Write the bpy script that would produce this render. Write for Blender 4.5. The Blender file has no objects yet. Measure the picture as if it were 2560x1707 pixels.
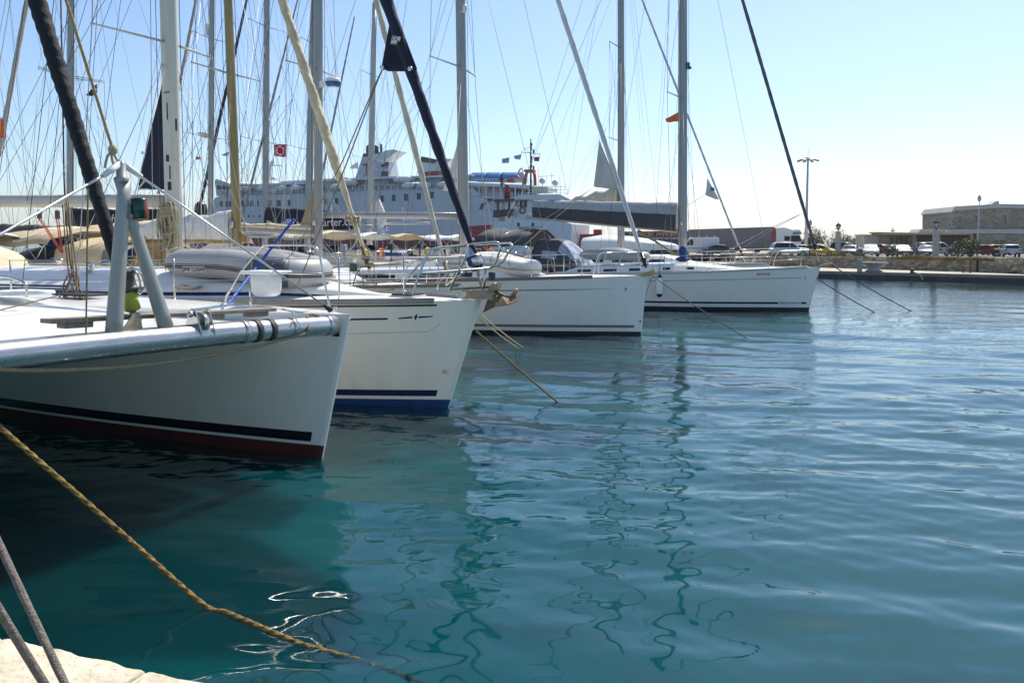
import bpy, math, random
import numpy as np
from mathutils import Vector, Matrix, noise
random.seed(7)
R = math.radians
C = bpy.context.scene.collection
sc = bpy.context.scene
# ------------------------------------------------------------------ camera, sky, sun, exposure
F, CAMH, PITCH = 1900.0, 2.45, R(3.6)
PPX, PPY = 1280.0, 606 + 1900.0 * math.tan(R(3.6))
cd = bpy.data.cameras.new('camera'); cam = bpy.data.objects.new('camera', cd); C.objects.link(cam)
cam.location = (0, 0, CAMH); cam.rotation_euler = (R(90) - PITCH, 0, 0)
cd.sensor_fit = 'HORIZONTAL'; cd.sensor_width = 36; cd.lens = F / 2560 * 36
cd.shift_y = -(853.5 - PPY) / 2560
cd.clip_start = 0.05; cd.clip_end = 20000
sc.camera = cam
SUN_AZ, SUN_EL = R(34), R(53)          # azimuth to the right of the view direction (+Y)
w = bpy.data.worlds.new('World'); sc.world = w; w.use_nodes = True
nt = w.node_tree; bg = nt.nodes['Background']
sky = nt.nodes.new('ShaderNodeTexSky'); sky.sky_type = 'NISHITA'; sky.sun_disc = False
sky.sun_elevation = SUN_EL; sky.sun_rotation = SUN_AZ; sky.altitude = 0
sky.air_density = 1.0; sky.dust_density = 0.85; sky.ozone_density = 4.5
nt.links.new(sky.outputs[0], bg.inputs[0]); bg.inputs[1].default_value = 0.122
sd = bpy.data.lights.new('sun', 'SUN'); sd.energy = 4.5; sd.angle = R(0.53); sd.color = (1, .93, .82)
so = bpy.data.objects.new('sun', sd); C.objects.link(so)
sv = Vector((math.sin(SUN_AZ) * math.cos(SUN_EL), math.cos(SUN_AZ) * math.cos(SUN_EL), math.sin(SUN_EL)))
so.rotation_euler = sv.to_track_quat('Z', 'Y').to_euler()
so.location = sv * 60
sc.view_settings.view_transform = 'Standard'; sc.view_settings.look = 'None'
sc.view_settings.exposure = 0.52; sc.view_settings.gamma = 1
# ------------------------------------------------------------------ photo pixel -> place in the world
def ray(px, py):
    xc = (px - PPX) / F; yc = -(py - PPY) / F
    return Vector((xc, math.cos(PITCH) + yc * math.sin(PITCH), -math.sin(PITCH) + yc * math.cos(PITCH)))
CAM = Vector((0, 0, CAMH))
def at(px, py, Y):
    d = ray(px, py); return CAM + d * (Y / d.y)
def atz(px, py, z):
    d = ray(px, py); return CAM + d * ((z - CAMH) / d.z)
class Frame:
    def __init__(s, o, deg):
        s.o = Vector((o[0], o[1], 0)); a = R(deg); s.a = a
        s.f = Vector((math.cos(a), math.sin(a), 0)); s.l = Vector((-math.sin(a), math.cos(a), 0))
    def loc(s, P):
        d = P - s.o; return Vector((d.dot(s.f), d.dot(s.l), P.z))
    def W(s, p):
        return s.o + s.f * p[0] + s.l * p[1] + Vector((0, 0, p[2]))
    def L(s, px, py, v=0.0):
        d = ray(px, py); t = (v - (CAM - s.o).dot(s.l)) / d.dot(s.l)
        return s.loc(CAM + d * t)
    def G(s, px, py, z): return s.loc(atz(px, py, z))
    def D(s, px, py, Y): return s.loc(at(px, py, Y))
# ------------------------------------------------------------------ tags and mesh building
def tag(o, label=None, cat=None, group=None, kind=None):
    if label: o['label'] = label
    if cat: o['category'] = cat
    if group: o['group'] = group
    if kind: o['kind'] = kind
    return o
def empty(name, loc, rz=0, label=None, cat=None, group=None):
    o = bpy.data.objects.new(name, None); C.objects.link(o); o.location = loc; o.rotation_euler = (0, 0, rz)
    o.empty_display_size = .3
    return tag(o, label, cat, group)
def V(*a): return Vector(a)
class MB:
    def __init__(s): s.v = []; s.f = []; s.m = []; s.s = []
    def add(s, vs, fs, mi=0, sm=True):
        n = len(s.v); s.v += [tuple(v) for v in vs]
        for f in fs: s.f.append([n + i for i in f]); s.m.append(mi); s.s.append(sm)
        return s
    def box(s, c, d, rz=0, mi=0, rot=None, taper=1.0):
        hx, hy, hz = d[0] / 2, d[1] / 2, d[2] / 2
        M = rot if rot else Matrix.Rotation(rz, 3, 'Z')
        vs = []
        for z in (-hz, hz):
            k = taper if z > 0 else 1
            for x, y in ((-hx, -hy), (hx, -hy), (hx, hy), (-hx, hy)):
                vs.append(M @ V(x * k, y * k, z) + Vector(c))
        return s.add(vs, [(3, 2, 1, 0), (4, 5, 6, 7), (0, 1, 5, 4), (1, 2, 6, 5), (2, 3, 7, 6), (3, 0, 4, 7)], mi, False)
    def bar(s, a, b, w, h, mi=0):
        a, b = Vector(a), Vector(b); d = b - a
        q = d.to_track_quat('X', 'Z').to_matrix()
        return s.box((a + b) / 2, (d.length, w, h), mi=mi, rot=q)
    def loft(s, rings, closed=True, c0=True, c1=True, mi=0, sm=True, mis=None):
        n = len(rings[0]); vs = [p for r in rings for p in r]; m = n if closed else n - 1
        for i in range(len(rings) - 1):
            fs = []
            for j in range(m):
                k = (j + 1) % n
                fs.append((i * n + j, i * n + k, (i + 1) * n + k, (i + 1) * n + j))
            if i == 0: base = len(s.v); s.v += [tuple(v) for v in vs]
            for j, f in enumerate(fs):
                s.f.append([base + q for q in f]); s.s.append(sm)
                s.m.append(mis(i, j) if mis else mi)
        if c0: s.f.append([base + j for j in range(n)][::-1]); s.m.append(mi); s.s.append(False)
        if c1: s.f.append([base + (len(rings) - 1) * n + j for j in range(n)]); s.m.append(mi); s.s.append(False)
        return s
    def tube(s, pts, r, n=8, mi=0, closed=False, ell=None, caps=True, spiral=None):
        pts = [Vector(p) for p in pts]; N = len(pts); rings = []; up = None; acc = 0
        for i, p in enumerate(pts):
            a = pts[(i - 1) % N] if (closed or i > 0) else p
            b = pts[(i + 1) % N] if (closed or i < N - 1) else p
            t = (b - a).normalized()
            if up is None:
                up = V(0, 0, 1) if abs(t.z) < .9 else V(1, 0, 0)
            x = up.cross(t)
            if x.length < 1e-4: x = V(0, 1, 0).cross(t)
            x.normalize(); y = t.cross(x); up = y
            ri = r[i] if isinstance(r, (list, tuple)) else r
            if i > 0: acc += (p - pts[i - 1]).length
            ring = []
            for j in range(n):
                th = 2 * math.pi * j / n
                k = 1.0
                if spiral:
                    k += spiral[0] * (2 * abs(math.sin(math.pi * (th / (2 * math.pi) * spiral[2] + acc * spiral[1]))) - 1)
                ex, ey = ell if ell else (1, 1)
                ring.append(p + x * (math.cos(th) * ri * k * ex) + y * (math.sin(th) * ri * k * ey))
            rings.append(ring)
        if closed: rings.append(rings[0]); caps = False
        return s.loft(rings, True, caps, caps, mi)
    def lathe(s, prof, c=(0, 0, 0), n=16, mi=0, rot=None, mis=None):
        rings = []
        for r, z in prof:
            ring = []
            for j in range(n):
                th = 2 * math.pi * j / n; p = V(math.cos(th) * r, math.sin(th) * r, z)
                ring.append((rot @ p if rot else p) + Vector(c))
            rings.append(ring)
        return s.loft(rings, True, True, True, mi, True, mis)
    def prism(s, poly, vec, mi=0, sm=False):
        n = len(poly); vec = Vector(vec); a = [Vector(p) for p in poly]; b = [p + vec for p in a]
        fs = [tuple(range(n))[::-1], tuple(range(n, 2 * n))] + [(i, (i + 1) % n, n + (i + 1) % n, n + i) for i in range(n)]
        return s.add(a + b, fs, mi, sm)
    def sphere(s, c, r, n=10, mi=0, sq=(1, 1, 1)):
        rings = []
        for i in range(n + 1):
            ph = -math.pi / 2 + math.pi * i / n; rr = max(.001, math.cos(ph))
            rings.append([(c[0] + r * sq[0] * rr * math.cos(2 * math.pi * j / (n * 2)), c[1] + r * sq[1] * rr * math.sin(2 * math.pi * j / (n * 2)), c[2] + r * sq[2] * math.sin(ph)) for j in range(n * 2)])
        return s.loft(rings, True, False, False, mi)
    def build(s, name, mats, parent=None, bevel=0, loc=None):
        me = bpy.data.meshes.new(name); me.from_pydata(s.v, [], s.f)
        if not isinstance(mats, (list, tuple)): mats = [mats]
        for m in mats: me.materials.append(m)
        me.polygons.foreach_set('material_index', [min(i, len(mats) - 1) for i in s.m])
        me.polygons.foreach_set('use_smooth', s.s); me.update()
        o = bpy.data.objects.new(name, me); C.objects.link(o)
        if parent: o.parent = parent
        if loc is not None: o.location = loc
        if bevel:
            b = o.modifiers.new('edge', 'BEVEL'); b.width = bevel; b.segments = 2; b.limit_method = 'ANGLE'; b.angle_limit = R(40)
        return o
def lerp(a, b, t): return a + (b - a) * t
def interp(pts, t):
    """piecewise linear through [(t, value)]"""
    if t <= pts[0][0]: return pts[0][1]
    for (a, va), (b, vb) in zip(pts, pts[1:]):
        if t <= b: return va + (vb - va) * (t - a) / (b - a)
    return pts[-1][1]
def spline(pts, k=8):
    pts = [Vector(p) for p in pts]; out = []
    for i in range(len(pts) - 1):
        p0 = pts[max(i - 1, 0)]; p1 = pts[i]; p2 = pts[i + 1]; p3 = pts[min(i + 2, len(pts) - 1)]
        for j in range(k):
            t = j / k
            out.append(.5 * ((2 * p1) + (p2 - p0) * t + (2 * p0 - 5 * p1 + 4 * p2 - p3) * t * t + (3 * p1 - p0 - 3 * p2 + p3) * t ** 3))
    out.append(pts[-1]); return out
def seg(a, b, n): return [Vector(a).lerp(Vector(b), i / n) for i in range(n + 1)]
def sag(a, b, dip, n=20):
    return [Vector(a).lerp(Vector(b), i / n) - V(0, 0, dip * 4 * (i / n) * (1 - i / n)) for i in range(n + 1)]
_txt = {}
def text(body, size, mat, parent, M, name='lettering', extrude=.002, shear=0, align='CENTER'):
    cu = bpy.data.curves.new('t', 'FONT'); cu.body = body; cu.size = size; cu.extrude = extrude; cu.shear = shear
    cu.align_x = align; cu.align_y = 'CENTER'; cu.resolution_u = 2
    to = bpy.data.objects.new('t', cu); C.objects.link(to)
    dg = bpy.context.evaluated_depsgraph_get()
    me = bpy.data.meshes.new_from_object(to.evaluated_get(dg)); me.name = name
    bpy.data.objects.remove(to); me.materials.clear(); me.materials.append(mat)
    o = bpy.data.objects.new(name, me); C.objects.link(o); o.parent = parent; o.matrix_local = M
    return o
def axes(o, x, y, z=None):
    """matrix with columns x (reading direction), y (up of the letters) at o"""
    x = Vector(x).normalized(); y = Vector(y); z = x.cross(y).normalized(); y = z.cross(x).normalized()
    M = Matrix((x, y, z)).transposed().to_4x4(); M.translation = Vector(o); return M
# ------------------------------------------------------------------ materials
MATS = {}
def mat(name, col, rough=.5, metal=0.0, var=.10, vs=2.5, bump=0.0, bs=40, coat=0.0, spec=.5, stretch=(1, 1, 1), dirt=None):
    if name in MATS: return MATS[name]
    m = bpy.data.materials.new(name); m.use_nodes = True; t = m.node_tree; N, Lk = t.nodes, t.links
    b = N['Principled BSDF']; b.inputs['Roughness'].default_value = rough; b.inputs['Metallic'].default_value = metal
    b.inputs['Coat Weight'].default_value = coat; b.inputs['Coat Roughness'].default_value = .05; b.inputs['Specular IOR Level'].default_value = spec
    tc = N.new('ShaderNodeTexCoord'); mp = N.new('ShaderNodeMapping'); mp.inputs['Scale'].default_value = stretch
    Lk.new(tc.outputs['Object'], mp.inputs[0])
    n1 = N.new('ShaderNodeTexNoise'); n1.inputs['Scale'].default_value = vs; n1.inputs['Detail'].default_value = 6; n1.inputs['Roughness'].default_value = .65
    Lk.new(mp.outputs[0], n1.inputs['Vector'])
    r = N.new('ShaderNodeValToRGB'); r.color_ramp.elements[0].position = .3; r.color_ramp.elements[1].position = .7
    c = Vector(col); d = Vector(dirt) if dirt else c * (1 - 2 * var)
    r.color_ramp.elements[0].color = (*d, 1); r.color_ramp.elements[1].color = (*[min(1, q * (1 + var * .6)) for q in c], 1)
    Lk.new(n1.outputs[0], r.inputs[0]); Lk.new(r.outputs[0], b.inputs['Base Color'])
    mr = N.new('ShaderNodeMapRange'); mr.inputs[3].default_value = max(0, rough * .8); mr.inputs[4].default_value = min(1, rough * 1.25)
    Lk.new(n1.outputs[0], mr.inputs[0]); Lk.new(mr.outputs[0], b.inputs['Roughness'])
    if bump:
        n2 = N.new('ShaderNodeTexNoise'); n2.inputs['Scale'].default_value = bs; n2.inputs['Detail'].default_value = 4
        Lk.new(mp.outputs[0], n2.inputs['Vector'])
        bp = N.new('ShaderNodeBump'); bp.inputs['Strength'].default_value = bump; bp.inputs['Distance'].default_value = .02
        Lk.new(n2.outputs[0], bp.inputs['Height']); Lk.new(bp.outputs[0], b.inputs['Normal'])
    MATS[name] = m; return m
white = mat('gelcoat_white', (.78, .76, .70), .22, var=.035, vs=.8, coat=.25)
white2 = mat('gelcoat_cream', (.80, .75, .63), .22, var=.04, vs=.7, coat=.3)
white3 = mat('gelcoat_cool', (.78, .76, .69), .22, var=.035, vs=.8, coat=.25)
def hullmat(name, col, stain=.35):
    """gelcoat with faint rain streaks and a yellowish scum line above the boot top"""
    m = mat(name, col, .22, var=.035, vs=.8, coat=.25); t = m.node_tree; N, Lk = t.nodes, t.links; b = N['Principled BSDF']
    old = b.inputs['Base Color'].links[0].from_socket
    tc = N.new('ShaderNodeTexCoord'); sx = N.new('ShaderNodeSeparateXYZ'); Lk.new(tc.outputs['Object'], sx.inputs[0])
    mr = N.new('ShaderNodeMapRange'); mr.inputs[1].default_value = .95; mr.inputs[2].default_value = .25; mr.inputs[3].default_value = 0; mr.inputs[4].default_value = 1; Lk.new(sx.outputs[2], mr.inputs[0])
    mp = N.new('ShaderNodeMapping'); mp.inputs['Scale'].default_value = (3, 3, 1.1); Lk.new(tc.outputs['Object'], mp.inputs[0])
    n = N.new('ShaderNodeTexNoise'); n.inputs['Scale'].default_value = 1.6; n.inputs['Detail'].default_value = 7; Lk.new(mp.outputs[0], n.inputs['Vector'])
    r = N.new('ShaderNodeMapRange'); r.inputs[1].default_value = .38; r.inputs[2].default_value = .75; r.inputs[3].default_value = 0; r.inputs[4].default_value = stain; Lk.new(n.outputs[0], r.inputs[0])
    a = N.new('ShaderNodeMath'); a.operation = 'MULTIPLY_ADD'; a.inputs[1].default_value = .8; a.inputs[2].default_value = .08; Lk.new(mr.outputs[0], a.inputs[0])
    u = N.new('ShaderNodeMath'); u.operation = 'MULTIPLY'; Lk.new(a.outputs[0], u.inputs[0]); Lk.new(r.outputs[0], u.inputs[1])
    x = N.new('ShaderNodeMix'); x.data_type = 'RGBA'; x.inputs[7].default_value = (.42, .35, .22, 1); Lk.new(u.outputs[0], x.inputs[0]); Lk.new(old, x.inputs[6]); Lk.new(x.outputs[2], b.inputs['Base Color']); return m
hull1 = hullmat('hull_gelcoat', (.80, .78, .71), .16); hull2 = hullmat('hull_cream', (.82, .78, .67), .28); hull3 = hullmat('hull_cool', (.79, .77, .71), .14)
deckm = mat('deck_white', (.78, .77, .73), .45, var=.05, vs=4, bump=.05, bs=120)
deckg = mat('deck_grey', (.42, .43, .42), .6, var=.12, vs=6, bump=.1, bs=150)
teak = mat('teak_grey', (.30, .25, .19), .75, var=.25, vs=9, bump=.3, bs=60, stretch=(.2, 3, 3))
black = mat('black_paint', (.006, .007, .012), .25, var=.05)
navy = mat('navy_paint', (.010, .014, .06), .22, var=.05)
bluepaint = mat('blue_antifouling', (.006, .042, .165), .5, var=.2, vs=5)
redanti = mat('red_antifouling', (.09, .012, .012), .6, var=.25, vs=5)
darkanti = mat('dark_antifouling', (.008, .012, .022), .5, var=.2, vs=5)
greyst = mat('grey_stripe', (.16, .15, .15), .4, var=.06)
steel = mat('stainless_steel', (.62, .60, .55), .22, 1.0, var=.08, vs=12)
alu = mat('mast_alloy', (.34, .34, .33), .4, .3, var=.08, vs=1.5, stretch=(6, 6, .5))
aluw = mat('mast_white', (.46, .45, .41), .4, .1, var=.07, vs=1.5, stretch=(6, 6, .5))
alug = mat('mast_gold', (.36, .28, .13), .4, .35, var=.25, vs=1.2, stretch=(8, 8, .5), dirt=(.20, .14, .05))
beamm = mat('polished_alloy', (.50, .50, .50), .27, .85, var=.16, vs=4, stretch=(3, .5, 3), bump=.04, bs=30)
striker = mat('anodised_alloy', (.33, .33, .31), .42, .3, var=.10, vs=3, stretch=(4, 4, .6))
wire = mat('steel_wire', (.36, .36, .37), .45, .4, var=.1)
ropedark = mat('dark_rope', (.07, .06, .06), .9, var=.3, vs=30)
blackcloth = mat('black_cloth', (.010, .011, .016), .8, var=.3, vs=8, bump=.5, bs=30)
navycloth = mat('navy_cloth', (.010, .012, .035), .8, var=.25, vs=8, bump=.4, bs=25)
cream = mat('cream_cloth', (.62, .54, .39), .85, var=.12, vs=5, bump=.4, bs=25)
whitecloth = mat('white_cloth', (.72, .70, .65), .85, var=.10, vs=5, bump=.4, bs=25)
sandcloth = mat('sand_cloth', (.55, .43, .25), .85, var=.14, vs=4, bump=.3, bs=20)
greycloth = mat('grey_cloth', (.062, .066, .075), .85, var=.2, vs=6, bump=.4, bs=25)
lgreycloth = mat('light_grey_cloth', (.40, .40, .41), .85, var=.12, vs=6, bump=.4, bs=25)
bluecloth = mat('blue_cloth', (.01, .06, .22), .8, var=.25, vs=6, bump=.5, bs=18)
hypalon = mat('grey_inflatable', (.36, .36, .35), .42, var=.06, vs=4)
hypalonw = mat('white_inflatable', (.64, .62, .56), .45, var=.06, vs=4)
hypalond = mat('dark_inflatable', (.07, .08, .11), .45, var=.1, vs=4)
rubber = mat('black_rubber', (.015, .015, .017), .6, var=.15)
plasticw = mat('white_plastic', (.76, .76, .74), .35, var=.04)
plasticb = mat('black_plastic', (.012, .013, .016), .25, var=.1)
glassd = mat('dark_glass', (.010, .013, .018), .06, var=.1, spec=.8)
yrope = mat('yellow_rope', (.30, .20, .05), .9, var=.45, vs=45, bump=.8, bs=150)
grope = mat('grey_rope', (.20, .175, .15), .9, var=.25, vs=60, bump=.8, bs=150)
crope = mat('cream_rope', (.48, .42, .28), .9, var=.2, vs=60, bump=.6, bs=150)
rrope = mat('red_rope', (.45, .06, .03), .9, var=.2, vs=60)
brope = mat('blue_strap', (.012, .09, .42), .6, var=.15, vs=20)
ylgreen = mat('lime_plastic', (.40, .42, .03), .5, var=.12, vs=10)
galv = mat('weathered_galvanised', (.20, .16, .10), .7, .4, var=.3, vs=14, bump=.4, bs=60, dirt=(.09, .055, .03))
galvl = mat('pale_galvanised', (.42, .38, .28), .6, .4, var=.2, vs=14, bump=.3, bs=60, dirt=(.22, .16, .09))
orange = mat('orange_cloth', (.75, .14, .02), .8, var=.15, vs=8)
redflag = mat('red_cloth', (.55, .015, .035), .8, var=.12, vs=8)
flagw = mat('flag_white', (.75, .75, .75), .8, var=.05)
flagb = mat('flag_blue', (.02, .09, .36), .8, var=.1)
red = mat('red_paint', (.32, .012, .02), .4, var=.15, vs=.3)
orangepaint = mat('orange_paint', (.55, .06, .02), .45, var=.12)
greenpaint = mat('green_lens', (.0, .05, .03), .2, var=.1)
# ------------------------------------------------------------------ water: real waves on a fan of quads, finer near the quay
def water_mat():
    m = bpy.data.materials.new('harbour_water'); m.use_nodes = True; t = m.node_tree; N, Lk = t.nodes, t.links
    for n in list(N): N.remove(n)
    out = N.new('ShaderNodeOutputMaterial')
    tc = N.new('ShaderNodeTexCoord')
    def nz(scale, det, st):
        mp = N.new('ShaderNodeMapping'); mp.inputs['Scale'].default_value = st; mp.inputs['Rotation'].default_value = (0, 0, R(-8)); Lk.new(tc.outputs['Object'], mp.inputs[0])
        n = N.new('ShaderNodeTexNoise'); n.inputs['Scale'].default_value = scale; n.inputs['Detail'].default_value = det; n.inputs['Roughness'].default_value = .5
        Lk.new(mp.outputs[0], n.inputs['Vector']); return n
    a = nz(1.6, 3, (.8, 2.4, 1)); b = nz(5.2, 2, (.7, 2.2, 1)); g = nz(.09, 2, (1, 1.6, 1))
    # gusts: patches of rougher and of smoother water
    gr = N.new('ShaderNodeMapRange'); gr.inputs[1].default_value = .38; gr.inputs[2].default_value = .62; gr.inputs[3].default_value = .35; gr.inputs[4].default_value = 1.0
    Lk.new(g.outputs[0], gr.inputs[0])
    sx = N.new('ShaderNodeSeparateXYZ'); Lk.new(tc.outputs['Object'], sx.inputs[0]); ly = N.new('ShaderNodeMapRange'); ly.inputs[1].default_value = 6; ly.inputs[2].default_value = 19; ly.inputs[3].default_value = .08; ly.inputs[4].default_value = 1.0; Lk.new(sx.outputs[1], ly.inputs[0])
    mu = N.new('ShaderNodeMath'); mu.operation = 'MULTIPLY'; Lk.new(gr.outputs[0], mu.inputs[0]); Lk.new(ly.outputs[0], mu.inputs[1])
    ad = N.new('ShaderNodeMath'); ad.operation = 'MULTIPLY_ADD'; ad.inputs[1].default_value = .28; Lk.new(b.outputs[0], ad.inputs[0]); Lk.new(a.outputs[0], ad.inputs[2])
    bp = N.new('ShaderNodeBump'); bp.inputs['Distance'].default_value = BUMP_D; Lk.new(ad.outputs[0], bp.inputs['Height']); Lk.new(mu.outputs[0], bp.inputs['Strength'])
    gl = N.new('ShaderNodeBsdfGlossy'); gl.inputs['Roughness'].default_value = .02; gl.inputs['Color'].default_value = (.96, .98, 1, 1)
    di = N.new('ShaderNodeSubsurfaceScattering'); di.falloff = 'BURLEY'; di.inputs['Scale'].default_value = .5; di.inputs['Radius'].default_value = (.4, 1.0, .9)
    rp = N.new('ShaderNodeValToRGB'); rp.color_ramp.elements[0].color = (.0012, .032, .038, 1); rp.color_ramp.elements[1].color = (.002, .047, .055, 1)
    Lk.new(g.outputs[0], rp.inputs[0]); Lk.new(rp.outputs[0], di.inputs['Color'])
    tr = N.new('ShaderNodeBsdfTransparent'); tr.inputs['Color'].default_value = (.62, .93, .97, 1)
    m1 = N.new('ShaderNodeMixShader'); m1.inputs[0].default_value = .46; Lk.new(tr.outputs[0], m1.inputs[1]); Lk.new(di.outputs[0], m1.inputs[2])
    fr = N.new('ShaderNodeFresnel'); fr.inputs[0].default_value = 1.43
    Lk.new(bp.outputs[0], gl.inputs['Normal']); Lk.new(bp.outputs[0], fr.inputs['Normal'])
    m2 = N.new('ShaderNodeMixShader'); Lk.new(fr.outputs[0], m2.inputs[0]); Lk.new(m1.outputs[0], m2.inputs[1]); Lk.new(gl.outputs[0], m2.inputs[2])
    Lk.new(m2.outputs[0], out.inputs[0]); return m
BUMP_D = .032
def build_water():
    rng = np.random.default_rng(11)
    near = 1 / np.linspace(1 / 1.6, 1 / 70.0, 900)
    far = np.geomspace(70.0, 2600, 50)[1:]
    back = np.linspace(-6, 1.5, 24)
    ys = np.concatenate([back, near, far]); nx = 620
    tx = np.linspace(-1.25, 1.25, nx)
    Y, T = np.meshgrid(ys, tx, indexing='ij'); X = T * (np.abs(Y) * .86 + 4.5)
    Z = np.zeros_like(X)
    dy = np.gradient(ys)[:, None] + 0 * X; dx = (tx[1] - tx[0]) * (np.abs(Y) * .86 + 4.5)
    calm = 1 / (1 + np.exp(-(X - (.25 * Y - .5)) / (.12 * np.abs(Y) + .9)))         # sheltered beside the hulls, livelier in the open
    calm = (.62 + .40 * calm) * (1.10 + .60 / (1 + np.exp(-(Y - 9.0) / 2.2)))
    for i in range(70):
        lam = float(np.exp(rng.uniform(math.log(.20), math.log(2.6))))
        ang = math.pi / 2 + rng.normal(0, .42) + (-.22)
        k = 2 * math.pi / lam; kx, ky = k * math.cos(ang), k * math.sin(ang)
        slope = .0165 * (1.0 if lam > .35 else .7)
        amp = slope / k
        keep = np.clip((lam / 2.6 - dy) / (lam / 5), 0, 1) * np.clip((lam / max(.15, abs(math.cos(ang))) / 2.6 - dx) / (lam / 5), 0, 1)
        mod = .6 + .4 * np.sin(X * rng.uniform(-.5, .5) + Y * rng.uniform(-.5, .5) + rng.uniform(0, 6))
        Z += amp * keep * mod * np.sin(kx * X + ky * Y + rng.uniform(0, 2 * math.pi))
    for i in range(46):
        lam = float(np.exp(rng.uniform(math.log(.13), math.log(.42)))); ang = math.pi / 2 + rng.normal(-.15, .5); k = 2 * math.pi / lam; kx, ky = k * math.cos(ang), k * math.sin(ang)
        keep = np.clip((lam / 2.4 - dy) / (lam / 5), 0, 1) * np.clip((lam / max(.15, abs(math.cos(ang))) / 2.4 - dx) / (lam / 5), 0, 1)
        mod = np.clip(.5 + .9 * np.sin(X * rng.uniform(-.9, .9) + Y * rng.uniform(-.9, .9) + rng.uniform(0, 6)), 0, 1.2)
        Z += .0175 / k * keep * mod * np.sin(kx * X + ky * Y + rng.uniform(0, 2 * math.pi)) / (1 + np.exp(-(Y - 6.5) / 1.3))
    Z *= calm
    Z *= np.clip((Y - 0.2) / 1.5, 0.2, 1)
    n = X.size; co = np.stack([X, Y, Z], -1).reshape(-1, 3).astype(np.float32)
    me = bpy.data.meshes.new('water'); me.vertices.add(n); me.vertices.foreach_set('co', co.ravel())
    r, c = X.shape; i = (np.arange(r - 1)[:, None] * c + np.arange(c - 1)[None, :]).ravel()
    q = np.stack([i, i + 1, i + 1 + c, i + c], -1).astype(np.int32)
    me.loops.add(q.size); me.loops.foreach_set('vertex_index', q.ravel())
    me.polygons.add(len(q)); me.polygons.foreach_set('loop_start', np.arange(len(q), dtype=np.int32) * 4)
    me.polygons.foreach_set('use_smooth', np.ones(len(q), bool)); me.update(calc_edges=True)
    me.materials.append(water_mat())
    o = bpy.data.objects.new('water', me); C.objects.link(o); o['kind'] = 'structure'; return o
build_water()
water_bodym = mat('water_body_sheet', (.004, .16, .182), .95, var=.14, vs=.5)  # teal sheet added below the surface, stands in for light scattered in the water
_t = water_bodym.node_tree; _p = _t.nodes['Principled BSDF']; _p.subsurface_method = 'BURLEY'; _p.inputs['Subsurface Weight'].default_value = 1.0; _p.inputs['Subsurface Scale'].default_value = 1.1; _p.inputs['Subsurface Radius'].default_value = (.8, 1, 1); _p.inputs['Specular IOR Level'].default_value = 0
b = MB(); b.add([(-3000, -60, -2.3), (3000, -60, -2.3), (3000, 2700, -2.3), (-3000, 2700, -2.3)], [(0, 1, 2, 3)])
tag(b.build('water_body_sheet', water_bodym), kind='structure')
# ------------------------------------------------------------------ the near quay under the photographer
def stone_mat(name, c1, c2, mortar, scale, rough=.9, bump=.6, disp=.03, mw=.05, st=(1, 1, 1.3)):
    m = bpy.data.materials.new(name); m.use_nodes = True; t = m.node_tree; N, Lk = t.nodes, t.links; bs = N['Principled BSDF']
    tc = N.new('ShaderNodeTexCoord'); mp = N.new('ShaderNodeMapping'); mp.inputs['Scale'].default_value = st; Lk.new(tc.outputs['Object'], mp.inputs[0])
    nw = N.new('ShaderNodeTexNoise'); nw.inputs['Scale'].default_value = scale * 1.3; Lk.new(mp.outputs[0], nw.inputs['Vector'])
    mx = N.new('ShaderNodeMix'); mx.data_type = 'RGBA'; mx.blend_type = 'ADD'; mx.inputs[0].default_value = .25; Lk.new(mp.outputs[0], mx.inputs[6]); Lk.new(nw.outputs['Color'], mx.inputs[7])
    v = N.new('ShaderNodeTexVoronoi'); v.inputs['Scale'].default_value = scale; Lk.new(mx.outputs[2], v.inputs['Vector'])
    ve = N.new('ShaderNodeTexVoronoi'); ve.feature = 'DISTANCE_TO_EDGE'; ve.inputs['Scale'].default_value = scale; Lk.new(mx.outputs[2], ve.inputs['Vector'])
    sep = N.new('ShaderNodeSeparateColor'); Lk.new(v.outputs['Color'], sep.inputs[0])
    r = N.new('ShaderNodeValToRGB'); r.color_ramp.elements[0].color = (*c1, 1); r.color_ramp.elements[1].color = (*c2, 1); Lk.new(sep.outputs[0], r.inputs[0])
    nf = N.new('ShaderNodeTexNoise'); nf.inputs['Scale'].default_value = scale * 7; nf.inputs['Detail'].default_value = 5; Lk.new(mp.outputs[0], nf.inputs['Vector'])
    m3 = N.new('ShaderNodeMix'); m3.data_type = 'RGBA'; m3.blend_type = 'OVERLAY'; m3.inputs[0].default_value = .7; Lk.new(r.outputs[0], m3.inputs[6]); Lk.new(nf.outputs['Color'], m3.inputs[7])
    e = N.new('ShaderNodeMapRange'); e.inputs[1].default_value = 0; e.inputs[2].default_value = mw; Lk.new(ve.outputs['Distance'], e.inputs[0])
    m2 = N.new('ShaderNodeMix'); m2.data_type = 'RGBA'; m2.inputs[6].default_value = (*mortar, 1); Lk.new(e.outputs[0], m2.inputs[0]); Lk.new(m3.outputs[2], m2.inputs[7])
    Lk.new(m2.outputs[2], bs.inputs['Base Color']); bs.inputs['Roughness'].default_value = rough
    ad = N.new('ShaderNodeMath'); ad.operation = 'MULTIPLY_ADD'; ad.inputs[1].default_value = .3; Lk.new(nf.outputs[0], ad.inputs[0]); Lk.new(e.outputs[0], ad.inputs[2])
    bp = N.new('ShaderNodeBump'); bp.inputs['Strength'].default_value = bump; bp.inputs['Distance'].default_value = disp; Lk.new(ad.outputs[0], bp.inputs['Height']); Lk.new(bp.outputs[0], bs.inputs['Normal'])
    return m
coping = mat('pale_coping_stone', (.58, .52, .40), .9, var=.2, vs=7, bump=.8, bs=28, dirt=(.42, .36, .26))
quayside = mat('quay_concrete', (.30, .28, .24), .9, var=.25, vs=2, bump=.5, bs=25)
QZ = .92
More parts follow.
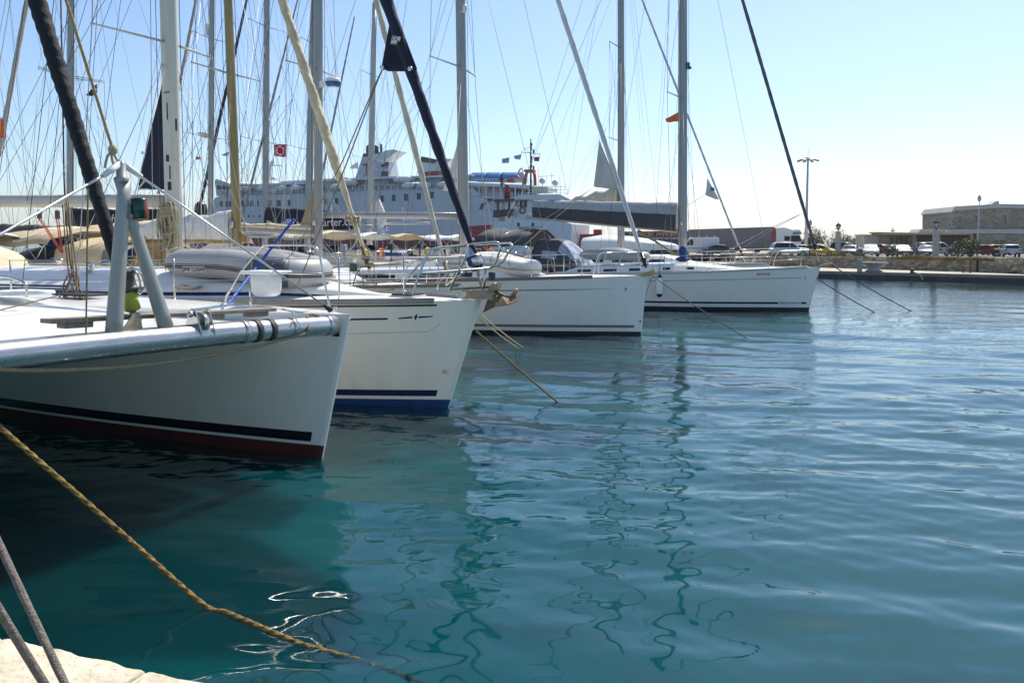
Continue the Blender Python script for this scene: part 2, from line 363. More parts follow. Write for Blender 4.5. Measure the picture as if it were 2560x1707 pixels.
def near_quay():
    # edge traced along the water, each coping stone a little uneven, joints open
    P = [atz(px, py, QZ) for px, py in ((-900, 1420), (0, 1597), (335, 1678), (356, 1684), (490, 1712), (1500, 1960))]
    dirv = (P[-1] - P[0]).normalized(); nrm = V(dirv.y, -dirv.x, 0)          # nrm points back to the photographer
    stones = [(-900, 1420, -2, 1596), (2, 1597, 349, 1681), (353, 1683, 760, 1777), (764, 1778, 1500, 1960)]
    mb = MB(); rnd = random.Random(3)
    for a, b_, c, d in stones:
        A, B = atz(a, b_, QZ), atz(c, d, QZ); n = 40
        dep = .75
        ring = []
        for i in range(n + 1):
            p = A.lerp(B, i / n); w_ = noise.noise(p * 9) * .012 + noise.noise(p * 40) * .004
            q = p + nrm * (-w_ - .04) + nrm * (.03 * max(0, noise.noise(p * 5 + V(3, 1, 0)) - .25))
            if i in (0, n): q += nrm * .02
            ring.append([q + V(0, 0, -.16), q + V(0, 0, -.018), q + nrm * .02 + V(0, 0, noise.noise(p * 12) * .003), p + nrm * dep + V(0, 0, .0), p + nrm * dep + V(0, 0, -.16)])
        mb.loft(ring, True, True, True)
    mb2 = MB(); A, B = P[0], P[-1]
    f0, f1 = A + nrm * .74, B + nrm * .74
    mb2.prism([f0 + V(0, 0, -.006), f1 + V(0, 0, -.006), f1 + nrm * 14 + V(0, 0, -.006), f0 + nrm * 14 + V(0, 0, -.006)], (0, 0, -3))
    g0, g1 = A + nrm * .05 + V(0, 0, -.16), B + nrm * .05 + V(0, 0, -.16)
    mb2.prism([g0, g1, g1 + nrm * .7, g0 + nrm * .7], (0, 0, -3))
    q = mb.build('quay_edge', coping, bevel=.012); q['kind'] = 'structure'
    o = mb2.build('quay', quayside); o['kind'] = 'structure'
    return nrm
QN = near_quay()
# ------------------------------------------------------------------ hills across the bay, with white houses
hillm = mat('dry_hillside', (.115, .105, .09), 1, var=.35, vs=.02, bump=0)
def hill_h(x, y):
    px = PX = 1280 + 1900 * x / y
    ridge = interp([(-900, 8), (-300, 12), (0, 13), (70, 16), (110, 24), (170, 26), (230, 34), (300, 44), (380, 47), (460, 44), (560, 38), (760, 26), (1000, 14), (1250, 3), (1500, -3)], px)
    t = (y - 1250) / 450.0
    prof = max(0, math.sin(min(1, max(0, t)) * math.pi / 2)) if t < 1 else max(0, 1 - (t - 1) * .5)
    return ridge * prof * (1 + .22 * noise.noise(V(x * .012, y * .012, 3))) + 2.5 * noise.noise(V(x * .03, y * .03, 0)) * prof - 1.2
mb = MB(); nx_, ny_ = 120, 26; vs = []
for j in range(ny_):
    for i in range(nx_):
        y = 1230 + j * 50; x = (-1.25 + 1.5 * i / (nx_ - 1)) * y
        vs.append((x, y, hill_h(x, y)))
mb.add(vs, [(j * nx_ + i, j * nx_ + i + 1, (j + 1) * nx_ + i + 1, (j + 1) * nx_ + i) for j in range(ny_ - 1) for i in range(nx_ - 1)])
tag(mb.build('hills', hillm), kind='structure')
housem = mat('whitewash', (.72, .72, .70), .9, var=.05)
hm = MB(); hm.box((0, 0, 2.2), (9, 7, 5.4)); hm.box((1.5, 0, 5.6), (5, 5.5, 2.4)); hm.box((-2, -3.52, 1.6), (1, .1, 2.2), mi=1); hm.box((2, -3.52, 2), (1.2, .1, 1.2), mi=1)
rnd = random.Random(5); h0 = None
for i in range(46):
    px = rnd.uniform(150, 470); y = rnd.uniform(1330, 1640); x = (px - 1280) / 1900 * y
    if h0 is None: o = h0 = hm.build('house', [housem, glassd])
    else: o = h0.copy(); C.objects.link(o)
    o.location = (x, y, hill_h(x, y) - .4); o.rotation_euler = (0, 0, rnd.uniform(-.5, .5)); s = rnd.uniform(.6, 1.15); o.scale = (s, s, s)
    tag(o, 'tiny whitewashed house scattered on the far hillside across the bay', 'house', 'white houses on the far hillside')
# ------------------------------------------------------------------ a sailing yacht; local +X is the bow, +Y port (away from us), z = 0 the waterline
class Yacht(Frame):
    def __init__(s, name, label, o, deg, L=12.0, B=3.8, zb=1.6, zs=1.35, ov=.5, bands=(), hullm=None, ef=.9, ew=1.25, wl=.86, nobands=None, z_foot=None):
        super().__init__(o, deg)
        s.root = empty(name, s.o, s.a, label, 'sailboat', None)
        s.len, s.B, s.zb, s.zs, s.ov, s.ef, s.ew, s.wl = L, B, zb, zs, ov, ef, ew, wl
        s.bands = bands; s.hullm = hullm or white
    def bd(s, a):
        t = max(0, a) / s.len
        f = math.sin(math.pi / 2 * min(t / .5, 1)) ** s.ef if t < .5 else 1 - .20 * ((t - .5) / .5) ** 2
        return max(.015, s.B / 2 * f)
    def bw(s, a):
        t = max(0, a) / s.len
        f = math.sin(math.pi / 2 * min(t / .55, 1)) ** s.ew if t < .55 else 1 - .25 * ((t - .55) / .45) ** 2
        return max(.012, s.B / 2 * s.wl * f)
    def zd(s, a):
        t = a / s.len; return s.zs + (s.zb - s.zs) * (1 - t) ** 1.6
    def hb(s, a, z):
        zt = s.zd(a)
        if z >= 0: return lerp(s.bw(a), s.bd(a), min(1, z / zt) ** .8)
        return s.bw(a) * math.sqrt(max(0.0, 1 - (z / (-.62 * s.kd(a))) ** 2))
    def kd(s, a): return lerp(.22, 1.0, min(1, max(0, a) / 3.5) ** .8)
    def xo(s, a, z):
        t = a / s.len; return s.ov * (z / s.zb) * max(0, 1 - t * 1.4) - a
    def H(s, a, z, side=-1, off=0.0): return V(s.xo(a, z), side * (s.hb(a, z) + off), z)
    def hull(s, mats, nst=44):
        mb = MB(); zz = [-.6, -.4, -.2, 0.0]
        edges = sorted({b[0] for b in s.bands} | {b[1] for b in s.bands}); edges = [e for e in edges if e > 0]
        zz += edges; top0 = zz[-1]; fr = [.12, .25, .4, .55, .7, .85, .95, 1.0]
        rings = []
        sts = [s.len * (i / nst) ** 1.35 for i in range(nst + 1)]
        for a in sts:
            zt = s.zd(a); zl = [z * s.kd(a) if z < 0 else z for z in zz] + [top0 + (zt - top0) * f for f in fr]
            ring = [s.H(a, z, -1) for z in zl][::-1] + [s.H(a, z, 1) for z in zl]
            rings.append(ring)
        nz = len(zz) + len(fr)
        def mis(i, j):
            jj = nz - 2 - j if j < nz else j - nz       # row index between zl[jj], zl[jj+1]
            if j == nz - 1: return 0
            zl = zz + [9] * len(fr)
            z0 = zl[jj]
            for b in s.bands:
                if b[0] - 1e-5 <= z0 < b[1] - 1e-5:
                    a = sts[i]
                    if len(b) > 3 and a < b[3]: return 0
                    return b[2]
            return 0
        mb.loft(rings, False, True, True, mis=mis)
        s.hull_o = mb.build('hull', [s.hullm] + mats, s.root); return s.hull_o
    def deck(s, m, camber=.07, drop=.015, parent=None):
        mb = MB(); rings = []
        for i in range(37):
            a = .02 + (s.len - .03) * (i / 36) ** 1.3; b = s.bd(a) - .012; z = s.zd(a) - drop; x = s.xo(a, s.zd(a))
            rings.append([V(x, k * b, z + camber * (1 - k * k) * min(1, b)) for k in (-1, -.9, -.6, -.2, .2, .6, .9, 1)])
        mb.loft(rings, False, False, False); return mb.build('deck', m, s.root)
    def toerail(s, m, r=.022, h=.05, a0=.1, a1=None):
        for sd_ in (-1, 1):
            mb = MB(); a1 = a1 or s.len; rings = []
            for i in range(31):
                a = a0 + (a1 - a0) * i / 30; p = V(s.xo(a, s.zd(a)), sd_ * (s.bd(a) - .01), s.zd(a))
                rings.append([p + V(0, sd_ * r, -.035), p + V(0, sd_ * r, h), p + V(0, -sd_ * r, h), p + V(0, -sd_ * r, -.035)])
            mb.loft(rings, True); mb.build('toe_rail', m, s.root, bevel=.006)
    def cabprep(s, c0, c1, w, h, side=.5, round_=.9, nose=2.0):
        s.cab = (c0, c1, w, h, side, round_, nose)
    def cabw(s, a):
        c0, c1, w, h, side, rd, nose = s.cab
        k = min(1, max(0.0, (a - c0) / nose)); k = math.sin(k * math.pi / 2) ** .6
        return max(.04, min(w, s.bd(a) - side) * (.25 + .75 * k) if k > 0 else .05)
    def cabh(s, a):
        c0, c1, w, h, side, rd, nose = s.cab
        k = min(1, max(0, (a - c0) / nose)); k = k * k * (3 - 2 * k)
        return max(.02, h * (.18 + .82 * k))
    def cabpt(s, a, q, sd_=-1, off=0):
        """q 0..1 from deck up the side to the roof edge"""
        wd, hh = s.cabw(a), s.cabh(a); z0 = s.zd(a) - .03
        return V(-a, sd_ * (wd * interp([(0, 1), (.3, .97), (.6, .93), (.86, .87), (.96, .78)], .86 * q) + off), z0 + hh * (.86 * q))
    def cabin(s, m, n=26):
        c0, c1 = s.cab[:2]; rings = []
        for i in range(n + 1):
            a = c0 + (c1 - c0) * (i / n) ** 1.4; wd, hh = s.cabw(a), s.cabh(a); z0 = s.zd(a) - .03
            h = [(1, 0), (.97, .3), (.93, .6), (.87, .86), (.78, .96), (.5, 1.04), (0, 1.09)]
            ring = [V(-a, -wd * p, z0 + hh * q) for p, q in h] + [V(-a, wd * p, z0 + hh * q) for p, q in h[-2::-1]]
            rings.append(ring)
        mb = MB(); mb.loft(rings, False, True, True); s.cab_o = mb.build('cabin', m, s.root); return s.cab_o
    def window(s, a0, a1, q0, q1, m=None, name='window', n=8, sides=(-1, 1), taper=0, parent=None):
        for sd_ in sides:
            mb = MB(); rings = []
            for i in range(n + 1):
                a = lerp(a0, a1, i / n); e = .006
                k = 1 if taper == 0 else min(1, (i / n) / taper + .08)
                qm = (q0 + q1) / 2; qa, qb = qm + (q0 - qm) * k, qm + (q1 - qm) * k
                A, B_ = s.cabpt(a, qa, sd_, e), s.cabpt(a, qb, sd_, e); A2, B2 = s.cabpt(a, qa, sd_, -.02), s.cabpt(a, qb, sd_, -.02)
                rings.append([A, B_, B2, A2])
            mb.loft(rings, True, sm=False); mb.build(name, m or glassd, parent or s.root)
    def strip(s, a0, a1, z0, z1, m, name='stripe', n=14, side=-1, f=None, parent=None, off=.004):
        """a painted band or letter field lying 4 mm proud of the topsides; z may be functions of a"""
        mb = MB(); rings = []
        for i in range(n + 1):
            a = lerp(a0, a1, i / n); za = z0(a) if callable(z0) else z0; zb_ = z1(a) if callable(z1) else z1
            A, B_ = s.H(a, za, side, off), s.H(a, zb_, side, off); A2, B2 = s.H(a, za, side, -.01), s.H(a, zb_, side, -.01)
            rings.append([A, B_, B2, A2])
        mb.loft(rings, True, sm=False); return mb.build(name, m, parent or s.root)
    def HP(s, px, py):
        """photo pixel -> (a, z) on the near topsides"""
        v = -1.0
        for _ in range(14):
            p = s.L(px, py, v); a = s.ov * (p.z / s.zb) * .8 - p.x
            for _ in range(4): a = a + (s.xo(a, p.z) - p.x)
            v = -s.hb(max(a, 0), p.z)
        return a, p.z
    def tubes(s, name, paths, r, m, n=8, parent=None):
        mb = MB()
        for p in paths: mb.tube(p, r, n)
        return mb.build(name, m, parent or s.root)
    def rail(s, a, z=0, inset=.08, side=-1):
        return V(s.xo(a, s.zd(a)), side * max(.02, s.bd(a) - inset), s.zd(a) + z)
    def pulpit(s, m=None, a0=1.5, h=.62, r=.016, open_bow=False, fwd=.12, lower=True):
        m = m or steel; ps = []
        for side in (-1, 1):
            top = [s.rail(a0, .02, side=side), s.rail(a0 - .06, h * .55, side=side), s.rail(a0 - .3, h, side=side), s.rail(a0 * .5, h + .03, side=side)]
            tip = V(s.xo(0, s.zb) + fwd, side * (.16 if open_bow else .12), s.zb + h + .05)
            top.append(tip)
            if open_bow: top += [tip + V(.06, 0, -.25), V(s.xo(0, s.zb) - .12, side * .1, s.zb + .02)]
            else: top.append(tip + V(.06, -side * .12, 0))
            ps.append(spline(top, 5))
            if lower:
                ps.append(spline([s.rail(a0 - .12, h * .5, side=side), s.rail(a0 * .5, h * .5, side=side), V(s.xo(0, s.zb) + fwd * .4, side * .12, s.zb + h * .52)], 5))
            ps.append([s.rail(a0 * .45, 0, side=side), s.rail(a0 * .38, h * .5, side=side), s.rail(a0 * .45, h + .03, side=side)])
        return s.tubes('pulpit', ps, r, m)
    def stanchions(s, aa, h=.6, m=None, r=.013, rw=.006, a0=1.2):
        m = m or steel
        for a in aa:
            for side in (-1, 1):
                mb = MB(); p = s.rail(a, 0, side=side); mb.tube([p, p + V(0, 0, h)], r, 8); mb.lathe([(.03, -.01), (.03, .02), (.016, .06)], p, 8)
                mb.build('stanchion', m, s.root)
        al = [a0] + list(aa)
        for side in (-1, 1):
            for hh in (h - .015, h * .5):
                mb = MB()
                mb.tube([s.rail(a, hh - (.0 if 0 < i < len(al) - 1 else 0), side=side) for i, a in enumerate(al)], rw, 5)
                mb.build('lifeline', wire, s.root)
    def mast(s, a, top, m=None, sec=(.125, .085), foot=None, rake=.012, name='mast'):
        z0 = foot if foot is not None else s.zd(a) + .05
        s.ma, s.mz, s.mtop, s.rk = a, z0, top, rake; s.msec = sec
        mb = MB(); rings = []
        for z in (z0, z0 + 1, top * .5, top * .85, top):
            k = 1 if z < top * .7 else (.85 if z < top * .9 else .6)
            rings.append([s.mp(z) + V(math.cos(t) * sec[0] * k, math.sin(t) * sec[1] * k, 0) for t in [2 * math.pi * j / 20 for j in range(20)]])
        mb.loft(rings, True); s.mast_o = mb.build(name, m or alu, s.root)
        g = MB(); g.bar(s.mp(z0 + .4) + V(-sec[0] - .004, 0, 0), s.mp(top * .95) + V(-sec[0] * .8 - .004, 0, 0), .02, .03)
        g.build('sail_track', plasticb, s.mast_o)
        w_ = MB(); w_.lathe([(.05, 0), (.055, .05), (.04, .09), (.05, .14), (.03, .16)], s.mp(z0 + 1.15) + V(-.02, -sec[1] - .05, 0), 10); w_.build('winch', steel, s.mast_o)
        return s.mast_o
    def mp(s, z): return V(-s.ma - (z - s.mz) * s.rk, 0, z)
    def spreaders(s, zs, ln, sweep=.25, m=None, r=.022, lift=.05):
        s.spr = []
        for z, l in zip(zs, ln):
            for side in (-1, 1):
                p = s.mp(z); q = p + V(-sweep, side * l, lift); mb = MB(); mb.tube([p + V(0, side * s.msec[1] * .8, 0), q], [r * 1.3, r * .8], 8, ell=(1.6, .7)); mb.sphere(q, r * 1.3, 4)
                mb.build('spreader', m or aluw, s.mast_o)
            s.spr.append((z, l, sweep, lift))
    def shrouds(s, r=.007, chain=None, back=True, lowers=True, m=None, halyards=True):
        m = m or wire; ca = s.ma + .15
        for side in (-1, 1):
            ch = s.rail(ca, 0, .12, side) if chain is None else V(-ca, side * chain, s.zd(ca))
            tips = [s.mp(z) + V(-sw, side * l, lf) for z, l, sw, lf in s.spr]
            s.tubes('shroud', [[ch] + tips + [s.mp(s.mtop * .98)]], r, m, 5)
            if lowers and s.spr:
                z = s.spr[0][0] - .1
                s.tubes('shroud', [[s.rail(ca - .5, 0, .2, side), s.mp(z)]], r * .85, m, 5)
                s.tubes('shroud', [[s.rail(ca + .5, 0, .2, side), s.mp(z)]], r * .85, m, 5)
                if len(s.spr) > 1: s.tubes('shroud', [[tips[0], s.mp(s.spr[1][0] - .1)]], r * .8, m, 5)
        if back:
            e = s.len - .15; y = s.bd(e) * .75; j = V(-e + 1.2, 0, s.zd(e) + 3.2)
            s.tubes('backstay', [[s.mp(s.mtop * .99), j], [j, V(-e, y, s.zd(e))], [j, V(-e, -y, s.zd(e))]], r, m, 5)
        if halyards:
            s.tubes('halyard', [[s.mp(s.mtop * .97) + V(s.msec[0] + .03, .03, 0), s.mp(s.mz + .6) + V(s.msec[0] + .05, .05, 0)], [s.mp(s.mtop * .97) + V(-.05, -s.msec[1] - .03, 0), V(-s.ma - .05, -s.msec[1] - .12, s.mz + .3)],
                                 [s.mp(s.mtop * .97) + V(-s.msec[0] - .1, -.02, 0), V(-s.ma - 2.9, -.3, s.mz + 1.0)]], .006, ropedark, 5)
    def rigging(s, n=5, seed=1, m=None, r=.006, lazy=True):
        """loose running rigging: halyards, topping lifts, lazy jacks, flag lines"""
        rg = random.Random(seed); cols = [wire, ropedark, MATS['cream_rope'], wire]
        for i in range(n):
            z = s.mtop * rg.choice((.98, .97, .72, .6)); side = rg.choice((-1, 1)); a = s.ma + rg.uniform(-3.4, 3.0)
            s.tubes('halyard', [[s.mp(z) + V(0, side * s.msec[1], 0), s.rail(max(.4, a), .1, .25, side)]], r * rg.uniform(.7, 1.1), m or cols[i % 4], 5)
        if lazy and hasattr(s, 'bp'):
            t = s.mp(s.mz + (s.mtop - s.mz) * .52)
            for side in (-1, 1):
                k = t.lerp(s.bp.lerp(s.bq, .5), .45) + V(0, side * .25, 0)
                s.tubes('lazy_jack', [[t + V(0, side * .15, 0), k], [k, s.bp.lerp(s.bq, .35) + V(0, side * .1, 0)], [k, s.bp.lerp(s.bq, .65) + V(0, side * .1, 0)], [k, s.bp.lerp(s.bq, .92) + V(0, side * .1, 0)]], r * .8, ropedark, 5)
    def stern_kit(s, seed=1):
        """outboard, buoy, bags and davit gear hung on the stern rail"""
        rg = random.Random(seed); e = s.len - .25; b = s.bd(e); z = s.zd(e)
        s.tubes('stern_rail', [spline([V(-e + 1.6, -b + .1, z), V(-e + 1.6, -b + .1, z + .62), V(-e, -b + .25, z + .66), V(-e - .1, 0, z + .66), V(-e, b - .25, z + .66), V(-e + 1.6, b - .1, z + .62), V(-e + 1.6, b - .1, z)], 4), [V(-e, -b + .25, z), V(-e, -b + .25, z + .66)], [V(-e, b - .25, z), V(-e, b - .25, z + .66)]], .014, steel, 6)
        q = MB(); o = V(-e - .05, rg.uniform(-.8, .8), z + .75); q.box(o + V(0, 0, .12), (.30, .24, .30), taper=.8); q.box(o + V(-.02, 0, -.3), (.10, .08, .6)); q.box(o + V(-.04, 0, -.6), (.16, .07, .12)); q.build('outboard_motor', rg.choice((plasticb, hypalond, lgreycloth)), s.root, bevel=.03)
        c = V(-e - .08, rg.choice((-1, 1)) * b * .55, z + .5); q = MB(); q.tube([c + V(0, .24 * math.sin(t), .26 * math.cos(t)) for t in [-2.5 + 5 * j / 14 for j in range(15)]], .065, 8); q.build('horseshoe_buoy', rg.choice((orange, plasticw, mat('buoy_yellow', (.6, .42, .03), .6))), s.root)
        q = MB(); c = V(-e + .8, -b + .05, z + .45); q.tube([c + V(-.5, 0, 0), c + V(.5, 0, .02)], .11, 8); q.build('rolled_cover', rg.choice((bluecloth, cream, navycloth)), s.root)
        q = MB(); c = V(-e + 1.5, .1, z + .55); q.tube([c + V(0, .34 * math.cos(t), .34 * math.sin(t)) for t in [2 * math.pi * j / 16 for j in range(16)]], .018, 6, closed=True); q.box(c + V(.15, 0, -.2), (.3, .34, .75)); q.build('steering_wheel', steel, s.root)
    def furl(s, bottom, top, r, m, r_top=None, drum=True, spiral=(.10, 1.6, 2), name='furled_genoa', n=70, drumm=None, knee=None, stay=True):
        bottom, top = Vector(bottom), Vector(top); pts = seg(bottom, top, n); rr = []
        for i in range(n + 1):
            t = i / n; k = interp([(0, .55), (.04, .8), (.18, 1.0), (.6, .9), (1, .5)], t) if knee is None else knee(t)
            rr.append(r * k * (1 + .05 * math.sin(i * 1.7)))
        mb = MB(); mb.tube(pts, rr, 14, spiral=spiral); o = mb.build(name, m, s.root)
        d = (top - bottom).normalized()
        if drum:
            rot = d.to_track_quat('Z', 'X').to_matrix(); dm = drumm or plasticb
            q = MB(); q.lathe([(.03, -.42), (.03, -.36), (.10, -.35), (.10, -.33), (.055, -.31), (.055, -.21), (.10, -.19), (.10, -.17), (.045, -.15), (.04, .05)], bottom, 14, rot=rot); q.build('furler_drum', dm, s.root)
            s.tubes('forestay', [[bottom - d * .75, bottom]], .012, steel, 6)
        return o
    def boom(s, z, ln, m=None, r=.075, drop=0.0, swing=0.0):
        p = s.mp(z) + V(-s.msec[0], 0, 0); q = p + V(-ln, swing, -drop); s.bp, s.bq = p, q; mb = MB(); mb.tube(seg(p, q, 4), r, 12, ell=(.8, 1.15)); s.boom_o = mb.build('boom', m or alu, s.root)
        s.tubes('topping_lift', [[q, s.mp(s.mtop * .98)]], .005, wire, 5); return s.boom_o
    def sailcover(s, m, h0=.55, h1=.25, wd=.16, m2=None, base=.07, wav=.02, split=.45, name='sail_cover', a0=0.0, a1=1.0, lean=0):
        mb = MB(); rings = []; n = 26
        for i in range(n + 1):
            t = lerp(a0, a1, i / n); p = s.bp.lerp(s.bq, t); h = lerp(h0, h1, t) + wav * math.sin(t * 23) + .012 * math.sin(t * 61); w_ = wd * (1 - .35 * t)
            zb_ = p + V(0, 0, base)
            prof = [(-.55, -.12), (-.9, .05), (-1, .2), (-1.0, split), (-.75, .75), (-.25, .97), (0, 1), (.25, .97), (.75, .75), (1, split), (1, .2), (.9, .05), (.55, -.12)]
            rings.append([zb_ + V(.0, w_ * a, h * b_) for a, b_ in prof])
        mb.loft(rings, True, mis=lambda i, j: (1 if (j in (0, 1, 2, 9, 10, 11) and m2) else 0)); return mb.build(name, [m, m2] if m2 else m, s.root)
    def canopy(s, a0, a1, w, z, m, arch=.22, droop=.10, sagx=.05, name='bimini', frame=True, fh=1.1, lift0=0.0, lift1=0.0):
        """cloth roof on bent tubes over the cockpit"""
        mb = MB(); rings = []; n = 12
        for i in range(n + 1):
            t = i / n; a = lerp(a0, a1, t); zz = z + lerp(lift0, lift1, t) + .05 * math.sin(t * math.pi * 3)
            top = [V(-a, w * k, zz + arch * (1 - k * k) - (droop if abs(k) > .95 else 0) - .015 * math.cos(k * 9 + i)) for k in (-1.0, -.94, -.7, -.35, 0, .35, .7, .94, 1.0)]
            rings.append(top + [p - V(0, 0, .02) for p in top[::-1]])
        mb.loft(rings, True); o = mb.build(name, m, s.root)
        if frame:
            ps = []
            for t in (.08, .5, .92):
                a = lerp(a0, a1, t); am = lerp(a0, a1, .5)
                ps.append([V(-am, -w * .97, z - fh), V(-a, -w * .95, z - .12)] + [V(-a, w * k, z + arch * (1 - k * k) - .03) for k in (-.94, -.5, 0, .5, .94)] + [V(-a, w * .95, z - .12), V(-am, w * .97, z - fh)])
            s.tubes('bimini_frame', ps, .014, steel, 6, o)
        return o
    def sprayhood(s, a0, a1, w, h, m, win=None):
        """dodger: cloth hood over the companionway with clear front panes"""
        zb0 = s.zd((a0 + a1) / 2) + .15; mb = MB(); rings = []; n = 10
        for i in range(n + 1):
            t = i / n; a = lerp(a0, a1, t); k = math.sin(min(1, t * 1.5) * math.pi / 2) ** .8; hh = h * k + .02
            ww = w * (.78 + .22 * t)
            rings.append([V(-a, ww * math.cos(th) * (1 if abs(math.cos(th)) < .98 else 1), zb0 + hh * max(0, math.sin(th)) ** .7) for th in [math.pi * j / 12 for j in range(13)]])
        mb.loft(rings, False, False, False, mis=lambda i, j: (1 if (i < 5 and 1 < j < 10) or (i in (5, 6, 7) and j in (1, 10)) else 0) if win else 0)
        o = mb.build('sprayhood', [m, win] if win else m, s.root)
        sol = o.modifiers.new('thick', 'SOLIDIFY'); sol.thickness = .012
        return o
    def hatch(s, a, size=.5, y=0, m=None, z=None):
        zz = z if z is not None else s.zd(a) + .02
        mb = MB(); mb.box((-a, y, zz), (size, size, .05)); mb.box((-a, y, zz + .035), (size * .86, size * .86, .03), mi=1); mb.build('hatch', [aluw, m or glassd], s.root, bevel=.012)
clearpane = mat('clear_vinyl', (.40, .43, .52), .12, var=.3, vs=4, spec=.9, bump=.4, bs=6)
def rope(name, pts, r, m, label, cat='rope', group=None, strands=3, n=9, lay=7.0, amp=.22):
    """laid rope: the strands are ridges that wind round it"""
    mb = MB()
    fine = []
    P = [Vector(p) for p in pts]
    for i in range(len(P) - 1):
        k = max(1, int((P[i + 1] - P[i]).length / (r * (.75 if r > .0125 else 1.6)))); k = min(k, 80)
        fine += [P[i].lerp(P[i + 1], j / k) for j in range(k)]
    fine.append(P[-1])
    mb.tube(fine, r, n if r <= .0125 else 14, spiral=(amp, lay, strands))
    o = mb.build(name, m); return tag(o, label, cat, group)
# ------------------------------------------------------------------ the catamaran nearest to us: far (port) hull in view, cross beam coming towards us
cat = Yacht('catamaran', 'white catamaran nearest the quay, silver cross beam and metal A-frame over its bows', atz(807, 1143, 0), -28, L=12.0, B=1.5, zb=1.66, zs=1.62, ov=.43,
            bands=[(-1, .14, 1), (.175, .29, 2, .14)], ef=.80, ew=.9, wl=.80, hullm=hull1)
cat.hull([redanti, black])
def hull_top(fr, m, yoff=0.0, name='deck'):
    """rounded, crowned deck of one narrow hull"""
    mb = MB(); rings = []
    for i in range(41):
        a = .0 + 11.9 * (i / 40) ** 1.5; b = cat.bd(a); z = cat.zd(a); x = cat.xo(a, z); r = min(.07, b * .9)
        k = min(1, a / .12); r *= .35 + .65 * k
        ring = []
        for side in (-1, 1):
            pts = []
            for th in (0, 25, 50, 75, 90):
                pts.append(V(x, side * (b + .003 - r + r * math.cos(R(th))), z - .05 + r * math.sin(R(th))))
            pts.append(V(x, side * (b - r) * .5, z - .05 + r + .03 * min(1, b / .5)))
            ring += pts if side < 0 else pts[::-1]
        rings.append(ring)
    mb.loft(rings, False, True, True); return mb.build(name, m, fr)
cdeck = hull_top(cat.root, white)
# starboard hull: same shapes 5.0 m towards us
SB = -5.0
h2 = cat.hull_o.copy(); C.objects.link(h2); h2.location = (0, SB, 0)
d2 = cdeck.copy(); C.objects.link(d2); d2.location = (0, SB, 0)
# beam
bxp = cat.L(850, 806, -.18)
BX, BZ = bxp.x - .17, bxp.z
def beam_p(y): return V(BX, y, BZ - .05 + .13 * (1 - ((y + 5) / 5) ** 2))
mb = MB(); mb.tube([beam_p(lerp(-.10, SB + .1, i / 40)) for i in range(41)], .108, 22)
beam = mb.build('cross_beam', beamm, cat.root)
for y in (-.18, -.72, -1.35):
    q = MB(); q.tube([beam_p(y), beam_p(y - .07)], .113, 22); q.build('beam_sleeve', beamm, beam)
# two black bands round the beam
for y in (-1.02, -1.20):
    q = MB(); q.tube([beam_p(y), beam_p(y - .075)], .112, 22); q.build('dark_band', rubber, beam)
# pad plates for the striker legs, bracket lugs
def bp(px, py, dy=0):
    """photo pixel on the upright plane of the beam -> local point"""
    d = ray(px, py); t = (BX - (CAM - cat.o).dot(cat.f)) / d.dot(cat.f); return cat.loc(CAM + d * t)
for px, y0, y1 in ((478, 690, 790), (512, 688, 784)):
    c = bp(px, 745)
    y = c.y; b0 = beam_p(y); q = MB()
    q.prism([b0 + V(-.12, 0, -.02), b0 + V(.10, 0, -.03), b0 + V(.115, 0, .05), b0 + V(.045, 0, .235), b0 + V(-.01, 0, .25), b0 + V(-.10, 0, .08)], (0, .014, 0)); q.build('bow_fitting', steel, beam, bevel=.004)
ya, yb = bp(478, 745).y, bp(512, 745).y
q = MB(); q.tube([beam_p(ya + .05) + V(.02, 0, .2), beam_p(yb - .05) + V(.02, 0, .2)], .013, 8); q.sphere(beam_p(ya) + V(.02, -.03, .2), .03, 5); q.tube([beam_p((ya + yb) / 2 + .03) + V(.03, 0, .12), beam_p((ya + yb) / 2 - .03) + V(.03, 0, .12)], .09, 16); q.build('bow_roller', steel, beam)
# teak gangway plank lashed on top of the beam
q = MB(); p0, p1 = bp(145, 822), bp(700, 783); p0 += V(-.15, 0, .05); p1 += V(-.12, 0, .035)
q.bar(p0, p1, .16, .035)
for t in (.05, .62, .86): q.bar(p0.lerp(p1, t) - V(0, 0, .04), p0.lerp(p1, t + .10) - V(0, 0, .04), .12, .045)
q.build('plank', teak, cat.root, bevel=.006)
# A-frame (striker): two flat-oval legs meeting at a head, wires down to the hulls
def leg(p, q, w0, w1):
    mb = MB(); p, q = Vector(p), Vector(q); d = (q - p).normalized(); p = p - d * .07; xs = V(0, 1, 0).cross(d).cross(d).normalized() * -1; ys = d.cross(xs)
    rings = []
    for i in range(9):
        t = i / 8; c = p.lerp(q, t); w_ = lerp(w0, w1, t)
        rings.append([c + xs * (math.cos(a) * w_ * 1) + ys * (math.sin(a) * w_ * .62) for a in [2 * math.pi * j / 20 for j in range(20)]])
    mb.loft(rings, True); return mb.build('striker_leg', striker, cat.root)
hd = bp(303, 418)
L1b, L2b = bp(285, 826), bp(413, 812)
leg(L1b, hd + V(0, .03, -.10), .074, .054); leg(L2b, hd + V(0, -.03, -.08), .072, .042)
q = MB(); q.lathe([(.048, -.12), (.054, -.115), (.054, -.085), (.040, -.075), (.036, .03), (.02, .05)], hd, 16); q.build('striker_head', striker, cat.root)
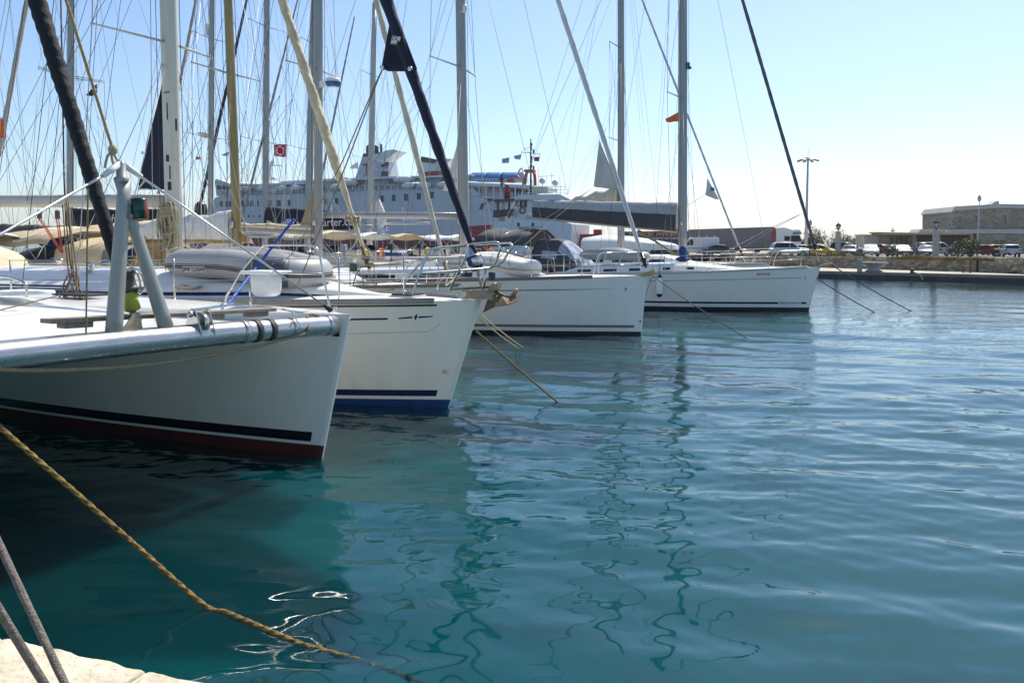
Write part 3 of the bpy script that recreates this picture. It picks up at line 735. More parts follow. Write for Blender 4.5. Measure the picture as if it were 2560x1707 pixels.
# horizontal web between the legs, with the bicolour lamp on it
m_ = bp(330, 560)
lz0, lz1 = L1b.lerp(hd, .64), L1b.lerp(hd, .30)
q = MB(); q.prism([bp(314, 500), bp(352, 500), bp(352, 512), bp(314, 512)], (.04, 0, 0)); q.prism([bp(314, 536), bp(360, 536), bp(360, 546), bp(314, 546)], (.05, 0, 0)); q.build('lamp_bracket', striker, cat.root)
lampc = bp(341, 522); q = MB(); rr = .072; q.lathe([(rr * .9, -.085), (rr, -.075), (rr, .07), (rr * .85, .085), (rr * .3, .09)], lampc + V(.03, 0, 0), 18, mis=lambda i, j: (0 if i in (0, 2, 3) else (2 if 0 <= j < 5 else 1)))
q.build('navigation_lamp', [plasticb, greenpaint, mat('red_lens', (.25, .05, .02), .15)], cat.root)
# head sleeves and cross-bow wires
hub = hd + V(0, 0, .035)
wl_, wr_ = bp(-12, 640), bp(812, 783)
wr_ = V(BX + .02, -.16, BZ + .13)
for e in (wl_, wr_):
    d = (e - hub).normalized(); q = MB(); q.tube([hub + d * .02, hub + d * .20], [.028, .022], 12); q.build('wire_sleeve', plasticw, cat.root)
    s_ = MB(); far = e if e is wr_ else hub + (V(BX + .02, SB + .16, BZ + .13) - hub)
    s_.tube([hub + d * .18, far], .0105, 8); s_.build('striker_wire', mat('bright_wire', (.55, .57, .58), .3, .8, var=.08), cat.root)
    t_ = MB(); 
    if e is wr_: t_.tube([e, e + (hub - e).normalized() * .11], [.035, .016], 10); t_.build('wire_boot', rubber, cat.root)
# forestay with furled dark genoa and its drum
def bpr(px, py):
    d = ray(px, py); n = cat.f + V(0, 0, .33); P0 = cat.W(V(BX - .05, 0, 1.75)); t = (P0 - CAM).dot(n) / d.dot(n); return cat.loc(CAM + d * t)
fbm = bpr(276, 600); ftop = fbm + (bpr(92, 0) - fbm) * 3.4
mastx = ftop.x - .3
def knee_cat(t): return interp([(0, .75), (.06, .82), (.3, 1.05), (.7, .95), (1, .6)], t)
fdn = (ftop - fbm).normalized()
ft0 = fbm - fdn * .30
off = V(-1.6, 0, 0)
cat.furl(ft0, ftop, .066, blackcloth, drum=False, knee=knee_cat, spiral=(.05, 2.0, 2), n=260)
dr = bpr(325, 708); rot = fdn.to_track_quat('Z', 'X').to_matrix(); q = MB()
q.lathe([(.018, .12), (.04, .10), (.088, .085), (.088, .077), (.05, .065), (.046, -.03), (.05, -.05), (.098, -.06), (.098, -.072), (.05, -.082), (.04, -.10), (.02, -.11)], dr, 20, rot=rot); fd = q.build('furler_drum', mat('worn_grey_drum', (.10, .10, .09), .5, .2, var=.2, vs=20), cat.root)
cage = [spline([dr + rot @ V(.07 * math.cos(a), .09 * math.sin(a), .09), dr + rot @ V(.12 * math.cos(a), .13 * math.sin(a), .06), dr + rot @ V(.12 * math.cos(a), .13 * math.sin(a), -.05), dr + rot @ V(.05 * math.cos(a), .06 * math.sin(a), -.10)], 5) for a in (-.2, 1.4, 3.0, 4.4)]
cat.tubes('drum_guard', cage, .009, steel, 8, fd)
lw = bpr(327, 755); q = MB(); q.lathe([(.055, .075), (.062, .066), (.062, -.066), (.05, -.075), (.03, -.08)], lw, 18, rot=rot); q.build('furler_collar', ylgreen, cat.root)
q = MB(); e = bp(338, 800); q.bar(lw - fdn * .08, e + V(0, .02, 0), .02, .035); q.bar(lw - fdn * .08 + V(0, -.03, 0), e + V(0, -.02, 0), .02, .03); q.tube([e + V(0, .05, 0), e - V(0, .05, 0)], .018, 8); q.build('toggle', galvl, cat.root)
q = MB(); q.prism([beam_p(e.y + .02) + V(-.03, .06, .08), beam_p(e.y) + V(.02, -.16, .09), beam_p(e.y) + V(0, -.02, .24), beam_p(e.y) + V(-.01, .04, .24)], (.02, 0, 0)); q.build('tang_plate', galvl, beam, bevel=.004)
# bridge deck: smooth white foredeck that rises aft between the hulls, lacing slots along its front
mb = MB(); rings = []
for i in range(30):
    a = -BX + .22 + 9.5 * (i / 29) ** 1.5; t = (a - (-BX + .22))
    rise = .55 * (1 - math.exp(-max(0, t - 1.3) / 2.6)) if t > 1.3 else 0
    ring = []
    for j in range(25):
        u = -1 + 2 * j / 24; y = SB / 2 + u * (abs(SB) / 2 - .42)
        k = max(0, 1 - abs(u) ** 2.6)
        ring.append(V(-a, y, 1.56 + .04 * k + rise * (k ** 1.3)))
    rings.append(ring)
mb.loft(rings, False, False, False)
nac = mb.build('bridge_deck', white, cat.root); so_ = nac.modifiers.new('thick', 'SOLIDIFY'); so_.thickness = .07; so_.offset = -1
for i in range(16):
    y = -1.0 - .2 * i; q = MB(); q.bar((BX - .24, y, 1.615), (BX - .24, y - .10, 1.615), .016, .012); q.build('lacing_slot', rubber, nac)
mb = MB(); rings = []
for i in range(16):
    a = 2.4 + 9 * (i / 15) ** 1.5; k = 1 - math.exp(-(a - 2.4) / 1.1); rings.append([V(-a, SB / 2 + (abs(SB) / 2 - .45) * math.cos(q_) * (abs(math.cos(q_)) ** -.4 if abs(math.cos(q_)) > .02 else 1), 1.56 - .78 * k * max(0, -math.sin(q_)) ** .6) for q_ in [-math.pi * j / 16 for j in range(17)]])
mb.loft(rings, False, True, True); mb.build('underwing', white, cat.root)
# cabin aft, out of frame, plus mast stub that carries the forestay
mb = MB(); rings = []
for i in range(12):
    a = 5.2 + 4.2 * i / 11; k = math.sin(min(1, (i + .6) / 5) * math.pi / 2)
    rings.append([V(-a, SB / 2 + u * (1.9), 1.95 + k * .95 * (1 - abs(u) ** 4)) for u in [-1 + 2 * j / 16 for j in range(17)]])
mb.loft(rings, False, True, True); mb.build('cabin', white, cat.root)
mb = MB(); mb.tube([V(mastx, SB / 2, 2.0), V(mastx + .1, SB / 2, ftop.z + .5)], .13, 16, ell=(.7, 1.2)); mb.build('mast', alu, cat.root)
# grab rail on the foredeck
def np_(px, py, v): return cat.L(px, py, v)
q = MB(); q.tube(spline([np_(-25, 690, -2.0), np_(25, 694, -2.0), np_(58, 706, -2.0), np_(66, 718, -2.0), np_(66, 744, -2.0)], 6), .013, 8); q.build('grab_rail', steel, cat.root)
q = MB(); q.prism([np_(-30, 727, -1.9), np_(44, 730, -1.9), np_(47, 739, -1.9), np_(-30, 740, -1.9)], (0, .4, .0)); q.build('deck_hatch', plasticw, cat.root, bevel=.012)
# bow pulpit of the port hull and its moulded seat
v0 = .18
rail_ = [np_(563, 772, v0), np_(566, 742, v0), np_(580, 720, v0), np_(602, 684, v0), np_(640, 634, v0), np_(658, 615, v0), np_(668, 613, v0), np_(760, 613, v0), np_(782, 615, v0), np_(797, 632, v0), np_(808, 690, v0), np_(826, 774, v0)]
cat.tubes('pulpit', [spline(rail_, 6), [np_(598, 682, v0), np_(700, 684, v0), np_(806, 685, v0)], [np_(626, 775, .02), np_(625, 690, .02)]], .0135, steel, 10)
sc_ = cat.L(662, 681, 0.06); q = MB()
q.box(sc_ + V(0, .02, 0), (.50, .36, .042)); q.build('bow_seat', plasticw, cat.root, bevel=.014)
q = MB(); rings = []
for t, w_, d_ in ((0, .345, .28), (.1, .34, .275), (.2, .33, .26), (.245, .30, .24), (.262, .22, .18), (.266, .1, .1)):
    rings.append([sc_ + V(math.copysign(abs(math.cos(a)) ** .6, math.cos(a)) * w_ / 2, .02 + math.copysign(abs(math.sin(a)) ** .6, math.sin(a)) * d_ / 2, -.02 - t) for a in [2 * math.pi * j / 28 for j in range(28)]])
q.loft(rings, True); q.build('seat_bucket', plasticw, cat.root)
for px in (838,):
    p = cat.L(px, 778, .03); q = MB(); q.tube([p + V(.025 * math.cos(a), .0, .025 + .025 * math.sin(a)) for a in [2 * math.pi * j / 12 for j in range(12)]], .005, 6, closed=True); q.build('pad_eye', steel, cat.root)
cl = cat.L(655, 782, -.08); q = MB(); q.bar(cl + V(.12, 0, .05), cl + V(-.12, 0, .05), .022, .018); q.box(cl + V(.04, 0, .02), (.025, .025, .06)); q.box(cl + V(-.04, 0, .02), (.025, .025, .06)); q.build('cleat', steel, cat.root, bevel=.006)
# dark scoop where the bridle leaves the bow
p = cat.HP(836, 832); hp = cat.H(p[0], p[1], -1, .001); q = MB(); q.box(hp + V(0, -.004, 0), (.16, .016, .075), rz=-R(9)); q.build('fairlead', mat('chafed_black', (.03, .03, .028), .7, var=.4, vs=30), cat.root, bevel=.006)
# ropes on and around the catamaran (things of their own)
def wc(p): return cat.W(p)
pts = [cat.H(*p_, -1, .03) for p_ in (cat.HP(840, 825), )]
bridle = [wc(cat.H(*cat.HP(842, 822), -1, .02)), wc(cat.H(*cat.HP(822, 806), -1, .03) + V(0, -.04, .0)), wc(beam_p(-.36) + V(.02, 0, .115)), wc(beam_p(-.52) + V(.02, 0, .118)), wc(beam_p(-.60) + V(.11, 0, .0)), wc(beam_p(-.66) + V(.10, 0, -.06))]
low = [atz(px, py, z) for px, py, z in ()]
c_ = [bp(px, py) + V(.07, 0, 0) for px, py in ((700, 846), (640, 862), (560, 878), (470, 894), (380, 907), (280, 917), (180, 922), (90, 924), (0, 922), (-120, 912))]
rope('bridle_rope', spline(bridle + [wc(p) for p in c_], 10), .0135, crope if False else mat('weathered_rope', (.33, .27, .15), .9, var=.3, vs=60, bump=.6, bs=150), 'weathered laid rope slung in a long curve below the cross beam of the catamaran', 'rope', lay=20)
q = [wc(bp(700, 778) + V(-.02, .04, .02)), wc(bp(722, 788) + V(.05, 0, .03)), wc(bp(714, 805) + V(.10, 0, 0)), wc(bp(706, 815) + V(.11, 0, -.0))]
rope('lashing', spline(q, 6), .006, crope, 'thin cord lashing tied round the end of the plank on the silver beam', 'cord', lay=40)
# halyard lines rising from the striker head, and the line off to the left
kn = bp(282, 375); top_l = bp(165, 0)
rope('spinnaker_halyard', [wc(kn), wc(kn + (top_l - kn) * 1.6)], .011, mat('tan_rope', (.42, .30, .14), .9, var=.2, vs=60), 'tan halyard tied to the top of the A-frame, rising out of the picture', 'rope', lay=24)
kt = MB(); kt.sphere(wc(kn), .036, 6, sq=(1, 1, 1.25)); 
for px, py in ((262, 420), (283, 410), (301, 412)): kt.tube(spline([wc(kn), wc(bp((px + 281) / 2 - 3, 392)), wc(bp(px, py))], 5), .010, 8)
tag(kt.build('rope_knot', crope), 'bunched knot and three tails of rope on the head of the A-frame', 'knot')
rope('control_line', [wc(bp(210, 1700) if False else beam_p(bp(211, 835).y) + V(.02, 0, .1)), wc(bp(220, 470))], .006, mat('olive_rope', (.22, .19, .08), .9, var=.2, vs=60), 'thin olive control line hanging from the left wire of the A-frame to the beam', 'rope', lay=40)
rope('deck_line', [wc(cat.L(-60, 790, -2.6)), wc(cat.L(150, 738, -1.7))], .006, mat('brown_rope', (.16, .11, .07), .9), 'thin brown line running across the white foredeck of the catamaran', 'rope', lay=40)
rope('blue_line', [wc(cat.L(545, 792, -.2)), wc(cat.L(640, 670, .9)), wc(cat.L(735, 548, 1.4))], .017, brope, 'bright blue line stretched up past the bow seat of the catamaran', 'rope', lay=6, strands=2)
# mooring lines at our feet
yr = [atz(-60, 1010, 1.28), atz(0, 1068, 1.16), atz(170, 1215, .80), atz(330, 1355, .42), atz(505, 1508, .03), atz(560, 1528, .008)]
yr = spline([V(p.x, p.y, p.z) for p in yr], 16)
ext = spline([atz(px, py, z) for px, py, z in ((560, 1528, .006), (640, 1562, .003), (700, 1588, -.004), (760, 1612, -.012), (860, 1640, -.02), (960, 1668, -.03), (1040, 1700, -.05), (1120, 1735, -.1))], 8)
rope('yellow_mooring_rope', yr + ext[1:], .0145, yrope, 'thick twisted yellow mooring rope slanting down into the dark water in the left foreground', 'rope', lay=11, amp=.36)
for i, (a, b_, lb) in enumerate((((-40, 1275), (190, 1765), 'grey mooring rope crossing the pale quay corner, the upper of the two'), ((-60, 1425), (150, 1770), 'grey mooring rope crossing the pale quay corner, the lower of the two'))):
    A = atz(*a, 1.45); B_ = atz(*b_, QZ + .06)
    rope('grey_mooring_rope', sag(A, B_, .006, 16), .0125, grope, lb, 'rope', 'grey ropes over the quay', lay=30, strands=7, amp=.07)

# open deck locker, its shaded inside painted as a black plate, lines hanging over it, on the far hull of the catamaran
lk = cat.L(200, 738, -.15); q = MB(); q.box(lk + V(0, 0, .012), (.75, .34, .03)); q.build('locker_shade_plate', rubber, cat.root, bevel=.02)
bl = MB(); hd_ = wc(cat.L(166, 520, .3)); ft_ = wc(cat.L(188, 742, -.15)); rg_ = random.Random(4)
for i in range(7):
    o1 = V(rg_.uniform(-.06, .06), rg_.uniform(-.05, .05), rg_.uniform(-.1, .25)); mid = hd_.lerp(ft_, .72) + V(rg_.uniform(-.05, .05), rg_.uniform(-.05, .05), 0)
    bl.tube(spline([hd_ + o1, mid, ft_ + V(rg_.uniform(-.18, .18), rg_.uniform(-.1, .1), 0)], 6), .009, 6)
for i in range(4): c0 = hd_.lerp(ft_, .74); bl.tube([c0 + V(.11 * math.sin(t), .05 * math.cos(2 * t + i), -.22 + .22 * math.cos(t) - .05 * i) for t in [2 * math.pi * j / 16 for j in range(16)]], .008, 5, closed=True)
tag(bl.build('line_bundle', MATS['brown_rope']), 'bundle of dark brown lines tied off above an open locker on the catamaran', 'rope')
# ------------------------------------------------------------------ yacht helpers that read the photograph's pixels
def mast_px(y, xt, xb, yb, top, m, wpx=None, sec=None, foot=None):
    p, q = y.L(xb, yb), y.L(xt, 0)
    rk = (p.x - q.x) / (q.z - p.z)
    Y = y.W(p).y; hw = wpx * Y / F / 2 if wpx else None
    sec = sec or (hw * 1.25, hw)
    a = -p.x + (0); z0 = foot if foot is not None else p.z
    # keep the mast line through both points
    a0 = a + (z0 - p.z) * rk
    return y.mast(a0, top, m, sec, foot=z0, rake=rk)
def furl_px(y, xb, yb, xt, yt, ztop, r, m, **k):
    A, B_ = y.L(xb, yb), y.L(xt, yt); t = (ztop - A.z) / (B_.z - A.z)
    return y.furl(A, A + (B_ - A) * t, r, m, **k)
def sail_patch(y, px, m, v=.0, thick=.012, name='clew', parent=None):
    """flat cloth corner traced from the photo on the boat's centre plane, bellied a little"""
    P = [y.L(a, b, v) for a, b in px]; c = sum(P, V(0, 0, 0)) / len(P); mb = MB()
    n = len(P); rings = []
    for k in (1, .66, .33): rings.append([c + (p - c) * k + V(0, .07 * (1 - k), 0) for p in P])
    vs = [p for r in rings for p in r] + [c + V(0, .08, 0)]
    fs = [(i * n + j, i * n + (j + 1) % n, (i + 1) * n + (j + 1) % n, (i + 1) * n + j) for i in range(2) for j in range(n)] + [(2 * n + j, 2 * n + (j + 1) % n, 3 * n) for j in range(n)]
    mb.add(vs, fs); o = mb.build(name, m, parent or y.root); so2 = o.modifiers.new('thick', 'SOLIDIFY'); so2.thickness = thick; return o
def lpath(y, pts): return [y.L(a, b, v) for a, b, v in pts]
def inflatable(name, fr, cpt, ln, wd, r, m, mband, label, flip=True, bow_drop=.16, mdark=None, floor=None, rz=0, stripes=True):
    """inflatable dinghy lying keel up: a tube bent into a U, pointed tube ends aft, the floor bulging between"""
    root = empty(name, fr.W(cpt), fr.a + rz, label, 'dinghy')
    pts = []; rr = []
    h = wd / 2 - r
    for i in range(25):
        t = i / 24; x = -ln / 2 + (ln - h - r) * t; pts.append(V(x, -h, r + (-bow_drop * max(0, (t - .55) / .45) ** 2)))
        rr.append(r * (interp([(0, .32), (.05, .62), (.12, .9), (.2, 1)], t)))
    for i in range(1, 16):
        th = -math.pi / 2 + math.pi * i / 16; pts.append(V(ln / 2 - h - r + math.cos(th) * h * 1.0, math.sin(th) * h, r - bow_drop * (1 + .35 * math.cos(th)))); rr.append(r * 1.0)
    for p, q in zip(pts[24::-1], rr[24::-1]): pts.append(V(p.x, h, p.z)); rr.append(q)
    mb = MB(); mb.tube(pts, rr, 18); tubeo = mb.build('tube', m, root)
    b = MB(); rings = []
    for i in range(16):
        t = i / 15; x = -ln / 2 + .28 + (ln - .5 - r) * t; dz = -bow_drop * max(0, (t - .6) / .4) ** 2
        ww = h * (1 if t < .7 else math.sqrt(max(.02, 1 - ((t - .7) / .33) ** 2)))
        rings.append([V(x, ww * k, r * 1.15 + dz + (floor or .16) * (.35 + .65 * math.sin(t * math.pi * .85 + .3)) * (1 - abs(k) ** 1.5)) for k in (-1, -.75, -.5, -.2, 0, .2, .5, .75, 1)])
    b.loft(rings, False, False, False); bo = b.build('floor', mdark or m, root)
    if stripes:
        for dz in (.03, .0, -.03):
            s_ = MB(); q = [p + V(0, -rr[i] * .985 if p.y < 0 else rr[i] * .985, dz) for i, p in enumerate(pts)]
            q2 = []
            for i, p in enumerate(pts):
                d = V(0, -1, 0) if i < 25 else (V(0, 1, 0) if i >= 40 else V(math.cos(-math.pi / 2 + math.pi * (i - 24) / 16), math.sin(-math.pi / 2 + math.pi * (i - 24) / 16), 0))
                q2.append(p + d * rr[i] * .985 + V(0, 0, dz - .03 * r / .2))
            s_.tube(q2, .008 if dz else .012, 5); s_.build('rubbing_strake', mband, tubeo)
    root['h'] = h; return root, tubeo, pts, rr
# ================================================================== second boat: the yacht with the anchor and the black furled sail
b2 = Yacht('sailing_yacht', 'white yacht with blue waterline stripes, anchor on its bow and grey dinghy on deck', atz(1122, 1017, 0), -24, L=14.0, B=4.3, zb=1.60, zs=1.5, ov=.55,
           bands=[(-1, .115, 1), (.165, .262, 2, .12)], hullm=hull2, ef=.85, ew=1.0, wl=.84)
tp = b2.L(1203, 750, 0); b2.zb = tp.z + .0; b2.ov = tp.x
b2.hull([bluepaint, navy]); b2.deck(deckm)
b2.toerail(mat('alloy_toe_rail', (.30, .28, .26), .5, .5, var=.15, vs=8), .02, .045, a0=.55)
rub = MB()
b2.strip(.5, 9, lambda a: b2.zd(a) - .075, lambda a: b2.zd(a) - .05, plasticb, 'rubbing_strake', 30, off=.012)
# livery: pin line, diamond, hull drain, seam
for x0, x1, ya, yb, w0, w1 in ((700, 969, 801, 797, 4.0, 4.5), (996, 1031, 796, 793, 3.0, 4.5), (1047, 1082, 793, 791, 4.5, 2.5)):
    A, B_ = b2.HP(x0, ya), b2.HP(x1, yb); k = 11.5 / F / 2
    b2.strip(A[0], B_[0], lambda a, A=A, B_=B_, k=k, w0=w0, w1=w1: lerp(A[1], B_[1], (a - A[0]) / (B_[0] - A[0])) - k * lerp(w0, w1, (a - A[0]) / (B_[0] - A[0])), lambda a, A=A, B_=B_, k=k, w0=w0, w1=w1: lerp(A[1], B_[1], (a - A[0]) / (B_[0] - A[0])) + k * lerp(w0, w1, (a - A[0]) / (B_[0] - A[0])), navy, 'pin_stripe')
dp = [b2.H(*b2.HP(*p), -1, .004) for p in ((1036, 793), (1041, 784), (1044, 792), (1038, 801))]
q = MB(); q.prism(dp, (0, .008, 0)); q.build('diamond_emblem', navy, b2.root)
hp = b2.H(*b2.HP(1113, 928), -1, .01); q = MB(); q.lathe([(.035, -.012), (.03, .012), (.012, .014)], hp, 14, rot=Matrix.Rotation(R(-90), 3, 'X')); q.build('drain_fitting', steel, b2.root)
for (xa, ya), (xb, yb) in (((700, 838), (1072, 829)), ((1072, 829), (1103, 808))):
    A, B_ = b2.HP(xa, ya), b2.HP(xb, yb); b2.strip(A[0], B_[0], lambda a: lerp(A[1], B_[1], (a - A[0]) / (B_[0] - A[0])) - .002, lambda a: lerp(A[1], B_[1], (a - A[0]) / (B_[0] - A[0])) + .003, greyst, 'seam', off=.002)
b2.cabprep(-b2.L(1000, 742, -.4).x, 11.5, 1.45, .30, side=.55, nose=2.6); b2.cabin(white)
b2.window(-b2.L(792, 741, -1.3).x, 10.5, .34, .54, navy, 'stripe', n=40, taper=.05)
# raised saloon roof further aft
mb = MB(); rings = []
a0 = -b2.L(520, 718, -1.0).x
for i in range(16):
    a = a0 + 6.6 * (i / 15) ** 1.4; k = math.sin(min(1, (a - a0) / 1.6) * math.pi / 2) ** .6; z0 = b2.zd(a) + .2; wd = 1.2 * (.8 + .2 * k); hh = .04 + .22 * k
    rings.append([V(-a, u * wd, z0 + hh * (1 - abs(u) ** 5) * 1.0) for u in [-1 + 2 * j / 16 for j in range(17)]])
mb.loft(rings, False, True, True); mb.build('saloon_roof', white, b2.root)
b2.hatch(-b2.L(780, 708, 0).x, .55, z=b2.zd(3) + .31, m=glassd); b2.hatch(-b2.L(535, 712, -.4).x, .6, -.3, z=b2.zd(5) + .335, m=glassd)
b2.hatch(-b2.L(1010, 738, -.1).x, .42, -.0)
mast_px(b2, 421, 437, 640, 19.5, mat('mast_beige', (.60, .57, .48), .42, .05, var=.10, vs=1.2, stretch=(6, 6, .5)), 36, foot=1.75)
for px_, y0_, y1_, w_ in ((420, 258, 300, .012), (432, 296, 326, .02), (421, 388, 404, .05), (426, 415, 448, .012), (425, 455, 476, .06), (418, 231, 233, .11), (428, 560, 600, .015)):
    z0_, z1_ = b2.L(px_, y1_, -.11).z, b2.L(px_, y0_, -.11).z; c0 = b2.mp((z0_ + z1_) / 2); q = MB(); dx = b2.L(px_, (y0_ + y1_) / 2, -.11).x; q.box((dx, -math.sqrt(max(.0004, 1 - ((dx - c0.x) / b2.msec[0]) ** 2)) * b2.msec[1], c0.z), (w_, .03, z1_ - z0_)); q.build('mast_slot', rubber, b2.mast_o, bevel=.003)
b2.spreaders([5.9, 10.6], [1.25, 1.0], .3); b2.shrouds(.008)
b2.boom(b2.L(412, 503).z, 5.6, mat('boom_beige', (.50, .47, .40), .45, .2, var=.08, vs=2), .105, drop=-.12)
for i, px in enumerate((98, 143)):     # mainsheet blocks and their red falls
    tpt = b2.L(px, 524, 0); q = MB(); q.box(tpt + V(0, 0, -.10), (.09, .05, .16)); q.tube([tpt + V(0, 0, 0), tpt + V(0, 0, -.05)], .012, 6); q.build('sheet_block', mat('brown_block', (.09, .045, .03), .5), b2.boom_o, bevel=.015)
    dn = b2.L(155, 632, 0); b2.tubes('mainsheet', [[tpt + V(-.03, 0, -.17), dn + V(-.05, .02, 0)], [tpt + V(.03, 0, -.17), dn + V(.05, -.02, 0)]], .011, rrope, 6, b2.boom_o)
sail_patch(b2, [(407, 190), (398, 240), (371, 350), (347, 458), (346, 472), (370, 474), (414, 474), (412, 330)], navycloth, v=.0, name='mainsail_clew')
q = MB(); p = b2.L(362, 462); q.bar(b2.L(349, 470), b2.L(362, 452), .03, .02); q.bar(b2.L(349, 474), b2.L(371, 473), .03, .02); q.bar(b2.L(354, 382, -.02), b2.L(358, 382, -.02), .03, .05); q.build('sail_batten_pocket', whitecloth, b2.root)
# furled black genoa, clew flap, drum
furl_px(b2, 1188, 640, 1028, 180, 18.4, .083, navycloth, n=160, spiral=(.10, 1.7, 2), drum=False, knee=lambda t: interp([(0, .45), (.03, .62), (.10, .85), (.22, 1.05), (.30, 1.25), (.34, 1.1), (.6, 1), (1, .6)], t))
cl = sail_patch(b2, [(973, 62), (966, 100), (955, 160), (955, 168), (967, 177), (1032, 178), (1040, 172), (1012, 100), (990, 50)], navycloth, v=-.02, thick=.03)
lab = [b2.L(*p, -.085) for p in ((981, 89), (1001, 93), (995, 114), (977, 110))]; q = MB(); q.prism(lab, (0, .012, 0)); lo = q.build('sail_label', whitecloth, cl)
ctr = sum(lab, V(0, 0, 0)) / 4; ux = (lab[1] - lab[0]).normalized(); uy = (lab[0] - lab[3]).normalized()
text('DL', .10, navy, cl, axes(ctr + uy * .022 + V(0, -.003, 0), ux, uy)); text('SAILS', .036, navy, cl, axes(ctr - uy * .05 + V(0, -.003, 0), ux, uy))
q = MB()
for p in ((957, 170), (1026, 173)): q.lathe([(.035, -.03), (.035, .03), (.018, .032)], b2.L(*p, -.07), 12, rot=Matrix.Rotation(R(90), 3, 'X'))
q.build('clew_ring', steel, cl)
d = (b2.L(1028, 180) - b2.L(1188, 640)).normalized(); rot = d.to_track_quat('Z', 'X').to_matrix(); dc = b2.L(1187, 655)
q = MB(); q.lathe([(.05, .22), (.06, .2), (.07, .1), (.12, .08), (.13, .05), (.13, -.06), (.11, -.075), (.09, -.09), (.09, -.12), (.05, -.13)], dc, 18, rot=rot, mis=lambda i, j: 1 if i in (3, 6, 7, 8) else (2 if i == 4 and j % 6 < 2 else 0)); q.build('furler_drum', [steel, plasticb, bluecloth], b2.root)
q = MB(); e = b2.L(1203, 712); q.bar(dc - d * .12, e, .03, .04); q.bar(e, b2.L(1208, 725), .05, .03); q.build('forestay_toggle', galvl, b2.root)
# pulpit traced in the photo, near and far rails
N_, Fv = -.75, .55
b2.tubes('pulpit', [spline(lpath(b2, [(1032, 738, -1.05), (1046, 690, -1.0), (1072, 632, -.9), (1084, 622, -.85), (1160, 613, -.5), (1236, 606, -.22), (1246, 611, -.2), (1249, 622, -.2), (1242, 648, -.18), (1234, 664, -.15), (1222, 672, -.1)]), 6),
                     spline(lpath(b2, [(1050, 684, -1.0), (1130, 678, -.6), (1212, 671, -.15), (1236, 665, .1), (1256, 655, .18), (1268, 636, .2), (1280, 618, .2), (1276, 611, .22), (1262, 608, .3), (1150, 616, 1.1), (1095, 624, 1.25)]), 6),
                     lpath(b2, [(1032, 738, -1.05), (1034, 737, -1.05)]), spline(lpath(b2, [(1124, 730, -.4), (1140, 690, -.5), (1165, 640, -.5), (1168, 614, -.48)]), 4), lpath(b2, [(1210, 718, -.1), (1215, 672, -.1)]),
                     spline(lpath(b2, [(1008, 728, .9), (1012, 710, .95), (1040, 670, 1.1), (1095, 624, 1.25)]), 4), lpath(b2, [(1094, 726, .5), (1096, 708, .55), (1122, 678, .6)]), lpath(b2, [(1115, 712, -.2), (1170, 675, -.3)])], .0165, steel, 10)
q = MB(); q.box(b2.L(1230, 690, .1), (.085, .085, .115)); q.build('navigation_lamp', plasticb, b2.root, bevel=.015)
b2.stanchions([-b2.L(px, 745, -1.45).x for px in (720, 427, 107)], .64, a0=-b2.L(1032, 738, -1).x)
# stemhead fitting with its rollers
bw_ = mat('bow_bracket', (.40, .36, .28), .65, .4, var=.25, vs=10, bump=.3, bs=50, dirt=(.2, .14, .07)); q = MB()
for v in (-.10, .10): q.prism([b2.L(px, py, v) for px, py in ((1163, 747), (1166, 728), (1172, 724), (1180, 728), (1230, 728), (1238, 733), (1232, 740), (1222, 748))], (0, .012, 0))
q.prism([b2.L(px, py, -.09) for px, py in ((1150, 747), (1163, 742), (1215, 744), (1222, 748))], (0, .19, .0)); q.tube([b2.L(1228, 744, -.09), b2.L(1228, 744, .1)], .05, 12)
q.prism([b2.L(px, py, -.07) for px, py in ((1216, 728), (1230, 707), (1236, 710), (1246, 706), (1242, 722), (1232, 730))], (0, .14, 0)); q.build('bow_roller', bw_, b2.root, bevel=.006)
q = MB()
for i in range(9): q.sphere(b2.L(1010 + rnd.uniform(-8, 12), 740 - rnd.uniform(2, 9), -.3 + rnd.uniform(-.1, .1)), .05, 4)
# anchor lying in the roller
an = empty('anchor', b2.W(b2.L(1215, 738, 0)), b2.a, 'rusty plough anchor hanging over the bow of the blue striped yacht', 'anchor')
def an_l(px, py, v=0): return b2.L(px, py, v) - b2.L(1215, 738, 0)
q = MB(); q.bar(an_l(1130, 723), an_l(1245, 717), .05, .035); q.prism([an_l(px, py, -.02) for px, py in ((1238, 738), (1232, 722), (1262, 738), (1300, 742), (1296, 750), (1262, 752))], (0, .04, 0)); q.build('shank', galv, an, bevel=.006)
q = MB(); A = [an_l(px, py) for px, py in ((1230, 719), (1241, 740), (1243, 757), (1228, 770), (1209, 780))]; B_ = [an_l(px, py) for px, py in ((1246, 733), (1266, 742), (1283, 748), (1290, 752), (1216, 778))]
for v, in ((-1,), (1,)):
    ridge = [an_l(px, py, 0) for px, py in ((1230, 719), (1250, 736), (1272, 742), (1303, 736))]
    edge = [an_l(px, py, v * w_) for px, py, w_ in ((1240, 742, .10), (1236, 766, .17), (1270, 762, .22), (1296, 752, .16))]
    tip = an_l(1208, 780, v * .01)
    vs = ridge + edge + [tip]; q.add(vs + [p + V(0, -v * .012, -.008) for p in vs], [(0, 4, 5, 1), (1, 5, 6, 2), (2, 6, 7, 3), (0, 8, 4), (4, 8, 5), (9, 10, 14, 13), (10, 11, 15, 14), (11, 12, 16, 15), (9, 13, 17), (13, 14, 17), (3, 7, 16, 12), (7, 6, 15, 16), (6, 5, 14, 15), (5, 8, 17, 14)], sm=False)
q.build('fluke', galv, an)
q = MB(); q.tube([an_l(1276, 742), an_l(1286, 728), an_l(1292, 722), an_l(1294, 727), an_l(1284, 740)], .016, 8); q.build('tripping_eye', galvl, an)
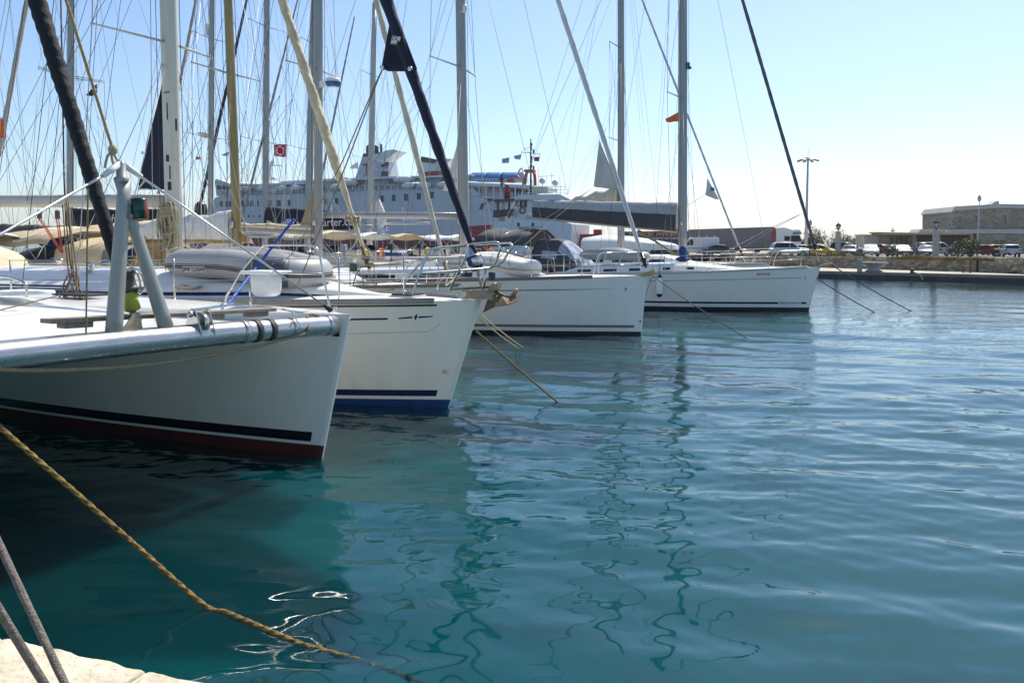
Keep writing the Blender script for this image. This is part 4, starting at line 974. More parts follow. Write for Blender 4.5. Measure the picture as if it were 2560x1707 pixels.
# dinghy lashed keel up on the foredeck
dc_ = b2.L(625, 700, -.28); dn_, tb, dpts, drr = inflatable('inflatable_dinghy', b2, V(dc_.x + .10, dc_.y, b2.L(625, 708, -.6).z + .07), 2.75, 1.45, .235, hypalon, rubber, 'grey inflatable dinghy lashed keel up beside the mast, its name plate upside down', mdark=mat('dinghy_floor', (.22, .22, .225), .5, var=.1), floor=.24, bow_drop=.10)
q = MB(); q.tube(dpts[22:29], [r * 1.008 for r in drr[22:29]], 18); q.build('bow_patch', hypalond, dn_)
def on_tube(x, th, e=.004):
    i = min(range(25), key=lambda k: abs(dpts[k].x - x)); return V(x, dpts[i].y - (drr[i] + e) * math.cos(th), dpts[i].z + (drr[i] + e) * math.sin(th))
pl = MB(); rings = [[on_tube(x, t, .003) for t in (-.10, -.26, -.42, -.58)] for x in [-.80 + .46 * k / 8 for k in range(9)]]
pl.loft(rings, False, False, False); plo = pl.build('name_plate', plasticw, dn_)
c_ = on_tube(-.57, -.34, .007); upv = V(0, -math.sin(.34), -math.cos(.34))
M_ = axes(c_, (-1, 0, 0), upv); text('NEPTUNE', .105, rubber, dn_, M_)
for x in (-1.18, .62): q = MB(); q.tube([V(x, dpts[5].y * 1 - .245 * math.cos(t), .235 + .245 * math.sin(t)) for t in [-.5 + 2.6 * j / 10 for j in range(11)]], .009, 6); q.build('lashing', crope, dn_)
q = MB(); q.tube([on_tube(1.02, .5, .0), on_tube(.97, .35, .05), on_tube(.93, .1, .05), on_tube(.98, -.05, .0)], .012, 6); q.build('grab_handle', rubber, dn_)
# coil of rope hung on the mast
co = MB(); base = b2.L(420, 505, -.22)
for i in range(26):
    w_ = rnd.uniform(.06, .16); hgt = rnd.uniform(.45, .88); cx = rnd.uniform(-.12, .10); cy = rnd.uniform(-.06, .06)
    co.tube([base + V(cx + w_ * math.sin(t) * (1 - .35 * math.cos(t)), cy + .02 * math.sin(3 * t + i), -hgt / 2 + hgt / 2 * math.cos(t)) for t in [2 * math.pi * j / 22 for j in range(22)]], .011, 6, closed=True)
for i in range(6): co.tube([base + V(.15 * math.sin(t), .11 * math.cos(t), -.10 - i * .03) for t in [2 * math.pi * j / 16 for j in range(16)]], .012, 6, closed=True)
tag(co.build('rope_coil', crope), 'big coil of cream rope hanging on the thick white mast', 'rope'); bpy.data.objects['rope_coil'].location = b2.o; bpy.data.objects['rope_coil'].rotation_euler = (0, 0, b2.a)
b2.sprayhood(10.6, 12.0, 1.5, .75, cream)
b2.canopy(12.0, 14.0, 1.6, 2.55, whitecloth, name='bimini')
# mooring lines off the bow
for (xa, ya), (xb, yb), r, m_, lb in (((1191, 828), (1397, 1007), .014, mat('brown_laid_rope', (.24, .17, .07), .9, var=.3, vs=60, bump=.6), 'brown laid mooring rope from the striped bow into the water, thickest of three'),
                                       ((1199, 797), (1297, 871), .009, crope, 'thin dark mooring line behind the thick brown one, lower of a close pair'), ((1202, 787), (1309, 869), .009, mat('buff_rope', (.42, .36, .18), .9), 'thin buff mooring line behind the thick brown one, upper of a close pair')):
    A = b2.W(b2.L(xa, ya, .05 if r < .01 else -.03)); B_ = atz(xb, yb, -.04); rope('mooring_rope', sag(A, B_, .02, 14), r, m_, lb, lay=22)
q = [b2.L(957, 172, -.07), b2.L(872, 425, -.3), b2.L(815, 560, -.5), b2.L(760, 705, -.9)]
b2.tubes('genoa_sheet', [[q[0], b2.L(942, 203, -.1), b2.L(858, 400, .2), b2.L(690, 720, .9)], [q[0], b2.L(945, 200, -.1), b2.L(868, 405, -.3), b2.L(745, 712, -1.0)]], .010, mat('sheet_brown', (.22, .17, .12), .9), 6)

b2.rigging(6, 3); b2.stern_kit(2)
for y0_, xa_, xb_, v_ in ((690, 20, 268, -.75), (664, 60, 300, .6)):
    pts_ = [b2.L(xa_, y0_ + 8, v_), b2.L(xa_ + 10, y0_ - 4, v_), b2.L((xa_ + xb_) / 2, y0_ - 5, v_), b2.L(xb_, y0_ - 4, v_), b2.L(xb_ + 8, y0_ + 8, v_)]
    b2.tubes('hand_rail', [spline(pts_, 5)], .014, steel, 6)
for px_, py_, v_ in ((225, 676, -.9), (330, 690, -.8), (150, 664, .5)):
    q = MB(); q.lathe([(.09, -.12), (.085, -.04), (.055, -.02), (.05, .06), (.075, .10), (.07, .13), (.03, .15)], b2.L(px_, py_, v_), 14); q.build('winch', steel, b2.root)
for px_, py_, v_, c_ in ((300, 700, -.3, crope), (90, 690, -.6, MATS['brown_laid_rope']), (470, 722, -1.2, crope)):
    q = MB(); c0 = b2.L(px_, py_, v_)
    for i in range(4): q.tube([c0 + V((.16 + .02 * i) * math.cos(t), (.12 + .02 * i) * math.sin(t), .012 * i + .01 * math.sin(3 * t)) for t in [2 * math.pi * j / 18 for j in range(18)]], .010, 5, closed=True)
    q.build('coiled_line', c_, b2.root)
b2.window(6.5, 9.5, .58, .86, glassd)
# ================================================================== A: small yacht with the golden mast and thick cream furled sail
A = Yacht('sailing_yacht', 'small yacht with golden mast and thick cream furled sail, second mast of gold colour only', V(-2.75, 14.9, 0), -24, L=10.0, B=3.2, zb=1.38, zs=1.2, ov=.5, bands=[(-1, .1, 1)], hullm=white2)
A.root['label'] = 'small yacht with a golden yellow mast and thick cream furled sail'
A.hull([navy]); A.deck(teak); A.toerail(teak, .02, .05); A.cabprep(1.9, 8, 1.15, .36, side=.5, nose=1.4); A.cabin(white2)
for k in range(4): A.window(3.2 + k * 1.1, 3.9 + k * 1.1, .35, .7)
mast_px(A, 570, 593, 580, 12.2, alug, 19, foot=1.6)
A.spreaders([6.0], [.95], .1); A.shrouds(.006, halyards=True)
furl_px(A, 908, 622, 705, 0, 11.8, .082, mat('sand_sail', (.60, .50, .33), .85, var=.16, vs=3, bump=.5, bs=18), n=220, spiral=(.13, 1.5, 2), drumm=galv, knee=lambda t: interp([(0, .45), (.08, .55), (.135, .75), (.15, 1.1), (.3, 1.12), (.6, 1), (1, .7)], t))
q = MB()
for a in range(5): q.tube([A.L(880 + rnd.uniform(-8, 10), 548 + rnd.uniform(-5, 8), rnd.uniform(-.12, .12)) + V(.10 * math.cos(t), .1 * math.sin(t), .03 * math.sin(2 * t)) for t in [2 * math.pi * j / 10 for j in range(10)]], .018, 5, closed=True)
q.build('sheet_wraps', crope, A.root)
A.boom(A.L(590, 600).z, 3.6, alug, .06); A.sailcover(whitecloth, .55, .28, .17, wav=.03)
sail_patch(A, [(592, 582), (560, 595), (520, 615), (478, 632), (480, 645), (595, 648)], whitecloth, name='mainsail_bundle', thick=.05)
q = MB(); q.prism([A.L(px, py, -.05) for px, py in ((602, 580), (616, 600), (612, 606), (601, 604))], (0, .1, 0)); q.build('halyard_bag', mat('tan_cloth', (.34, .22, .09), .85), A.root)
A.pulpit(galvl, 1.3, .6, .015, fwd=.15); A.stanchions([2.2, 3.6, 5.0], .6)
q = MB(); q.box(A.L(884, 668, -.3), (.12, .12, .16)); q.build('navigation_lamp', mat('green_box', (.03, .07, .06), .4), A.root, bevel=.02)
q = MB(); q.bar(V(.45, 0, 1.52), V(-.6, 0, 1.5), .2, .05); q.bar(V(.40, 0, 1.45), V(.2, 0, 1.2), .12, .05); q.build('bow_roller', galv, A.root)
A.canopy(7.6, 9.9, 1.35, 2.5, mat('sand_canvas', (.44, .36, .24), .85, var=.12, vs=4, bump=.3), fh=1.2); A.canopy(6.0, 7.5, 1.3, 2.25, sandcloth, name='sprayhood', arch=.3, droop=.3, fh=.8)
# the white dinghy turned over on its deck
dw = MB(); c0_ = V(-2.5, .35, 1.62); rings = []
for i in range(14):
    t = i / 13; x = -1.15 + 2.3 * t; w_ = .62 * (1 - max(0, (t - .45) / .55) ** 2.4 * .98) ; hh = .40 * (1 - .35 * t)
    rings.append([V(x, w_ * k, hh * max(0, 1 - abs(k) ** 2.6)) for k in (-1, -.9, -.7, -.4, 0, .4, .7, .9, 1)])
dw.loft(rings[::1], False, True, True); 
# ================================================================== B: yacht with the radar dome, thin cream furled sail
Bt = Yacht('sailing_yacht', 'yacht carrying a white and blue radar dome on its grey mast', V(-1.62, 18.5, 0), -24, L=11.5, B=3.5, zb=1.42, zs=1.25, ov=.5, bands=[(-1, .1, 1)], hullm=white)
Bt.hull([navy]); Bt.deck(deckm); Bt.toerail(teak, .02, .05); Bt.cabprep(2.2, 9, 1.2, .42, side=.5, nose=1.5); Bt.cabin(white)
for k in range(4): Bt.window(3.3 + k * 1.2, 4.2 + k * 1.2, .35, .72)
mast_px(Bt, 796, 796, 640, 16.0, alu, 18.5, foot=1.75); Bt.spreaders([6.9, 10.6], [1.0, .8], .2); Bt.shrouds(.0065)
furl_px(Bt, 1112, 660, 940, 0, 15.0, .07, mat('cream_sail', (.60, .54, .42), .85, var=.12, vs=3, bump=.5, bs=18), n=140, spiral=(.10, 1.3, 2), drumm=galv, knee=lambda t: interp([(0, .55), (.10, .75), (.155, .8), (.17, 1.05), (.5, 1), (1, .7)], t))
Bt.boom(Bt.L(785, 581).z, 4.4, alu, .065, drop=-.17); Bt.sailcover(cream, .12, .10, .12)
sail_patch(Bt, [(789, 445), (783, 470), (765, 520), (752, 560), (789, 562)], mat('tan_sail', (.40, .33, .22), .85, var=.12), name='mainsail_clew')
rp = Bt.mp(Bt.L(800, 218).z) + V(.09, -.02, 0); q = MB(); q.prism([rp + V(-.05, -.05, -.05), rp + V(.42, -.05, .10), rp + V(.48, -.05, .12), rp + V(.48, -.05, .15), rp + V(-.05, -.05, .13)], (0, .1, 0)); br = q.build('radar_bracket', plasticw, Bt.mast_o, bevel=.01)
rc = Bt.L(833, 206, -.02); q = MB(); q.lathe([(.10, -.12), (.165, -.10), (.195, -.03), (.20, 0), (.20, .05), (.17, .095), (.08, .115), (.01, .118)], rc, 24, mis=lambda i, j: 1 if i < 3 else 0); q.build('radar_dome', [plasticw, mat('radar_blue', (.02, .11, .30), .4)], Bt.mast_o)
text('RADAR', .06, bluecloth, br, axes(rc + V(-.02, -.203, .028), (1, 0, 0), (0, 0, 1))) if False else None
Bt.pulpit(steel, 1.3, .6, .013); Bt.stanchions([2.4, 3.9, 5.4], .6)
Bt.canopy(7.3, 9.0, 1.4, 2.5, cream, name='sprayhood', arch=.25, fh=.9); Bt.canopy(9.2, 11.4, 1.5, 2.75, sandcloth, fh=1.3, lift0=.1)
# ================================================================== third boat: long white hull with white furled sail and white dinghy
b3 = Yacht('sailing_yacht', 'white yacht with grey waterline stripe, white furled sail and a white dinghy on deck', atz(1603, 838, 0), -24, L=12.6, B=4.0, zb=1.6, zs=1.3, ov=.2, bands=[(-1, .095, 1), (.195, .268, 2, .10)], hullm=hull3, ef=.9, ew=1.1)
tp = b3.L(1617, 688, 0); b3.zb = tp.z; b3.ov = tp.x
b3.hull([darkanti, greyst]); b3.deck(deckm); b3.toerail(mat('brown_toe_rail', (.20, .17, .16), .6, var=.15, vs=9), .02, .05, a0=1.25)
A_, B_ = b3.HP(1150, 727), b3.HP(1535, 722)
b3.strip(A_[0], B_[0], lambda a: lerp(A_[1], B_[1], (a - A_[0]) / (B_[0] - A_[0])) - .02 * min(1, (a - B_[0]) / 1.5 + .08), lambda a: lerp(A_[1], B_[1], (a - A_[0]) / (B_[0] - A_[0])) + .016 * min(1, (a - B_[0]) / 1.5 + .08), mat('pale_grey_line', (.24, .27, .29), .4), 'pin_stripe', 20)
c_ = b3.H(*b3.HP(1563, 722), -1, .004); q = MB(); q.prism([c_ + V(dx * .075, 0, dz * .1) for dx, dz in ((0, 1), (.18, .18), (1, 0), (.18, -.18), (0, -1), (-.18, -.18), (-1, 0), (-.18, .18))], (0, .01, 0)); q.build('star_emblem', greyst, b3.root)
hp = b3.H(*b3.HP(1601, 803), -1, .004); q = MB(); q.lathe([(.03, -.01), (.028, .006), (.01, .007)], hp, 12, rot=Matrix.Rotation(R(-90), 3, 'X')); q.build('drain_fitting', greyst, b3.root)
b3.cabprep(-b3.L(1362, 690, -.3).x, 10.5, 1.35, .33, side=.55, nose=1.2); b3.cabin(white)
b3.window(4.4, 6.2, .3, .75); b3.window(6.8, 8.6, .3, .75)
mast_px(b3, 1151, 1161, 600, 18.0, alu, 20, foot=1.85); b3.spreaders([7.45, 11.9], [1.35, 1.0], .25); b3.shrouds(.008)
b3.boom(b3.L(1150, 540).z, 4.9, alu, .085, drop=-.1)
q = MB(); p = b3.mp(b3.L(1168, 22).z); q.sphere(p + V(.18, -.08, 0), .075, 6, sq=(1, 1, 1.3)); q.box(p + V(.14, -.06, -.1), (.1, .1, .06)); q.build('radar_reflector', plasticw, b3.mast_o)
sail_patch(b3, [(1148, 345), (1132, 400), (1112, 460), (1107, 476), (1128, 480), (1150, 481), (1150, 420)], whitecloth, v=0, name='mainsail_clew')
c_ = b3.L(1138, 450, -.10); q = MB(); q.tube([c_ + V(.055 * math.cos(t), 0, .055 * math.sin(t)) for t in [2 * math.pi * j / 14 for j in range(14)]], .008, 5, closed=True); q.box(c_, (.06, .01, .012)); q.box(c_, (.012, .008, .06)); q.build('sail_emblem', greyst, b3.root)
furl_px(b3, 1603, 632, 1395, 0, 17, .068, mat('white_sail', (.62, .61, .61), .8, var=.06, vs=2, bump=.4, bs=18), n=150, spiral=(.06, 1.2, 2), knee=lambda t: interp([(0, .75), (.1, .85), (.3, 1.05), (.6, 1), (1, .6)], t))
sail_patch(b3, [(1498, 350), (1494, 385), (1484, 466), (1490, 468), (1540, 474), (1546, 468), (1520, 405)], mat('pale_sail', (.55, .53, .50), .85, var=.08), v=-.02, name='genoa_clew')
b3.tubes('genoa_sheet', [[b3.L(1484, 467), b3.L(1440, 500, -.3), b3.L(1340, 560, -.9), b3.L(1240, 650, -1.4)], [b3.L(1484, 467), b3.L(1448, 496, .3), b3.L(1370, 560, .9), b3.L(1260, 660, 1.4)]], .008, wire, 5)
b3.tubes('pulpit', [spline(lpath(b3, [(1498, 688, -.95), (1504, 668, -.92), (1516, 636, -.85), (1524, 632, -.8), (1586, 631, -.3), (1593, 634, -.25), (1600, 662, -.2), (1602, 680, -.2)]), 5), lpath(b3, [(1508, 662, -.92), (1600, 662, -.2)]), spline(lpath(b3, [(1544, 684, -.55), (1544, 666, -.55), (1558, 637, -.52), (1566, 632, -.5)]), 4),
                     spline([b3.rail(1.7, 0, side=1), b3.rail(1.6, .35, side=1), b3.rail(1.4, .62, side=1), b3.rail(.5, .64, side=1), V(b3.ov + .05, .15, b3.zb + .62)], 5)], .014, steel, 8)
b3.stanchions([-b3.L(px, 690, -1.6).x for px in (1417, 1307)] + [6.6, 8.6], .62, a0=1.9)
q = MB(); q.prism([b3.L(px, py, -.1) for px, py in ((1588, 688), (1612, 682), (1636, 672), (1637, 682), (1628, 689), (1605, 692))], (0, .2, 0)); q.build('bow_roller', mat('buff_roller', (.46, .36, .18), .6, var=.2, vs=9), b3.root, bevel=.01)
d3, t3, p3, r3 = inflatable('inflatable_dinghy', b3, V(b3.L(1245, 655, -.35).x - .1, -.35, b3.L(1245, 676, -.7).z), 2.75, 1.4, .22, hypalonw, mat('grey_strake', (.28, .28, .26), .5), 'creamy white inflatable dinghy keel up on the deck of the grey striped yacht', floor=.26, bow_drop=.12, stripes=True)
for x in (-.75, .2, .75): q = MB(); q.tube([V(x, p3[5].y - .228 * math.cos(t), .22 + .228 * math.sin(t)) for t in [-.6 + 2.6 * j / 10 for j in range(11)]], .006, 5); q.build('lashing', ropedark, d3)
A_ = b3.W(b3.L(1632, 690, 0)); B__ = atz(1872, 848, -.04); rope('mooring_rope', sag(A_, B__, .05, 14), .012, mat('steel_grey_rope', (.13, .13, .13), .85), 'long dark mooring line slanting from the grey striped bow down to the water', lay=22)
rope('mooring_rope', sag(b3.W(b3.L(1632, 690, .1)), b3.W(b3.L(1613, 737, .25)), .0, 4), .010, MATS['steel_grey_rope'], 'short dark line hanging straight down beside the stem of the grey striped yacht', lay=22)
# ================================================================== fourth boat: grey sail cover, grey dinghy, lettering on the bow
b4 = Yacht('sailing_yacht', 'white yacht furthest right, two tone grey sail cover and red script name on its bow', atz(2022, 777, 0), -24, L=12.8, B=4.2, zb=1.6, zs=1.12, ov=.4, bands=[(-1, .12, 1)], hullm=hull3, ef=.9, ew=1.1)
tp = b4.L(2051, 667, 0); b4.zb = tp.z; b4.ov = tp.x
b4.hull([darkanti]); b4.deck(deckm); b4.toerail(aluw, .02, .045, a0=.4)
A_, B_ = b4.HP(1946, 757), b4.HP(2003, 757); E_ = b4.HP(2016, 757)
b4.strip(E_[0], B_[0], .245, .315, navy, 'waterline_stripe', 3); b4.strip(A_[0], 12.5, .245, .315, navy, 'waterline_stripe', 30)
def hull_text(y, body, px0, px1, py, hpx, m, shear=0, sxf=1.0):
    p0, p1 = y.H(*y.HP(px0, py), -1, .006), y.H(*y.HP(px1, py), -1, .006); d = p1 - p0
    o = text(body, 1, m, y.root, Matrix.Identity(4), extrude=.003, shear=shear); wdt = max(v.co.x for v in o.data.vertices) - min(v.co.x for v in o.data.vertices); hgt = max(v.co.y for v in o.data.vertices) - min(v.co.y for v in o.data.vertices)
    sx = d.length / wdt; sy = hpx * y.W((p0 + p1) / 2).y / F / hgt
    M2 = axes((p0 + p1) / 2, d, (0, 0, 1)); o.matrix_local = M2 @ Matrix.Diagonal((sx, sy, 1, 1)); return o
hull_text(b4, 'BENETEAU', 1950, 2000, 757.5, 5, navy)
hull_text(b4, 'Splanty', 1889, 1925, 684, 10, mat('script_red', (.35, .02, .05), .4), shear=.25)
q = MB(); c_ = b4.H(*b4.HP(2012, 694), -1, .004); q.tube([c_ + V(.03 * math.sin(t), 0, .05 * math.cos(t) * 1.2) for t in [-.3 + 3.6 * j / 10 for j in range(11)]], .01, 5); q.build('bow_emblem', greyst, b4.root)
A_, B_ = b4.HP(1620, 703), b4.HP(2004, 694)
b4.strip(A_[0], B_[0], lambda a: lerp(A_[1], B_[1], (a - A_[0]) / (B_[0] - A_[0])) - .012, lambda a: lerp(A_[1], B_[1], (a - A_[0]) / (B_[0] - A_[0])) + .012, MATS['pale_grey_line'], 'pin_stripe', 24)
b4.cabprep(-b4.L(1880, 660, -.3).x, 11, 1.35, .36, side=.55, nose=2.6); b4.cabin(white)
for xa, xb in ((1377, 1394), (1446, 1481), (1512, 1545), (1576, 1606), (1660, 1678), (1717, 1735)):
    b4.window(-b4.L(xb, 668, -1.1).x, -b4.L(xa, 668, -1.1).x, .42, .72, sides=(-1,)); 
b4.window(3.2, 10.6, .18, .23, greyst, 'stripe', n=20, sides=(-1,))
mast_px(b4, 1707, 1707, 640, 18.6, alu, 17.5, foot=1.95); b4.spreaders([b4.L(1700, 248).z, 12.4], [1.3, 1.0], .3); b4.shrouds(.009)
b4.boom(b4.L(1695, 576).z, 6.3, aluw, .085, drop=-.62); b4.sailcover(lgreycloth, .98, .60, .24, greycloth, wav=.012, a0=.01, a1=.95, split=.52)
furl_px(b4, 2032, 600, 1856, 0, 17.5, .062, mat('slate_sail', (.12, .12, .135), .85, var=.1, bump=.4, bs=18), n=140, spiral=(.06, 1.3, 2), knee=lambda t: interp([(0, .8), (.1, .95), (.5, 1.0), (1, .6)], t))
b4.tubes('genoa_sheet', [[b4.L(2005, 534), b4.L(1990, 541), b4.L(1930, 568, .4), b4.L(1700, 690, 1.3)], [b4.L(2005, 534), b4.L(1992, 541), b4.L(1944, 566, -.4), b4.L(1760, 680, -1.3)]], .010, wire, 5)
q = MB(); p = b4.mp(b4.L(1716, 165).z); q.box(p + V(.2, -.05, .02), (.14, .12, .18)); q.box(p + V(.25, -.05, -.10), (.16, .14, .1)); q.build('deck_light', plasticb, b4.mast_o, bevel=.03)
b4.sprayhood(8.2, 10.2, 1.5, 1.25, greycloth, clearpane)
b4.canopy(10.3, 12.6, 1.6, 2.62, greycloth, arch=.38, droop=.30, fh=1.2)
q = MB(); q.sphere(b4.L(1707, 648, -.05), .26, 8, sq=(1.1, 1, .38)); q.sphere(b4.L(1707, 630, -.05), .16, 8, sq=(1, 1, 1.6)); q.build('mast_boot', bluecloth, b4.root)
q = MB(); q.tube([b4.L(1595, 576, -.25), b4.L(1690, 637, -.25)], .05, 10); q.build('vang_strut', alug, b4.root)
b4.tubes('pulpit', [spline([b4.rail(1.6, 0), b4.rail(1.55, .3), b4.rail(1.4, .6), b4.rail(.6, .62), V(b4.ov + .1, -.14, b4.zb + .6)], 5), spline([b4.rail(1.6, 0, side=1), b4.rail(1.4, .6, side=1), b4.rail(.6, .62, side=1), V(b4.ov + .1, .14, b4.zb + .6)], 5), [b4.rail(1.5, .3), b4.rail(.4, .32)], [b4.rail(.6, 0), b4.rail(.6, .62)]], .014, steel, 6)
b4.stanchions([-b4.L(px, 680, -1.5).x for px in (1769, 1658, 1540, 1420)], .62, a0=1.6)
for a in (-b4.L(1382, 660, -1.4).x, -b4.L(1436, 660, -1.4).x): q = b4.tubes('boarding_gate', [spline([b4.rail(a, 0), b4.rail(a, .55), b4.rail(a - .1, .62), b4.rail(a - .25, .6), b4.rail(a - .3, 0)], 4)], .013, steel, 6)
q = MB(); q.prism([b4.L(px, py, -.1) for px, py in ((2040, 668), (2060, 660), (2082, 657), (2078, 663), (2068, 668))], (0, .2, 0)); q.build('bow_roller', MATS['buff_roller'], b4.root, bevel=.01)
d4, *_ = inflatable('inflatable_dinghy', b4, V(b4.L(1540, 640, -.2).x, -.15, b4.L(1540, 650, -.6).z), 2.7, 1.4, .2, hypalon, rubber, 'small grey inflatable dinghy keel up below the grey sail cover', mdark=mat('dinghy_floor_grey', (.16, .165, .17), .5), floor=.25, bow_drop=.06, stripes=False)
fr_ = empty('fender', b4.W(b4.H(*b4.HP(1651, 715), -1, .14)), b4.a, 'white cylindrical fender with dark ends hanging on the hull of the right hand yacht', 'fender')
q = MB(); rr = .13; q.lathe([(.03, -.40), (.06, -.38), (.10, -.31), (.125, -.27), (rr, -.2), (rr, .2), (.125, .27), (.10, .31), (.05, .36), (.025, .42)], (0, 0, 0), 18, mis=lambda i, j: 1 if i < 3 or i > 6 else 0); q.build('fender_body', [plasticw, navycloth], fr_)
q = MB(); q.tube([(0, 0, .4), (0, .06, .75)], .01, 6); q.build('fender_line', ropedark, fr_)
for (xa, ya), (xb, yb), lb in (((2004, 670), (2190, 783), 'left one of two mooring lines off the right hand yacht, leaving low on its bow'), ((2080, 663), (2283, 780), 'right one of two mooring lines running off the bow of the right hand yacht')):
    rope('mooring_rope', sag(b4.W(b4.L(xa, ya, -.1)), atz(xb, yb, -.03), .06, 12), .017, mat('blue_grey_rope', (.06, .075, .10), .8), lb, lay=20)
# ================================================================== fifth boat, mostly hidden behind the fourth
b5 = Yacht('sailing_yacht', 'yacht half hidden behind the grey sail cover, with a cream sail bundle on its boom', V(11.0, 33.8, 0), -24, L=13.0, B=4.0, zb=1.5, zs=1.35, ov=.4, bands=[(-1, .1, 1)], hullm=white)
b5.hull([navy]); b5.deck(deckm); b5.toerail(aluw); b5.cabprep(2.4, 11, 1.35, .45, side=.55, nose=1.8); b5.cabin(white)
for k in range(4): b5.window(4 + k * 1.4, 5 + k * 1.4, .4, .72)
mast_px(b5, 1552.5, 1553, 560, 19.5, alu, 13.5, foot=1.9); b5.spreaders([b5.L(1545, 122).z, b5.L(1545, 355).z], [1.2, 1.3], .2); b5.shrouds(.009)
furl_px(b5, 1848, 618, 1605, 0, 18, .05, mat('lilac_white_sail', (.55, .53, .55), .85, var=.06), n=120, knee=lambda t: interp([(0, .75), (.1, .9), (.5, 1.0), (1, .7)], t))
sail_patch(b5, [(1768, 445), (1766, 470), (1763, 488), (1790, 499), (1797, 498), (1782, 470)], MATS['pale_sail'], v=-.02, name='genoa_clew')
lab = [b5.L(*p, -.10) for p in ((1777, 469), (1785, 469), (1787, 477), (1777, 477))]; q = MB(); q.prism(lab, (0, .02, 0)); q.build('sail_label', flagb, b5.root)
b5.tubes('genoa_sheet', [[b5.L(1763, 488), b5.L(1690, 530, .5)]], .012, wire, 5)
b5.boom(b5.L(1545, 520).z, 3.3, alu, .08); b5.sailcover(cream, .95, .22, .26, wav=.06)
b5.pulpit(steel, 1.5, .62, .014); b5.stanchions([2.6, 4.2], .6); b5.sprayhood(9, 10.4, 1.4, .8, greycloth)

for i_, y_ in enumerate((A, Bt, b3, b4, b5)): y_.rigging(5, 10 + i_, lazy=y_ not in (b4,)); y_.stern_kit(20 + i_)
# ================================================================== second row, bows away from us to the left
def far_yacht(label, xt, xb, Y, wpx, m, L=13.0, B=4.0, furl=None, cover=None, sp=(), top=19.0, boomz=3.0, bl=4.6, hm=None, extra=None, rb=.006):
    P = at(xb, 580, Y); a = R(156); am = 4.7; o = V(P.x + math.cos(a) * am, P.y + math.sin(a) * am, 0)
    y = Yacht('sailing_yacht', label, o, 156, L=L, B=B, zb=1.5, zs=1.35, ov=.4, bands=[(-1, .1, 1), (.2, .3, 1)], hullm=hm or white)
    y.hull([navy]); y.deck(deckm); y.toerail(aluw); y.cabprep(2.2, 10, 1.3, .5, side=.55, nose=1.6); y.cabin(white)
    for k in range(4): y.window(3.6 + k * 1.4, 4.7 + k * 1.4, .35, .75)
    mast_px(y, xt, xb, 580, top, m, wpx, foot=1.95)
    if sp: y.spreaders([y.L(xb, py).z for py, l in sp], [l for py, l in sp], .12)
    else: y.spreaders([8.2, 12.8], [1.2, 1.0], .15)
    y.shrouds(rb + .002)
    if furl: furl_px(y, *furl[:4], top * .96, furl[4], furl[5], n=90)
    y.boom(boomz, bl, m, .08)
    if cover: y.sailcover(*cover)
    y.pulpit(steel, 1.4, .62, .014); y.stanchions([2.8, 4.6, 6.6, 8.6], .62)
    y.canopy(9.6, 12.2, 1.6, 2.7, extra or whitecloth, fh=1.2); y.sprayhood(8.0, 9.4, 1.4, .75, navycloth, clearpane)
    y.rigging(4, int(abs(xb)) + 3, r=.006); y.stern_kit(int(abs(xb)) + 5)
    return y
y1 = far_yacht('yacht at the far left with a black boom cover lettered in white', 178, 175, 30, 15, alu, furl=(62, 300, 68, 0, .06, cream) if False else None, cover=(blackcloth, .62, .50, .2), sp=((190, 1.35), (195, 1.35)), boomz=at(175, 566, 30).z, bl=4.9, extra=cream)
text('fyilandi', .40, whitecloth, y1.root, axes(y1.bp.lerp(y1.bq, .62) + V(0, .235, .26), (-1, 0, 0), (0, 0, 1)), shear=.1)
y1.tubes('lazy_jack', [[y1.mp(y1.L(177, 380).z), y1.bp.lerp(y1.bq, .5)], [y1.mp(y1.L(177, 380).z), y1.bp.lerp(y1.bq, .9)]], .007, wire, 5)
y2 = far_yacht('yacht with a slim grey mast and black satellite dome beside it', 530, 526, 36, 12, alu, furl=(381, 560, 490, 0, .07, mat('beige_sail', (.42, .37, .30), .85)), sp=((98, 1.3), (345, 1.5)), boomz=at(526, 590, 36).z, extra=cream)
q = MB(); c_ = y2.L(545, 527, 1.0) if False else y2.D(502, 525, 38); q.lathe([(.22, -.42), (.30, -.38), (.31, .05), (.27, .25), (.16, .38), (.02, .43)], c_, 18); q.tube([c_ + V(0, 0, -.4), c_ + V(0, 0, -2.2)], .06, 8); q.build('satellite_dome', plasticb, y2.root)
q = MB(); p = y2.mp(y2.L(520, 75).z); q.box(p + V(.22, .0, 0), (.16, .2, .5)); p = y2.mp(y2.L(520, 336).z); q.lathe([(.1, -.1), (.28, -.06), (.28, .06), (.2, .12)], p + V(.45, 0, 0), 14); q.box(p + V(.2, 0, -.12), (.5, .12, .06)); q.build('radar_dome', plasticw, y2.mast_o)
y3 = far_yacht('yacht with a navy boom cover carrying white charter lettering', 667, 663, 42, 13.5, alu, furl=(490, 560, 617, 0, .09, navycloth), cover=(navycloth, 1.15, .78, .30), sp=((68, 1.5), (356, 1.9)), boomz=at(663, 574, 42).z, bl=5.9, extra=whitecloth)
text('DreamYachtCharter.com', .60, whitecloth, y3.root, axes(y3.bp.lerp(y3.bq, .56) + V(0, .36, .30), (-1, 0, .02), (0, 0, 1)))
y4 = far_yacht('yacht whose grey mast stands close behind the radar dome mast', 784, 770, 48, 15, alu, furl=(608, 540, 744, 0, .075, mat('dun_sail', (.30, .28, .25), .85)), sp=((110, 1.3), (376, 2.0)), boomz=3.4, extra=sandcloth)
y5 = far_yacht('yacht with a slender white mast and a folded white sail before the ship funnel', 936, 925, 54, 13, aluw, furl=(780, 560, 895, 0, .08, mat('dun_sail2', (.33, .31, .28), .85)), sp=((190, 1.6), (400, 2.4)), boomz=at(925, 560, 54).z, extra=whitecloth)
q = MB(); c_ = y5.L(942, 510, .3); 
